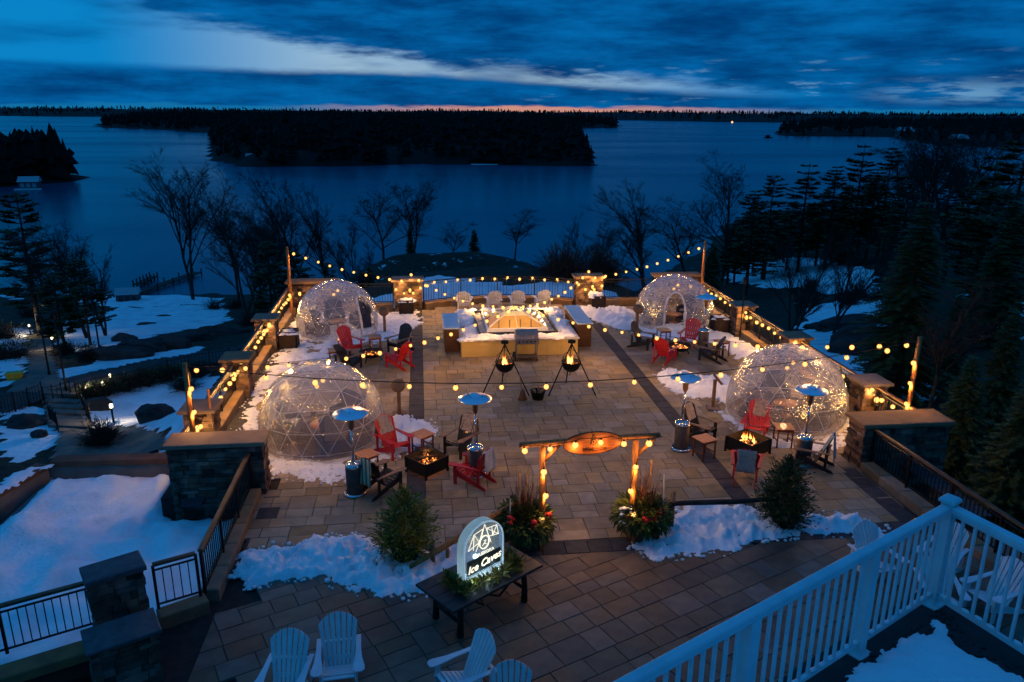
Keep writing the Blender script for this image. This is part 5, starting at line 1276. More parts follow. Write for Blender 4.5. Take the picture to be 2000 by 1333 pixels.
# ================================================================ festoon lights
BM = MB(); BM.ico((0, 0, -.104), .062, 2, sc=(1, 1, 1.08)); BULB_ME = BM.mesh('bulb', BULB)
SM_ = MB(); SM_.lathe([(.012, 0), (.02, -.005), (.022, -.045), (.012, -.05)], 8); SOCK_ME = SM_.mesh('socket', BLK)
def string(pts, label, spacing=.6, sag=.25, e=5.5, light_every=1, wire_r=.008, z_noise=.02, start=.3, scale=1.):
    """wire through pts with a sag in each span; sockets and bulbs hang from it"""
    t = thing('festoon_lights', (0, 0, 0), 0, label, 'string lights', 'strings of warm festoon bulbs')
    P = []
    for a, b in zip(pts[:-1], pts[1:]):
        a, b = Vector(a), Vector(b); sg = sag * (b - a).length * .1 if not callable(sag) else sag((b - a).length); n = 14
        for i in range(n + (1 if b == Vector(pts[-1]) else 0)): f = i / n; p = a.lerp(b, f); p.z -= sg * 4 * f * (1 - f); P.append(p)
    w_ = MB(); w_.tube(P, wire_r, 4, cap=False); w_.build('cable', BLK, t)
    d = start; acc = 0; i = 0; n = 0
    for a, b in zip(P[:-1], P[1:]):
        L_ = (b - a).length
        while d <= acc + L_:
            p = a.lerp(b, (d - acc) / L_); inst(SOCK_ME, 'socket', t, p, (0, 0, 0)); bl = inst(BULB_ME, 'bulb', t, p, (U(-.15, .15), U(-.15, .15), 0), (scale * U(.88, 1.14),) * 3)
            if n % light_every == 0: lamp('bulb_light', p + Vector((0, 0, -.20)), e * 2.5 * light_every, WARM, t, .04)
            n += 1; d += spacing
        acc += L_
    return t
APX = Vector((CX + .03, 29.3, 1.62))
string([PT['FL'], PT['FR']], 'foremost string of bulbs, hung straight across between the two front poles', 1.17, lambda L_: .78, e=9, wire_r=.013, start=1.9)
string([PT['FL'], APX], 'string of bulbs running from the front left pole to the skylight', .72, lambda L_: .62, e=7)
string([PT['FR'], APX], 'string of bulbs running from the front right pole to the skylight', .72, lambda L_: .62, e=7)
string([(-.7, 35.4, 1.9), APX + Vector((0, .5, -.1))], 'string of bulbs running from the left wide pillar to the skylight', .62, lambda L_: .5, e=7)
string([(8.0, 35.4, 1.9), APX + Vector((0, .5, -.1))], 'string of bulbs running from the right wide pillar to the skylight', .62, lambda L_: .5, e=7)
string([PT['BL'], (-.6, 35.3, 1.45)], 'string of bulbs sloping from the rear left pole over the dome to the wide pillar', .55, lambda L_: .22, e=6)
string([PT['BR'], (7.9, 35.3, 1.45)], 'string of bulbs sloping from the rear right pole over the dome to the wide pillar', .5, lambda L_: .22, e=6)
string([(-.1, 35.2, 1.3)] + [(p.x, p.y - .06, 1.32) for p in ar[1:-1:2]] + [(7.35, 35.2, 1.3)], 'string of bulbs along the curved lakeside railing', .62, lambda L_: .08, e=5)
string([(-1.3, 35.2, 1.2), (-.7, 35.15, .95), (-.1, 35.2, 1.2)], 'bulbs looped over the left wide pillar', .42, lambda L_: .12, e=2.5, start=.1)
string([(7.3, 35.2, 1.25), (8.0, 35.15, .95), (8.7, 35.2, 1.3)], 'bulbs looped over the right wide pillar', .42, lambda L_: .12, e=2.5, start=.1)
string([PT['FL'] + Vector((.1, -.05, -.1)), (-5.68, 18.4, 2.2), (-5.7, 18.42, 1.45)], 'bulbs wound down the front left pole', .62, lambda L_: .0, e=8, start=.35)
string([PT['FR'] + Vector((-.1, -.05, -.1)), (13.22, 18.45, 2.3), (13.2, 18.45, 1.3)], 'bulbs wound down the front right pole', .6, lambda L_: .0, e=8, start=.4)
for x, s_, lb in ((-5.95, 1, 'left'), (13.2, -1, 'right')):
    ys_ = (18.6, 20.2, 22.4, 24.7, 27.2, 29.7, 32.2, 34.6)
    string([(x + s_ * .08, y, 1.36 if i % 2 else 1.22) for i, y in enumerate(ys_)], 'string of bulbs looped along the %s side railing' % lb, .55, lambda L_: .16, e=7, light_every=1)
string([(ax0 - .5, ay - .2, az_ + .05), (ax0 + .35, ay - .2, az_ + .07), (CX - .5, ay - .28, az_ + .2), (CX + .15, ay - .28, az_ + .21), (ax1 - .3, ay - .2, az_ + .1), (ax1 + .5, ay - .2, az_ + .12)], 'bulbs strung along the beam and oval sign of the arch', .535, lambda L_: .02, e=3.6, start=.1)
for x, s_, lb in ((ax0, 1, 'left'), (ax1, -1, 'right')):
    string([(x + .02, ay - .1, 2.02), (x + .1 * s_, ay - .1, 1.4), (x, ay - .12, .7)], 'bulbs hanging down the %s post of the arch' % lb, .56, lambda L_: 0, e=4.5, start=.1)

# ================================================================ planters with winter greens, evergreens
def sprays(mb, c, rx, rz_, n, droop, seed, l0=.22, l1=.42, w=.045, up=.2):
    """fans of needle sprays over a mound"""
    random.seed(seed)
    for i in range(n):
        a = U(0, 2 * math.pi); ph = math.asin(U(-.35, 1)); d = Vector((math.cos(a) * math.cos(ph), math.sin(a) * math.cos(ph), math.sin(ph)))
        q = U(.45, 1.); p = Vector(c) + Vector((d.x * rx * q, d.y * rx * q, d.z * rz_ * q)); L_ = U(l0, l1)
        dr = (d + Vector((U(-.5, .5), U(-.5, .5), U(-.2, .5) + up - droop))).normalized(); sd = dr.cross(Vector((0, 0, 1)))
        if sd.length < .1: sd = Vector((1, 0, 0))
        sd.normalize(); e = p + dr * L_ * .6; tip = p + dr * L_ + Vector((0, 0, -droop * L_ * .5)); ww = w * U(.6, 1.4); o = len(mb.v)
        mb.v += [tuple(p), tuple(e + sd * ww + Vector((0, 0, -ww * .3))), tuple(tip), tuple(e - sd * ww + Vector((0, 0, -ww * .3)))]; mb.f += [(o, o + 1, o + 2), (o, o + 2, o + 3)]; mb.sm += [False, False]
def greens_planter(x, y, label, seed, snow_side=False):
    t = thing('winter_planter', (x, y, 0), R(8), label, 'planter'); s_ = .34
    for a in range(4):
        M = Matrix.Rotation(a * math.pi / 2, 4, 'Z'); b = MB(); b.add([(-s_ * .8, -s_ * .8, 0), (s_ * .8, -s_ * .8, 0), (s_, -s_, .58), (-s_, -s_, .58), (-s_ * .8, -s_ * .8 + .04, 0), (s_ * .8, -s_ * .8 + .04, 0), (s_, -s_ + .04, .58), (-s_, -s_ + .04, .58)], [(0, 1, 2, 3), (5, 4, 7, 6), (3, 2, 6, 7), (0, 4, 5, 1), (1, 5, 6, 2), (0, 3, 7, 4)], M); b.build('side_panel', BRICKR, t)
        b = MB(); b.tube([(-s_ * .8, -s_ * .8, 0), (-s_, -s_, .6)], .03, 5, M=M); b.build('corner_batten', WOODO, t)
    b = MB(); sprays(b, (0, 0, .64), .58, .34, 2000, .35, seed, .10, .22, .030); sprays(b, (0, 0, .54), .58, .2, 1600, .8, seed + 1, .1, .22, .028, -.2); b.build('evergreen_boughs', NEEDLEP, t, kind='stuff')
    random.seed(seed + 2)
    b = MB()
    for i in range(46):
        a = U(0, 6.3); p = Vector((U(-.2, .2), U(-.2, .2), .7)); q = p + Vector((U(-.35, .35), U(-.35, .35), U(.6, 1.1))); b.tube([p, p.lerp(q, .5) + Vector((U(-.04, .04), U(-.04, .04), 0)), q], [.007, .005, .002], 3, cap=False)
    b.build('dogwood_twigs', mat('red_twig', (.16, .04, .025), .6), t, kind='stuff')
    for i, (bx, by, hh, mm) in enumerate(((-.12, -.05, 1.75, BIRCH), (.03, .06, 1.62, BIRCH), (.16, -.04, 1.5, BIRCH), (-.34, -.1, 1.2, BIRCHW)) if not snow_side else ((.16, 0, 1.85, BIRCH), (.42, -.12, 1.55, BIRCHW), (.0, .1, 1.2, BIRCH))):
        b = MB(); b.tube([(bx, by, .55), (bx + U(-.02, .02), by, hh * .65), (bx + U(-.05, .05), by, hh)], [.03, .028, .022] if mm is BIRCH else [.016, .014, .012], 7); b.build('birch_pole', mm, t)
    for i in range(9):
        a = U(-2.6, -.4); q_r = U(.42, .58); b = MB(); b.ico((q_r * math.cos(a), q_r * math.sin(a), U(.66, .92)), U(.05, .08), 2); b.build('red_ornament', mat('red_bauble', (.5, .02, .015), .22), t)
    return t
BIRCH = mat('birch', (.40, .22, .10), .7, (.22, .11, .05), 8, bump=.3, stretch=(1, 1, .5)); BIRCHW = mat('pale_stick', (.5, .47, .45), .6)
greens_planter(2.02, 14.5, 'winter planter of evergreen boughs and birch poles at the left foot of the arch', 101); greens_planter(4.62, 14.55, 'winter planter of boughs and red baubles with snow, right foot of the arch', 111, True)
sn_ = MB(); random.seed(5)
for i in range(26): sn_.ico((4.22 + U(-.14, .12), 14.32 + U(-.14, .16), .80 + U(-.35, .12)), U(.02, .055), 1, sc=(1.3, 1.2, .6))
tag(sn_.build('snow_clumps', SNOW), 'clumps of snow caught on the left side of the right winter planter', 'snow', kind='stuff')
def evergreen_pot(x, y, h, rx, label, seed, m):
    t = thing('potted_evergreen', (x, y, 0), 0, label, 'evergreen', None)
    b = MB(); b.lathe([(0, 0), (.25, 0), (.33, .42), (.35, .44), (.30, .42), (0, .38)], 16); b.build('pot', DARKB, t)
    b = MB(); b.tube([(0, 0, .3), (0, 0, h * .95)], [.04, .01], 6); b.build('trunk', BARK, t)
    random.seed(seed); b = MB()
    for i in range(30):
        f = i / 29; z = .26 + (h - .42) * f; r_ = rx * min(1, .78 + 1.3 * f) * (1 - f ** 3.2) ** .62 * (.84 + .16 * math.sin(i * 3.)); 
        for j in range(int(14 + 20 * (1 - f))):
            a = U(0, 6.3); rr = r_ * U(.75, 1.12); p0 = Vector((0, 0, z)); p1 = Vector((rr * math.cos(a), rr * math.sin(a), z + U(-.2, .2)))
            for q in range(9):
                g_ = .25 + .75 * (q / 8); p = p0.lerp(p1, g_) + Vector((U(-.05, .05), U(-.05, .05), U(-.04, .04))); dr = ((p1 - p0).normalized() + Vector((U(-.9, .9), U(-.9, .9), U(-.2, .8)))).normalized(); L_ = U(.08, .16); sd = dr.cross(Vector((U(-1, 1), U(-1, 1), 1))).normalized() * U(.009, .018); o = len(b.v)
                b.v += [tuple(p), tuple(p + dr * L_ * .55 + sd), tuple(p + dr * L_), tuple(p + dr * L_ * .55 - sd)]; b.f += [(o, o + 1, o + 2, o + 3)]; b.sm += [False]
    b.build('crown', m, t)
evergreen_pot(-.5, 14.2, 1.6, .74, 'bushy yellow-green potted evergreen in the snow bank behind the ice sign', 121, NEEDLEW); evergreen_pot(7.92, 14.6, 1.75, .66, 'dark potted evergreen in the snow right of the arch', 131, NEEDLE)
# split-rail barriers
def rail_log(p, q, label, r=.06, m=WOODL):
    t = thing('split_rail', (0, 0, 0), 0, label, 'log rail'); b = MB(); p, q = Vector(p), Vector(q); b.tube([p, p.lerp(q, .3) + Vector((0, .01, .012)), p.lerp(q, .7) + Vector((0, -.01, -.012)), q], [r * .8, r, r * 1.05, r * .75], 7); b.build('log', m, t); return t
t = rail_log(G(1004, 984, .95), G(800, 1108, .28), 'peeled log rail sloping from the left winter planter down to the evergreen', m=WOODO); b = MB(); b.tube([(.05, 13.93, 0), (.05, 13.93, .5)], .05, 7); b.build('post', WOODL, t); b = MB(); b.tube([(.35, 13.95, 0), (.36, 13.95, .36)], .04, 7); b.build('post', WOODO, t)
t = rail_log((4.8, 14.65, .72), (7.7, 14.75, .66), 'dark log rail from the right winter planter to the dark evergreen', m=BARK); b = MB(); b.tube([(5.35, 14.7, 0), (5.35, 14.7, 1.02)], .06, 7); b.build('post', WOODL, t)

# ================================================================ table with the ice sign
ta = R(35.6); TC = Vector((.92, 12.38, 0))
tb = thing('rustic_table', TC, ta, 'long dark rustic table holding the carved ice sign', 'table')
for i in range(4):
    b = MB(); b.box(-1.08, -.55 + i * .276, .715, 1.08, -.55 + i * .276 + .272, .765, ch=.008); b.build('top_board', mat('slate_wood', (.045, .04, .038), .38, (.03, .027, .026), 4, bump=.15, stretch=(.6, 6, 1)), tb)
DT = mat('dark_timber', (.03, .02, .014), .8, bump=.5)
for sx in (-1, 1):
    for sy in (-1, 1):
        b = MB(); b.tube([(sx * .78, sy * .36, 0), (sx * .78 + .01, sy * .36, .35), (sx * .76, sy * .34, .715)], [.065, .055, .06], 8); b.build('leg', DT, tb)
    b = MB(); b.tube([(sx * .78, -.36, .28), (sx * .78, .36, .30)], .035, 7); b.build('stretcher', DT, tb)
b = MB(); b.tube([(-.78, 0, .3), (0, .03, .33), (.78, 0, .3)], .04, 7); b.build('stretcher', DT, tb)
for s_ in (-1, 1): b = MB(); b.tube([(s_ * .6, -.36, .70), (s_ * .2, -.3, .36), (0, 0, .33)], .022, 6); b.build('twisted_brace', DT, tb)
ICE = bpy.data.materials.new('clear_ice'); ICE.use_nodes = True; b_ = ICE.node_tree.nodes['Principled BSDF']; k = N(ICE.node_tree)
b_.inputs['Base Color'].default_value = (.80, .92, .96, 1); b_.inputs['Roughness'].default_value = .12; b_.inputs['IOR'].default_value = 1.31; b_.inputs['Transmission Weight'].default_value = .88
nn = k.n('ShaderNodeTexNoise'); nn.inputs['Scale'].default_value = 9; bp = k.n('ShaderNodeBump'); bp.inputs['Strength'].default_value = .4; k.L(nn.outputs[0], bp.inputs['Height']); k.L(bp.outputs[0], b_.inputs['Normal'])
b_.inputs['Emission Color'].default_value = (.55, .85, 1, 1); b_.inputs['Emission Strength'].default_value = .05  # faint emission stands in for light caught inside the ice
ICEW = mat('frosted_ice_glow', (.82, .93, .97), .3, bump=.5, emit=(.6, .85, 1.), es=.28)  # edges and plinth glow by themselves, imitating LED light in frosted ice
ENG = mat('engraved_frost_glow', (.95, .93, .85), .5, emit=(1., .90, .66), es=1.1)  # engraving is no lamp; emission gives it a lit look
ice = thing('ice_sign', TC + Vector((.0, .0, .765)), ta, 'carved arched block of ice reading MUSKOKA Ice Caves, lit from below', 'ice sculpture')
FI = Matrix.Rotation(R(90), 4, 'X')      # local xy -> vertical plane facing -y
out_ = [(-.47, .0), (.47, .0), (.47, .55)] + [(.47 * math.cos(math.pi * i / 16), .55 + .47 * math.sin(math.pi * i / 16)) for i in range(1, 16)] + [(-.47, .55)]
b = MB(); b.prism(out_, .20, Matrix.Translation((0, .10, .10)) @ FI); blk = b.build('ice_block', ICE, ice)
b = MB(); b.box(-.5, -.17, .0, .5, .17, .10, ch=.03); b.build('ice_plinth', ICEW, ice)
b = MB()
for i in range(len(out_)): p, q = out_[i], out_[(i + 1) % len(out_)]; b.tube([(p[0] * .985, -.10, .10 + p[1] * .99 + .004), (q[0] * .985, -.10, .10 + q[1] * .99 + .004)], .017, 4, cap=False)
b.build('frosted_edge', ICEW, blk)
b = MB(); b.box(-.40, -.106, .16, .40, -.1015, .46); b.build('dark_panel', mat('dark_panel', (.02, .03, .035), .4), blk)
b = MB()
def stroke(x0, y0, x1, y1, r=.010): r *= .8; b.tube([(x0, -.112, .10 + y0), (x1, -.112, .10 + y1)], r, 4)
for i in range(20): a, c = 2 * math.pi * i / 20, 2 * math.pi * (i + 1) / 20; stroke(.0 + .11 * math.cos(a), .62 + .13 * math.sin(a), .0 + .11 * math.cos(c), .62 + .13 * math.sin(c), .014)
for s_ in ((.0, .60, .045, .655), (.0, .60, -.045, .56), (.0, .60, .05, .565), (-.01, .655, .02, .655), (-.07, .74, .01, .98), (.01, .98, .16, .56), (-.12, .66, -.20, .50), (.10, .70, .34, .66), (.34, .66, .30, .86), (.06, .88, .30, .86), (.06, .88, .34, .66), (.18, .87, .20, .68), (.30, .86, .20, .68), (.10, .70, .06, .88), (-.38, .58, -.24, .86), (-.24, .86, -.03, .90), (-.38, .58, -.12, .66), (-.24, .86, -.12, .66), (-.24, .86, -.26, .55), (-.12, .66, -.03, .90)): stroke(*s_, r=.008)
b.build('emblem', ENG, blk, kind='stuff')
text_mesh('MUSKOKA', .09, Matrix.Translation((.02, -.112, .10 + .405)) @ FI, 'lettering', ENG, blk, 0, .004, .0)
text_mesh('Ice Caves', .205, Matrix.Translation((.0, -.112, .10 + .20)) @ FI @ Matrix.Rotation(R(6), 4, 'Z'), 'lettering', ENG, blk, .35, .006, .0015)
for i, x in enumerate((-.36, -.05, .3)):
    b = MB(); b.ico((x, -.19, .07), .022, 1); b.build('uplight', emis('led', (.45, .8, 1.), 5), ice); lamp('uplight_glow', (x, -.24, .10), .8, (.55, .85, 1.), ice.children[-1], .02)
lamp('panel_glow', (0, -.38, .62), 2.2, (1., .93, .75), ice.children[-1], .1); lamp('block_glow', (0, .22, .30), .8, (.6, .88, 1.), ice.children[-1], .05)
gr = thing('garland', TC + Vector((0, 0, .77)), ta, 'evergreen garland laid round the foot of the ice sign', 'garland')
b = MB(); random.seed(77)
for (x0, y0, x1, y1) in ((-.62, -.32, .72, -.30), (-.62, -.30, -.60, .22), (.60, -.3, .74, .05)):
    for i in range(26):
        f = i / 25; sprays(b, (x0 + (x1 - x0) * f, y0 + (y1 - y0) * f, .06), .07, .07, 16, .1, int(rnd() * 1e6), .08, .17, .02)
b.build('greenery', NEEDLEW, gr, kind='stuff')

# ================================================================ balcony in the foreground
DZ = 4.35
C0 = G(1818, 1178, DZ); topc = 5.45
e1_ = G(1205, 1333, topc) - G(1860, 978, topc); e1_.z = 0; e1_.normalize()
e2_ = G(2000, 1050, topc) - G(1864, 982, topc); e2_.z = 0; e2_.normalize()
dk = [C0 - e1_ * .18 - e2_ * .18, C0 + e1_ * 9 - e2_ * .18, C0 + e1_ * 9 + e2_ * 5, C0 + e2_ * 5 - e1_ * .18]
b = MB(); b.prism([(p.x, p.y) for p in dk], .25, Matrix.Translation((0, 0, DZ - .25))); bo = tag(b.build('balcony_deck', mat('deck_stone', (.045, .042, .04), .8, bump=.4)), 'stone-edged balcony deck at the lower right, carrying the white rail', 'balcony')
dw = [C0 + e1_ * 9 + e2_ * .0, C0, C0 + e2_ * 5, C0 + e1_ * 9 + e2_ * 5]
b = MB(); b.prism([(p.x, p.y) for p in dw], DZ - .26, Matrix.Translation((0, 0, 0))); tag(b.build('building_base', mat('dark_render', (.03, .027, .025), .8)), 'dark wall of the building under the balcony deck', 'building')
def white_rail(p, d, L_, posts, label, gap=.125):
    t = thing('balcony_rail', (p.x, p.y, DZ), math.atan2(d.y, d.x), label, 'railing')
    b = MB(); b.box(.06, -.045, 1.04, L_, .045, 1.10, ch=.012); b.build('top_rail', WHTP, t); b = MB(); b.box(.06, -.02, 1.0, L_, .02, 1.038); b.build('sub_rail', WHTP, t)
    b = MB(); b.box(.06, -.02, .09, L_, .02, .13); b.build('bottom_rail', WHTP, t)
    bm = MB(); bm.box(-.0125, -.0125, .131, .0125, .0125, 1.0); bm = bm.mesh('baluster', WHTP); n = int(L_ / gap)
    for i in range(1, n):
        x = i * gap + .04
        if any(abs(x - q) < .08 for q in posts): continue
        inst(bm, 'baluster', t, (x, 0, 0))
    for q in posts:
        b = MB(); b.box(q - .05, -.05, .0, q + .05, .05, 1.039); b.build('post', WHTP, t); b = MB(); b.box(q - .09, -.09, -.01, q + .09, .09, .015); b.build('base_plate', WHTP, t)
    s_ = MB(); random.seed(3)
    for i in range(int(L_ / .125)):
        if rnd() < .72: s_.ico((i * .125 + .1, U(-.005, .012), .142), .045, 1, sc=(1.15, .5, .5))
    s_.build('snow_on_rail', SNOW, t, kind='stuff')
    return t
r1 = white_rail(C0, e1_, 8.0, (1.28, 2.9, 4.5, 6.1), 'long white balcony rail with balusters sweeping from the corner post to the bottom edge')
r2 = white_rail(C0, e2_, 5.0, (1.9, 3.6), 'white balcony rail running right from the corner post')
cpst = thing('corner_post', (C0.x, C0.y, DZ), math.atan2(e1_.y, e1_.x), 'square white corner post with cap where the two balcony rails meet', 'post')
b = MB(); b.box(-.055, -.055, 0, .055, .055, 1.12); b.build('shaft', WHTP, cpst); b = MB(); b.box(-.075, -.075, 1.122, .075, .075, 1.17, ch=.02); b.build('cap', WHTP, cpst); b = MB(); b.box(-.1, -.1, 0.001, .1, .1, .018); b.build('base_plate', WHTP, cpst)
sp_ = [C0 + e1_ * .16 + e2_ * .14, C0 + e1_ * 1.2 + e2_ * .24, C0 + e1_ * 8 + e2_ * .3, C0 + e1_ * 8 + e2_ * 4.6, C0 + e1_ * .34 + e2_ * 4.6, C0 + e1_ * .26 + e2_ * 1.]
snow_patch([(p.x, p.y) for p in sp_], .10, 'sheet of snow filling the balcony deck', px=False, rim=.12, res=.035, z0=DZ + .01, seed=71., rough=.25, name='snow_sheet')
b = MB(); random.seed(12)
for i in range(900):
    a = U(0, 8) if rnd() < .6 else None
    p = C0 + (e1_ * a + e2_ * U(.1, .34)) if a is not None else C0 + (e2_ * U(0.2, 4.8) + e1_ * U(.1, .36)); b.ico((p.x, p.y, DZ + .01), U(.01, .03), 1, sc=(1, U(.6, 1), .5))
tag(b.build('gravel', ROCK), 'strip of dark gravel between the balcony kerb and the snow', 'gravel', kind='stuff')
# ================================================================ garden below, left
random.seed(91)
def drape(poly, name, m, label=None, dz=.06, res=.5, cat=None, smooth=True):
    P = [T(*p) for p in poly]; P = [(p.x, p.y) for p in P]; x0, x1, y0, y1 = min(p[0] for p in P), max(p[0] for p in P), min(p[1] for p in P), max(p[1] for p in P)
    nx, nyy = int((x1 - x0) / res) + 2, int((y1 - y0) / res) + 2; vs = {}; V = []; F = []
    for i in range(nx):
        for j in range(nyy):
            c = (x0 + (i + .5) * res, y0 + (j + .5) * res)
            if not inpoly(c[0], c[1], P): continue
            f = []
            for a, b in ((i, j), (i + 1, j), (i + 1, j + 1), (i, j + 1)):
                if (a, b) not in vs:
                    x, y = x0 + a * res, y0 + b * res; vs[a, b] = len(V); V.append((x, y, TZ(x, y) + dz))
                f.append(vs[a, b])
            F.append(tuple(f))
    mb = MB(); mb.add(V, F, None, True); o = mb.build(name, m)
    return struct(o)
PATH = mat('garden_path', (.17, .14, .115), .9, (.12, .10, .085), 1.5, bump=.3)
drape([(58, 665), (100, 662), (105, 700), (118, 745), (150, 755), (60, 770), (10, 770), (55, 735)], 'garden_path', PATH, dz=.12, res=.35)
drape([(0, 770), (60, 752), (200, 725), (330, 700), (460, 680), (480, 700), (400, 715), (260, 740), (150, 762), (80, 785), (0, 810)], 'garden_road', ASPH, dz=.10, res=.35)
drape([(95, 775), (140, 772), (160, 815), (175, 838), (120, 850), (95, 830), (90, 800)], 'garden_path', PATH, dz=.14, res=.25)
drape([(130, 840), (230, 836), (300, 845), (325, 862), (320, 880), (250, 900), (100, 900), (110, 870)], 'garden_circle', PATH, dz=.12, res=.25)
def rock(px, py, sx, sy, sz, label, seed=0, n=1):
    p = T(px, py); t = MB(); random.seed(int(px * 7 + py)); vs, fs = ICO[3]
    V = []
    for v in vs:
        d = 1 + .34 * noise.fractal(Vector(v) * 1.3 + Vector((px, py, 0)), 1, 2, 3); V.append((p.x + v[0] * sx * d, p.y + v[1] * sy * d, TZ(p.x, p.y) + v[2] * sz * d + sz * .2))
    t.add(V, fs, None, False); tag(t.build('boulder', ROCK), label, 'rock', 'boulders in the snowy garden')
rock(305, 815, .9, .6, .6, 'blocky dark boulder in the snow above the left wall end'); rock(50, 830, 1.1, .7, .5, 'dark boulder half buried in snow at far left'); rock(190, 798, 1.0, .6, .5, 'snow-capped boulder by the lit bollard'); rock(78, 852, .4, .3, .3, 'small dark stone below the far left boulder')
for i, (px, py, a, b_, c, lb) in enumerate(((238, 700, 2.2, .8, .8, 'leftmost lump of the dark rock ledge'), (275, 690, 2.0, .8, .9, 'second lump of the dark rock ledge from the left'), (320, 678, 2.2, .6, .7, 'third lump of the dark rock ledge'), (370, 667, 2.3, .6, .7, 'fourth lump of the dark rock ledge'), (425, 657, 2.6, .7, .7, 'lump of the dark rock ledge nearest the parapet'), (285, 634, 1.2, .4, .25, 'low dark outcrop in the middle of the snow slope'), (320, 618, .9, .3, .2, 'flat dark outcrop higher on the snow slope'), (243, 665, 1.1, .7, .5, 'small rock in the snow slope above the ledge'), (150, 345, .5, .3, .2, 'x'))):
    if lb == 'x': continue
    rock(px, py, a, b_, c, lb)
for i, (px, py, a, b_, c, lb) in enumerate(((1660, 640, 3.2, 1.4, 1.0, 'dark rock breaking through the right-hand snow slope'), (1700, 690, 3.0, 1.6, 1.5, 'large dark rock under the big right spruce'), (1600, 640, 1.4, .7, .4, 'small rock in the right-hand snow slope'), (1790, 742, 1.0, .7, .7, 'dark boulder behind the front right pole'))): rock(px, py, a, b_, c, lb)
# lamps
def lamppost(px, py, h, label, lit=False):
    p = T(px, py); t = thing('lamp_post', (p.x, p.y, TZ(p.x, p.y)), 0, label, 'lamp post'); b = MB(); b.tube([(0, 0, 0), (0, 0, .4), (0, 0, h)], [.12, .07, .05], 8); b.build('pole', IRON, t)
    b = MB(); b.lathe([(.06, h), (.2, h + .12), (.22, h + .5), (.05, h + .62), (0, h + .66)], 8); b.build('lamp_head', IRON, t)
    if lit: g_ = MB(); g_.ico((0, 0, h + .3), .15, 2); g_.build('globe', LMP, t); lamp('lamp_light', (0, 0, h + .9), 60, (1., .8, .55), t.children[-1], .1)
LMP = emis('lamp_white', (1., .85, .55), 4.)
lamppost(130, 765, 4.6, 'black street lamp post by the garden steps'); lamppost(197, 700, 4.4, 'slim dark lamp post on the snow slope'); lamppost(97, 735, 3.6, 'unlit lamp post beside the garden path')
def bollard(px, py, h, label, e):
    p = T(px, py); z = TZ(p.x, p.y); t = thing('bollard_light', (p.x, p.y, z), 0, label, 'path light', 'lit path lights in the garden'); b = MB(); b.tube([(0, 0, 0), (0, 0, h)], .055, 8); b.build('post', IRON, t)
    g_ = MB(); g_.lathe([(.05, h), (.09, h + .03), (.09, h + .2), (.05, h + .24), (0, h + .25)], 10); g_.build('lantern', LMP, t); lamp('path_light', (0, 0, h + .42), e, (1., .78, .5), t.children[-1], .06)
bollard(222, 826, .85, 'lit bollard lamp in the snow near the round patch of paving', 150); bollard(60, 655, .9, 'lit path lamp at far left of the path head', 160); bollard(82, 655, .9, 'lit path lamp at the head of the path, left of the yellow box', 160)
bollard(106, 685, .9, 'lit path lamp right of the garden path', 110); bollard(218, 752, .5, 'small lit lamp among the dark bushes, right one', 12); bollard(203, 765, .4, 'small lit lamp among the dark bushes, left one', 12); bollard(172, 772, .3, 'low lamp glowing inside the yellow-lit bush', 45)
bollard(118, 592, 1.2, 'tiny distant lamp among the trees near the shore', 20)
def grit_bin(px, py, label, s=1.):
    p = T(px, py); t = thing('grit_bin', (p.x, p.y, TZ(p.x, p.y)), R(12), label, 'bin', 'yellow bins by the garden path'); m = mat('yellow_plastic', (.70, .36, .03), .5, (.6, .3, .02))
    b = MB(); b.add([(-.6, -.35, .0), (.6, -.35, .0), (.6, .35, 0), (-.6, .35, 0), (-.75, -.45, .7), (.75, -.45, .7), (.75, .45, .7), (-.75, .45, .7)], [(0, 3, 2, 1), (4, 5, 6, 7), (0, 1, 5, 4), (1, 2, 6, 5), (2, 3, 7, 6), (3, 0, 4, 7)], Matrix.Scale(s, 4)); b.build('tub', m, t)
    b = MB(); b.box(-.8, -.5, .705, .8, .5, .82, Matrix.Scale(s, 4), ch=.1); b.build('lid', m, t)
grit_bin(30, 742, 'yellow grit bin at the left edge beside the path', .62); grit_bin(113, 662, 'yellow grit bin lit by the path lamps', .6)
# garden railings and steps
def garden_rail(a, b, label, h=1.1, gap=.22):
    p, q = T(*a), T(*b); p.z = TZ(p.x, p.y); q.z = TZ(q.x, q.y); t = thing('garden_railing', (0, 0, 0), 0, label, 'railing'); d = q - p; n = max(2, int(d.length / gap)); mb = MB()
    for i in range(n + 1):
        c = p.lerp(q, i / n); z = TZ(c.x, c.y); mb.box(c.x - .012, c.y - .012, z, c.x + .012, c.y + .012, z + h)
    mb.build('bars', IRON, t, kind='stuff'); 
    for zz in (h, .15):
        w_ = MB(); w_.tube([Vector((p.lerp(q, i / 8).x, p.lerp(q, i / 8).y, TZ(p.lerp(q, i / 8).x, p.lerp(q, i / 8).y) + zz)) for i in range(9)], .022, 4); w_.build('rail', IRON, t)
    for i in range(0, 4):
        c = p.lerp(q, i / 3); w_ = MB(); w_.tube([(c.x, c.y, TZ(c.x, c.y)), (c.x, c.y, TZ(c.x, c.y) + h + .15)], .035, 5); w_.build('post', IRON, t)
garden_rail((0, 815), (85, 783), 'black railing along the garden road at far left'); garden_rail((152, 785), (330, 735), 'black railing along the road behind the dark bushes'); garden_rail((330, 735), (450, 712), 'black railing along the road near the stone parapet')
garden_rail((88, 790), (140, 778), 'short handrail at the top of the garden steps', 1.0, .9); garden_rail((98, 822), (115, 845), 'short black railing left of the lower steps', 1.0); garden_rail((162, 800), (178, 828), 'short black railing right of the lower steps', 1.0)
p_, q_ = T(118, 775), T(140, 838); st_ = thing('garden_steps', (0, 0, 0), 0, 'broad stone steps leading down through the snowy garden', 'steps'); 
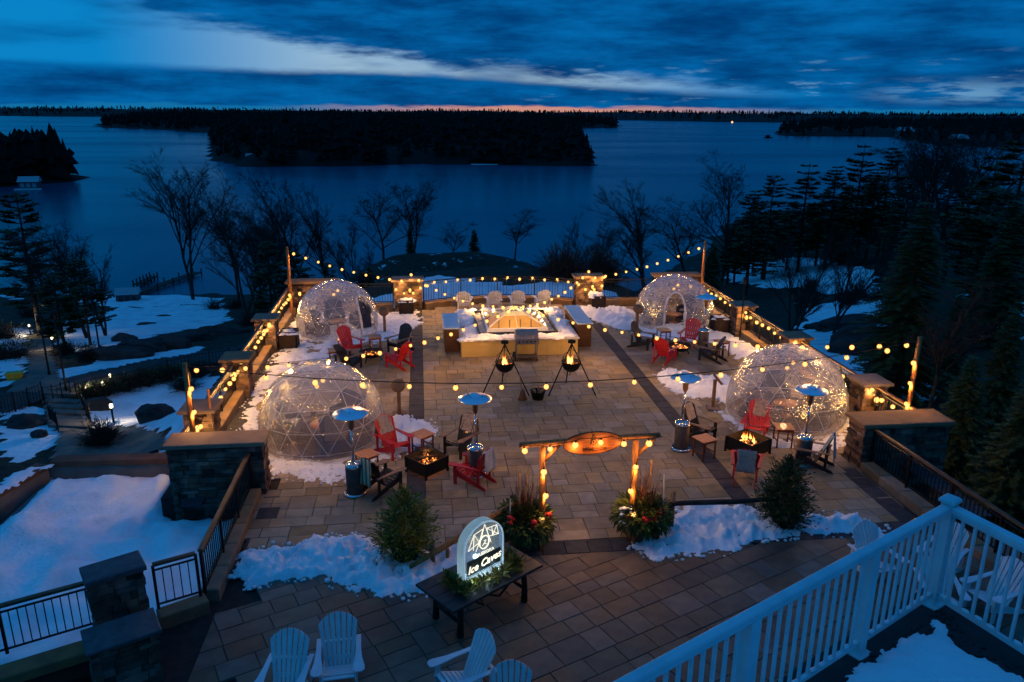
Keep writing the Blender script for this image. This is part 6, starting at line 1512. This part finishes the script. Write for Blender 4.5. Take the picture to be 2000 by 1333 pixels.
for i in range(7):
    c = p_.lerp(q_, i / 6); b = MB(); b.cbox(0, 0, 0, 2.2, .5, .16, Matrix.Translation((c.x, c.y, TZ(c.x, c.y) + .2)) @ Matrix.Rotation(R(-12), 4, 'Z')); b.build('step', PATH, st_)
# retaining wall at the far left
p1_, p2_ = T(0, 895), T(90, 915)
t = thing('retaining_wall', (0, 0, 0), 0, 'low brown retaining wall at the far left edge below the snow', 'wall'); b = MB(); M = Matrix.Translation((-14.3, 19.6, 0)) @ Matrix.Rotation(R(15), 4, 'Z')
b.box(-4, -.2, -6.2, 3.2, .2, -4.1, M); b.build('wall', STONE, t); b = MB(); b.box(-4.05, -.3, -4.098, 3.25, .3, -3.95, M); b.build('coping', BRN, t)

# ================================================================ vegetation
def bush(px, py, r, h, label, seed, m=BARK, n=260, w=.012, leaf=None, pos=None):
    p = pos or T(px, py); random.seed(seed); t = thing('bush', (p.x, p.y, TZ(p.x, p.y) - .05), 0, label, 'bush'); b = MB()
    for i in range(n):
        a = U(0, 6.3); e = U(.15, 1.5); L_ = U(.5, 1.) * math.hypot(r * math.cos(e), h * math.sin(e)); d = Vector((math.cos(a) * math.cos(e), math.sin(a) * math.cos(e), math.sin(e)))
        s0 = Vector((U(-.3, .3) * r, U(-.3, .3) * r, 0)); mid = s0 + d * L_ * .55 + Vector((U(-.1, .1), U(-.1, .1), U(0, .15))); e_ = s0 + d * L_ + Vector((U(-.12, .12), U(-.12, .12), 0))
        b.tube([s0, mid, e_], [w * 1.6, w, w * .5], 3, cap=False)
        for q in range(2): f = U(.4, .95); c = s0.lerp(e_, f); b.tube([c, c + Vector((U(-.3, .3), U(-.3, .3), U(0, .3))) * min(1, r * .6)], [w * .8, w * .4], 3, cap=False)
    b.build('twigs', m, t, kind='stuff')
    if leaf:
        b = MB(); sprays(b, (0, 0, h * .35), r * .9, h * .6, leaf, .1, seed + 1, .12, .3, .05); b.build('foliage', NEEDLE, t, kind='stuff')
    return t
bush(200, 868, 1.1, 1.5, 'leafless bush beside the round garden paving', 1, n=420, w=.014)
for i, (px, py, r, h, lb) in enumerate(((172, 778, 1.2, .9, 'yellow-lit bush around the low garden lamp'), (205, 770, 1.3, 1.0, 'dark shrub right of the lit bush'), (240, 762, 1.5, 1.1, 'dark shrub along the road railing, third from left'), (285, 752, 1.6, 1.2, 'dark shrub along the road railing, fourth'), (330, 742, 1.6, 1.1, 'dark shrub along the road railing, fifth'), (385, 735, 1.6, 1.1, 'dark shrub at the road railing nearest the tall pole'), (360, 760, 1.2, .9, 'bare shrub in the snow left of the tall pole'), (150, 640, 1.6, 1.2, 'bare shrub by the snow slope edge'), (175, 700, 1.6, 1.3, 'shrub at the foot of the slim lamp post'), (130, 690, 1.4, 1.0, 'dark shrub between path and snow slope'), (20, 700, 2.6, 1.6, 'dark shrub at the left edge of the garden'), (12, 660, 2.6, 1.8, 'dark shrub behind the left edge path lamps'), (60, 620, 2.6, 1.8, 'dark shrub above the path head'))):
    bush(px, py, r, h, lb, 300 + i, n=240, leaf=300 if i in (0, 1, 2, 3, 4, 10, 11, 12) else 60)
# bare trees: recursive limbs
def bare_tree_mesh(seed, h, spread=.5, forks=1, lean=0., dens=1.):
    random.seed(seed); tr_, cr_ = MB(), MB()
    def limb(p, d, L_, r, lev, mb):
        n = 5 if lev < 2 else 3; pts = [p]; rs = [r]; dd = d.copy()
        for i in range(n):
            dd = (dd + Vector((U(-.16, .16), U(-.16, .16), U(-.06, .09)))).normalized(); pts.append(pts[-1] + dd * (L_ / n)); rs.append(r * (1 - .62 * (i + 1) / n))
        mb.tube(pts, rs, (7, 5, 4, 3, 3, 3)[min(lev, 5)], cap=False)
        if lev >= 5: return
        kids = (int(11 * dens), 7, 5, 4, 3)[lev]
        for c in range(kids):
            f = U(.3 if lev == 0 else .2, 1.); i = min(n - 1, int(f * n)); q = pts[i].lerp(pts[i + 1], f * n - i); ax = Vector((U(-1, 1), U(-1, 1), U(-.3, .3))).normalized(); sp = spread * U(.7, 1.4)
            nd = (dd * math.cos(sp) + ax * math.sin(sp) * 1.25 + Vector((0, 0, .03 if lev else .1))).normalized(); limb(q, nd, L_ * U(.30, .62) * (1.2 - f * .45), max(.016, rs[i] * .55), lev + 1, cr_)
    for k_ in range(forks):
        d = Vector((lean + (U(-.28, .28) if forks > 1 else 0), U(-.1, .1), 1)).normalized(); limb(Vector((U(-.3, .3) * (forks > 1), 0, -.3)), d, h * U(.70, .86), h * .013 + .03, 0, tr_)
    return tr_.mesh('trunk', BARK), cr_.mesh('crown', BARK)
BT = [bare_tree_mesh(11, 20, .55, 2, .03), bare_tree_mesh(42, 20, .62, 1, -.05, 1.2), bare_tree_mesh(13, 20, .42, 1), bare_tree_mesh(14, 20, .7, 1, .1), bare_tree_mesh(15, 20, .35, 3)]
def tree_pos(px, ytop, y):
    q = AtY(px, ytop, y); z = TZ(q.x, y) - .15; return q.x, y, max(z, LAKE - .3), q.z
def bare(px, ytop, y, v, label, sx=1., grp='leafless trees around the terrace'):
    x, y, z, zt = tree_pos(px, ytop, y); h = zt - z; s = h / 19.; t = thing('leafless_tree', (x, y, z), U(0, 6.3), label, 'tree', grp)
    inst(BT[v][0], 'trunk', t, sc=(s * sx, s * sx, s)); inst(BT[v][1], 'crown', t, sc=(s * sx, s * sx, s))
for a in ((350, 335, 126, 0, 'tallest leafless tree on the left shore, in front of the lake', .85), (445, 358, 118, 1, 'leafless tree right of the tallest one on the left shore', .85), (530, 420, 100, 0, 'leafless tree just left of the rear left pole', .9), (465, 440, 84, 4, 'thin leafless stems behind the left parapet', 1.), (500, 392, 112, 3, 'leafless tree left of the rear left pole, thin-crowned', 1.1), (583, 362, 108, 2, 'slender leafless tree above the rear left dome', 1.), (640, 392, 102, 2, 'slender leafless tree right of the one above the rear left dome', 1.),
          (748, 372, 88, 1, 'broad leafless tree on the mound, left of its neighbour', 1.2), (803, 366, 88, 0, 'broad leafless tree on the mound, right one of the pair', 1.0), (868, 432, 92, 3, 'small leafless tree on the mound between the broad pair and the fir', 1.), (1003, 415, 88, 3, 'lone leafless tree on the right side of the mound', 1.2), (1140, 455, 96, 4, 'thin leafless saplings by the water behind the right pillar', .9),
          (1287, 392, 82, 2, 'dark leafless tree left of the rear right pole', 1.5), (1366, 392, 100, 3, 'leafless tree behind the rear right pole', 1.1), (1425, 325, 112, 1, 'tall leafless tree at the left edge of the right-hand wood', 1.1), (135, 432, 78, 3, 'leafless tree over the garden lamps at left', 1.1), (95, 470, 74, 2, 'slim leafless tree at far left near the path', 1.), (180, 480, 80, 4, 'thin leafless stems above the slim lamp post', .9),
          (1775, 285, 135, 1, 'leafless tree standing out over the bay at right', 1.3), (1838, 272, 120, 0, 'forked leafless tree near the right edge', 1.2), (1890, 262, 75, 2, 'tall leafless tree right of the big dark spruce', 1.3), (1800, 290, 140, 3, 'leafless tree behind the big dark spruce', 1.2), (1965, 250, 110, 1, 'leafless tree at the right edge against the far shore', 1.2), (1905, 300, 130, 0, 'pale leafless tree far right over the bay', 1.2),
          (690, 470, 100, 4, 'thin leafless stems behind the rear left dome string', 1.), (545, 430, 90, 3, 'leafless tree behind the rear left pole', 1.), (1650, 480, 60, 4, 'thin leafless stems in the right-hand snow clearing', 1.), (1560, 490, 55, 4, 'thin leafless stems beside the right-hand clearing', .9)): bare(*a[:5], sx=a[5])
bare(1850, 560, 24, 3, 'pale bare sapling in front of the big dark spruce', sx=1.)
# conifers
def conifer_mesh(seed, h, w, kind, dens=1., leaf=.4):
    random.seed(seed); tr_ = MB(); tr_.tube([(0, 0, -.5), (U(-.1, .1), 0, h * .5), (0, 0, h)], [h * .016, h * .010, .03], 6, cap=False); b = MB(); z = h * (.08 if kind == 'spruce' else .22)
    while z < h * .98:
        f = (z / h); env = (1 - f) ** (.8 if kind == 'spruce' else .55) * (1. if f > .25 else .75 + f)
        nb = int((6 if kind == 'spruce' else 5) * dens + 1)
        if kind == 'pine' and rnd() < .12: z += h * .03; continue
        for j in range(nb):
            a = U(0, 6.3); L_ = (.72 + 1.0 * abs(noise.noise(Vector((math.cos(a) * 1.3, math.sin(a) * 1.3, z * .35 + seed))))) * w * env * (U(.75, 1.1) if kind == 'spruce' else U(.45, 1.2)) + .15; dr = (-.18 if kind == 'spruce' else .12) + U(-.1, .12); p0 = Vector((0, 0, z)); d = Vector((math.cos(a), math.sin(a), dr)).normalized(); sd = Vector((-math.sin(a), math.cos(a), 0))
            if L_ > 1.: b.tube([p0, p0 + d * L_ * .9], [.04, .012], 3, cap=False)
            n = max(3, int(L_ * 4.2 * dens))
            for q in range(n):
                g_ = (.18 if kind == 'spruce' else .45) + (1 - (.18 if kind == 'spruce' else .45)) * q / max(1, n - 1); c = p0 + d * L_ * g_ + Vector((0, 0, -.25 * g_ * g_ * (L_ * .3) if kind == 'spruce' else .12 * g_)); ww = leaf * U(.6, 1.3) * (1.25 - g_ * .5)
                for s_ in (-1, 1):
                    tip = c + (d * U(.25, .8) + sd * s_ * U(.5, 1.) + Vector((0, 0, U(-.35, .05) if kind == 'spruce' else U(-.05, .4)))) * ww; m1_ = c + d * ww * .55; o = len(b.v); b.v += [tuple(c), tuple(m1_), tuple(tip)]; b.f.append((o, o + 1, o + 2)); b.sm.append(False)
        z += h * (.022 if kind == 'spruce' else .036) * U(.7, 1.3)
    return tr_.mesh('trunk', BARK), b.mesh('crown', NEEDLE)
CT = [conifer_mesh(21, 18, 3.8, 'pine', 2.1, .85), conifer_mesh(22, 18, 3.5, 'pine', 2.1, .8), conifer_mesh(23, 18, 3.2, 'spruce', 1.8, .7), conifer_mesh(24, 18, 4.4, 'pine', 1.9, .85), conifer_mesh(25, 18, 4.2, 'spruce', 2.6, .42)]
def conifer(px, ytop, y, v, label, sx=1., name='pine_tree', grp='dark evergreens around the terrace'):
    x, y, z, zt = tree_pos(px, ytop, y); s = (zt - z) / 18.; t = thing(name, (x, y, z), U(0, 6.3), label, 'tree', grp); inst(CT[v][0], 'trunk', t, sc=(s * sx, s * sx, s)); inst(CT[v][1], 'crown', t, sc=(s * sx, s * sx, s))
for a in ((30, 375, 82, 3, 'tiered pine at the left edge above the garden', 1.2), (150, 505, 66, 3, 'flat-branched pine over the garden lamps', 1.2), (100, 520, 60, 0, 'dark pine behind the garden path', 1.2),
          (926, 447, 88, 2, 'small dense fir on top of the mound', 1.5), (1513, 340, 110, 3, 'tall pine with a rounded head, left in the right-hand wood', 1.1), (1475, 372, 96, 1, 'pine left of the round-headed one in the right-hand wood', 1.2), (1582, 318, 112, 0, 'tall pine with spreading top, right-hand wood', 1.2), (1635, 325, 106, 1, 'pine behind the spreading one, right-hand wood', 1.2), (1690, 280, 118, 0, 'tallest pine of the right-hand wood, before the bay', 1.1), (1745, 285, 112, 3, 'broad pine right of the tallest one', 1.1), (1715, 330, 108, 1, 'pine filling the gap below the tallest one', 1.3), (1660, 355, 112, 2, 'spruce in the middle of the right-hand wood', 1.4), (1610, 375, 116, 3, 'pine low in the middle of the right-hand wood', 1.2), (1550, 395, 118, 3, 'spruce behind the rear right pole side', 1.3), (1500, 420, 114, 1, 'pine low at the left of the right-hand wood', 1.3), (1445, 425, 112, 1, 'spruce at the left end of the right-hand wood', 1.2), (1395, 470, 84, 2, 'small spruce by the rear right pole', 1.2), (1780, 350, 90, 3, 'dark pine behind the big spruce', 1.3),
          (1430, 440, 118, 1, 'lower pine of the dense fill, far left of the right-hand wood', 1.4), (1480, 425, 126, 3, 'lower pine of the dense fill, second from its left', 1.4), (1540, 415, 130, 1, 'lower pine of the dense fill, third from its left', 1.5), (1585, 395, 132, 3, 'lower pine of the dense fill, fourth from its left', 1.5), (1640, 385, 136, 1, 'lower pine of the dense fill, fifth from its left', 1.5), (1690, 380, 128, 3, 'lower pine of the dense fill, sixth from its left', 1.5), (1740, 390, 122, 1, 'lower pine of the dense fill, seventh from its left', 1.5), (1860, 340, 128, 1, 'lower pine of the dense fill, right of the huge spruce', 1.5), (1935, 345, 120, 3, 'lower pine of the dense fill, near the right edge', 1.5),
          (1950, 300, 62, 0, 'tall pine near the right edge', 1.2), (2010, 270, 50, 3, 'pine cut by the right edge', 1.3), (1900, 360, 80, 1, 'pine between the forked tree and the right edge', 1.2), (1990, 380, 44, 2, 'spruce at the right edge, lower', 1.3), (520, 470, 66, 3, 'dark pine left of the rear left pole', 1.2), (570, 490, 68, 3, 'dark pine behind the rear left pole', 1.5), (640, 515, 72, 1, 'dark spruce behind the rear left dome', 1.5), (720, 520, 74, 2, 'low spruce on the left flank of the mound', 1.4), (800, 440, 86, 2, 'dark fir between the broad leafless pair', 1.1)): conifer(*a[:5], sx=a[5])
for a in ((1812, 385, 33, 4, 'huge dark spruce right of the terrace, nearest tree', 1.25), (1775, 500, 42, 4, 'dark spruce left of the huge one', 1.2), (1935, 430, 58, 4, 'dark spruce right of the huge one', 1.), (1985, 600, 23, 4, 'near spruce at the right edge beside the railing', 1.1), (1880, 560, 34, 4, 'spruce just right of the huge one, lower', 1.), (1905, 690, 21, 4, 'low near spruce behind the right wall end', 1.3), (2040, 700, 18, 4, 'near spruce cut by the right edge, low', 1.3)): conifer(*a[:5], sx=a[5], name='spruce_tree')
# low scrub along the slopes
SCR = {}
for i in range(26):
    px, py = random.choice(((U(1380, 1600), U(560, 615)), (U(560, 760), U(545, 560)), (U(1040, 1240), U(535, 552)), (U(1650, 1760), U(560, 610)), (U(400, 520), U(600, 640))))
    p = T(px, py, 38); SCR[i] = bush(px, py, U(1.5, 2.8), U(1.2, 2.4), 'scrub', 500 + i, n=130, w=.02, leaf=60, pos=p); SCR[i]['px'] = px
for lo, hi, nm in ((0, 530, 'beside the left parapet'), (530, 900, 'behind the rear left dome'), (900, 1300, 'behind the curved lakeside railing'), (1300, 1645, 'beyond the right parapet'), (1645, 2000, 'by the right-hand snow clearing')):
    L_ = sorted([o for o in SCR.values() if lo <= o['px'] < hi], key=lambda o: o['px']); W_ = ['leftmost', 'second', 'third', 'fourth', 'fifth', 'sixth', 'seventh', 'eighth', 'ninth', 'tenth', 'eleventh', 'twelfth']
    for j, o in enumerate(L_): o['label'] = 'dark twiggy scrub %s, %s%s' % (nm, W_[min(j, 11)], '' if j == 0 else ' from the left'); o['group'] = 'scrub ' + nm
for o in SCR.values(): del o['px']
# ================================================================ shore details
def boathouse(px, py, z, s, label, lit=False, name='boathouse'):
    p = G(px, py, z); t = thing(name, p, R(8), label, 'boathouse'); b = MB(); b.box(-3 * s, -2 * s, 0, 3 * s, 2 * s, 2.4 * s); wl_ = b.build('wall', mat('grey_boards', (.10, .10, .11), .8), t)
    b = MB(); b.add([(-3.3 * s, -2.4 * s, 2.3 * s), (3.3 * s, -2.4 * s, 2.3 * s), (3.3 * s, 2.4 * s, 2.3 * s), (-3.3 * s, 2.4 * s, 2.3 * s), (-3.3 * s, 0, 4 * s), (3.3 * s, 0, 4 * s)], [(0, 1, 5, 4), (2, 3, 4, 5), (0, 4, 3), (1, 2, 5), (0, 3, 2, 1)]); b.build('roof', mat('old_snow_roof', (.42, .43, .45), .8), t)
    for x in (-1.8, 0, 1.8): b = MB(); b.box((x - .55) * s, -2.06 * s, .5 * s, (x + .55) * s, -2.001 * s, 1.8 * s); b.build('window', MATS['window_glass'] if not lit else mat('lit_window_tint', (.3, .36, .42), .4), t)  # lit look of the windows is only a paler pane colour
    b = MB(); b.box(-4 * s, -4 * s, -.3, 4 * s, -2.1 * s, .1); b.build('deck', WHTP, t)
boathouse(60, 368, LAKE + .4, 1.15, 'pale boathouse at the foot of the left peninsula', True); boathouse(494, 316, LAKE + .4, 1.2, 'snow-roofed boathouse on the near shore of the middle island', True)
boathouse(1765, 268, LAKE + 1, 3.2, 'distant white-roofed house on the shore across the right bay'); boathouse(1870, 283, LAKE + 1, 2.6, 'distant snow-roofed cottage far right across the bay'); boathouse(252, 588, -20.8, .55, 'small snow-roofed hut by the left landing')
for (a, b_, w_, lb) in (((640, 321), (700, 323), 1.2, 'snowy dock at the front of the middle island'), ((920, 321), (972, 321), 1.2, 'snow-covered dock at the right front of the middle island')):
    p, q = G(*a, LAKE + .4), G(*b_, LAKE + .4); m_ = MB(); m_.box(0, -w_, -.3, (q - p).length, w_, .0, Matrix.Translation(p) @ Matrix.Rotation(math.atan2((q - p).y, (q - p).x), 4, 'Z')); tag(m_.build('dock', SNOW), lb, 'dock')
def dock(a, b_, w_, label):
    p, q = G(*a, LAKE + .5), G(*b_, LAKE + .5); t = thing('dock', p, math.atan2((q - p).y, (q - p).x), label, 'dock'); L_ = (q - p).length; m_ = MB(); m_.box(0, -w_, -.12, L_, w_, .06); m_.build('deck', mat('dock_wood', (.05, .045, .042), .9), t)
    for i in range(6):
        for s_ in (-1, 1): m_ = MB(); m_.tube([(L_ * i / 5, s_ * w_, -1), (L_ * i / 5, s_ * w_, .8)], .13, 6); m_.build('piling', BARK, t)
dock((232, 584), (385, 532), .9, 'long dark timber dock reaching into the lake at left'); dock((268, 556), (300, 540), .7, 'short dock beside the long timber one')
t = thing('boat', G(1500, 270, LAKE), 0, 'lone dark boat far out on the lake at right', 'boat'); b = MB(); b.prism([(-5, -1.4), (4, -1.4), (6, 0), (4, 1.4), (-5, 1.4)], 1.5, Matrix.Translation((0, 0, -.3))); b.build('hull', DARKN, t); b = MB(); b.box(-3, -1, 1.21, 2, 1, 3.6); b.build('cabin', DARKN, t); b = MB(); b.tube([(0, 0, 3.6), (0, 0, 6)], .1, 5); b.build('mast', DARKN, t)
for i, (px, py, z) in enumerate(((145, 222, -15), (1430, 239, -19), (1550, 239, -17), (985, 236, -16))):
    p = G(px, py, z); b = MB(); b.ico(p, 3.2, 1); tag(b.build('shore_lamp', emis('shore_lamp', (1., .6, .3), 1.5)), 'pinprick light on the far shore, ' + ('far left', 'right of centre', 'towards the right', 'above the middle island')[i], 'lamp')
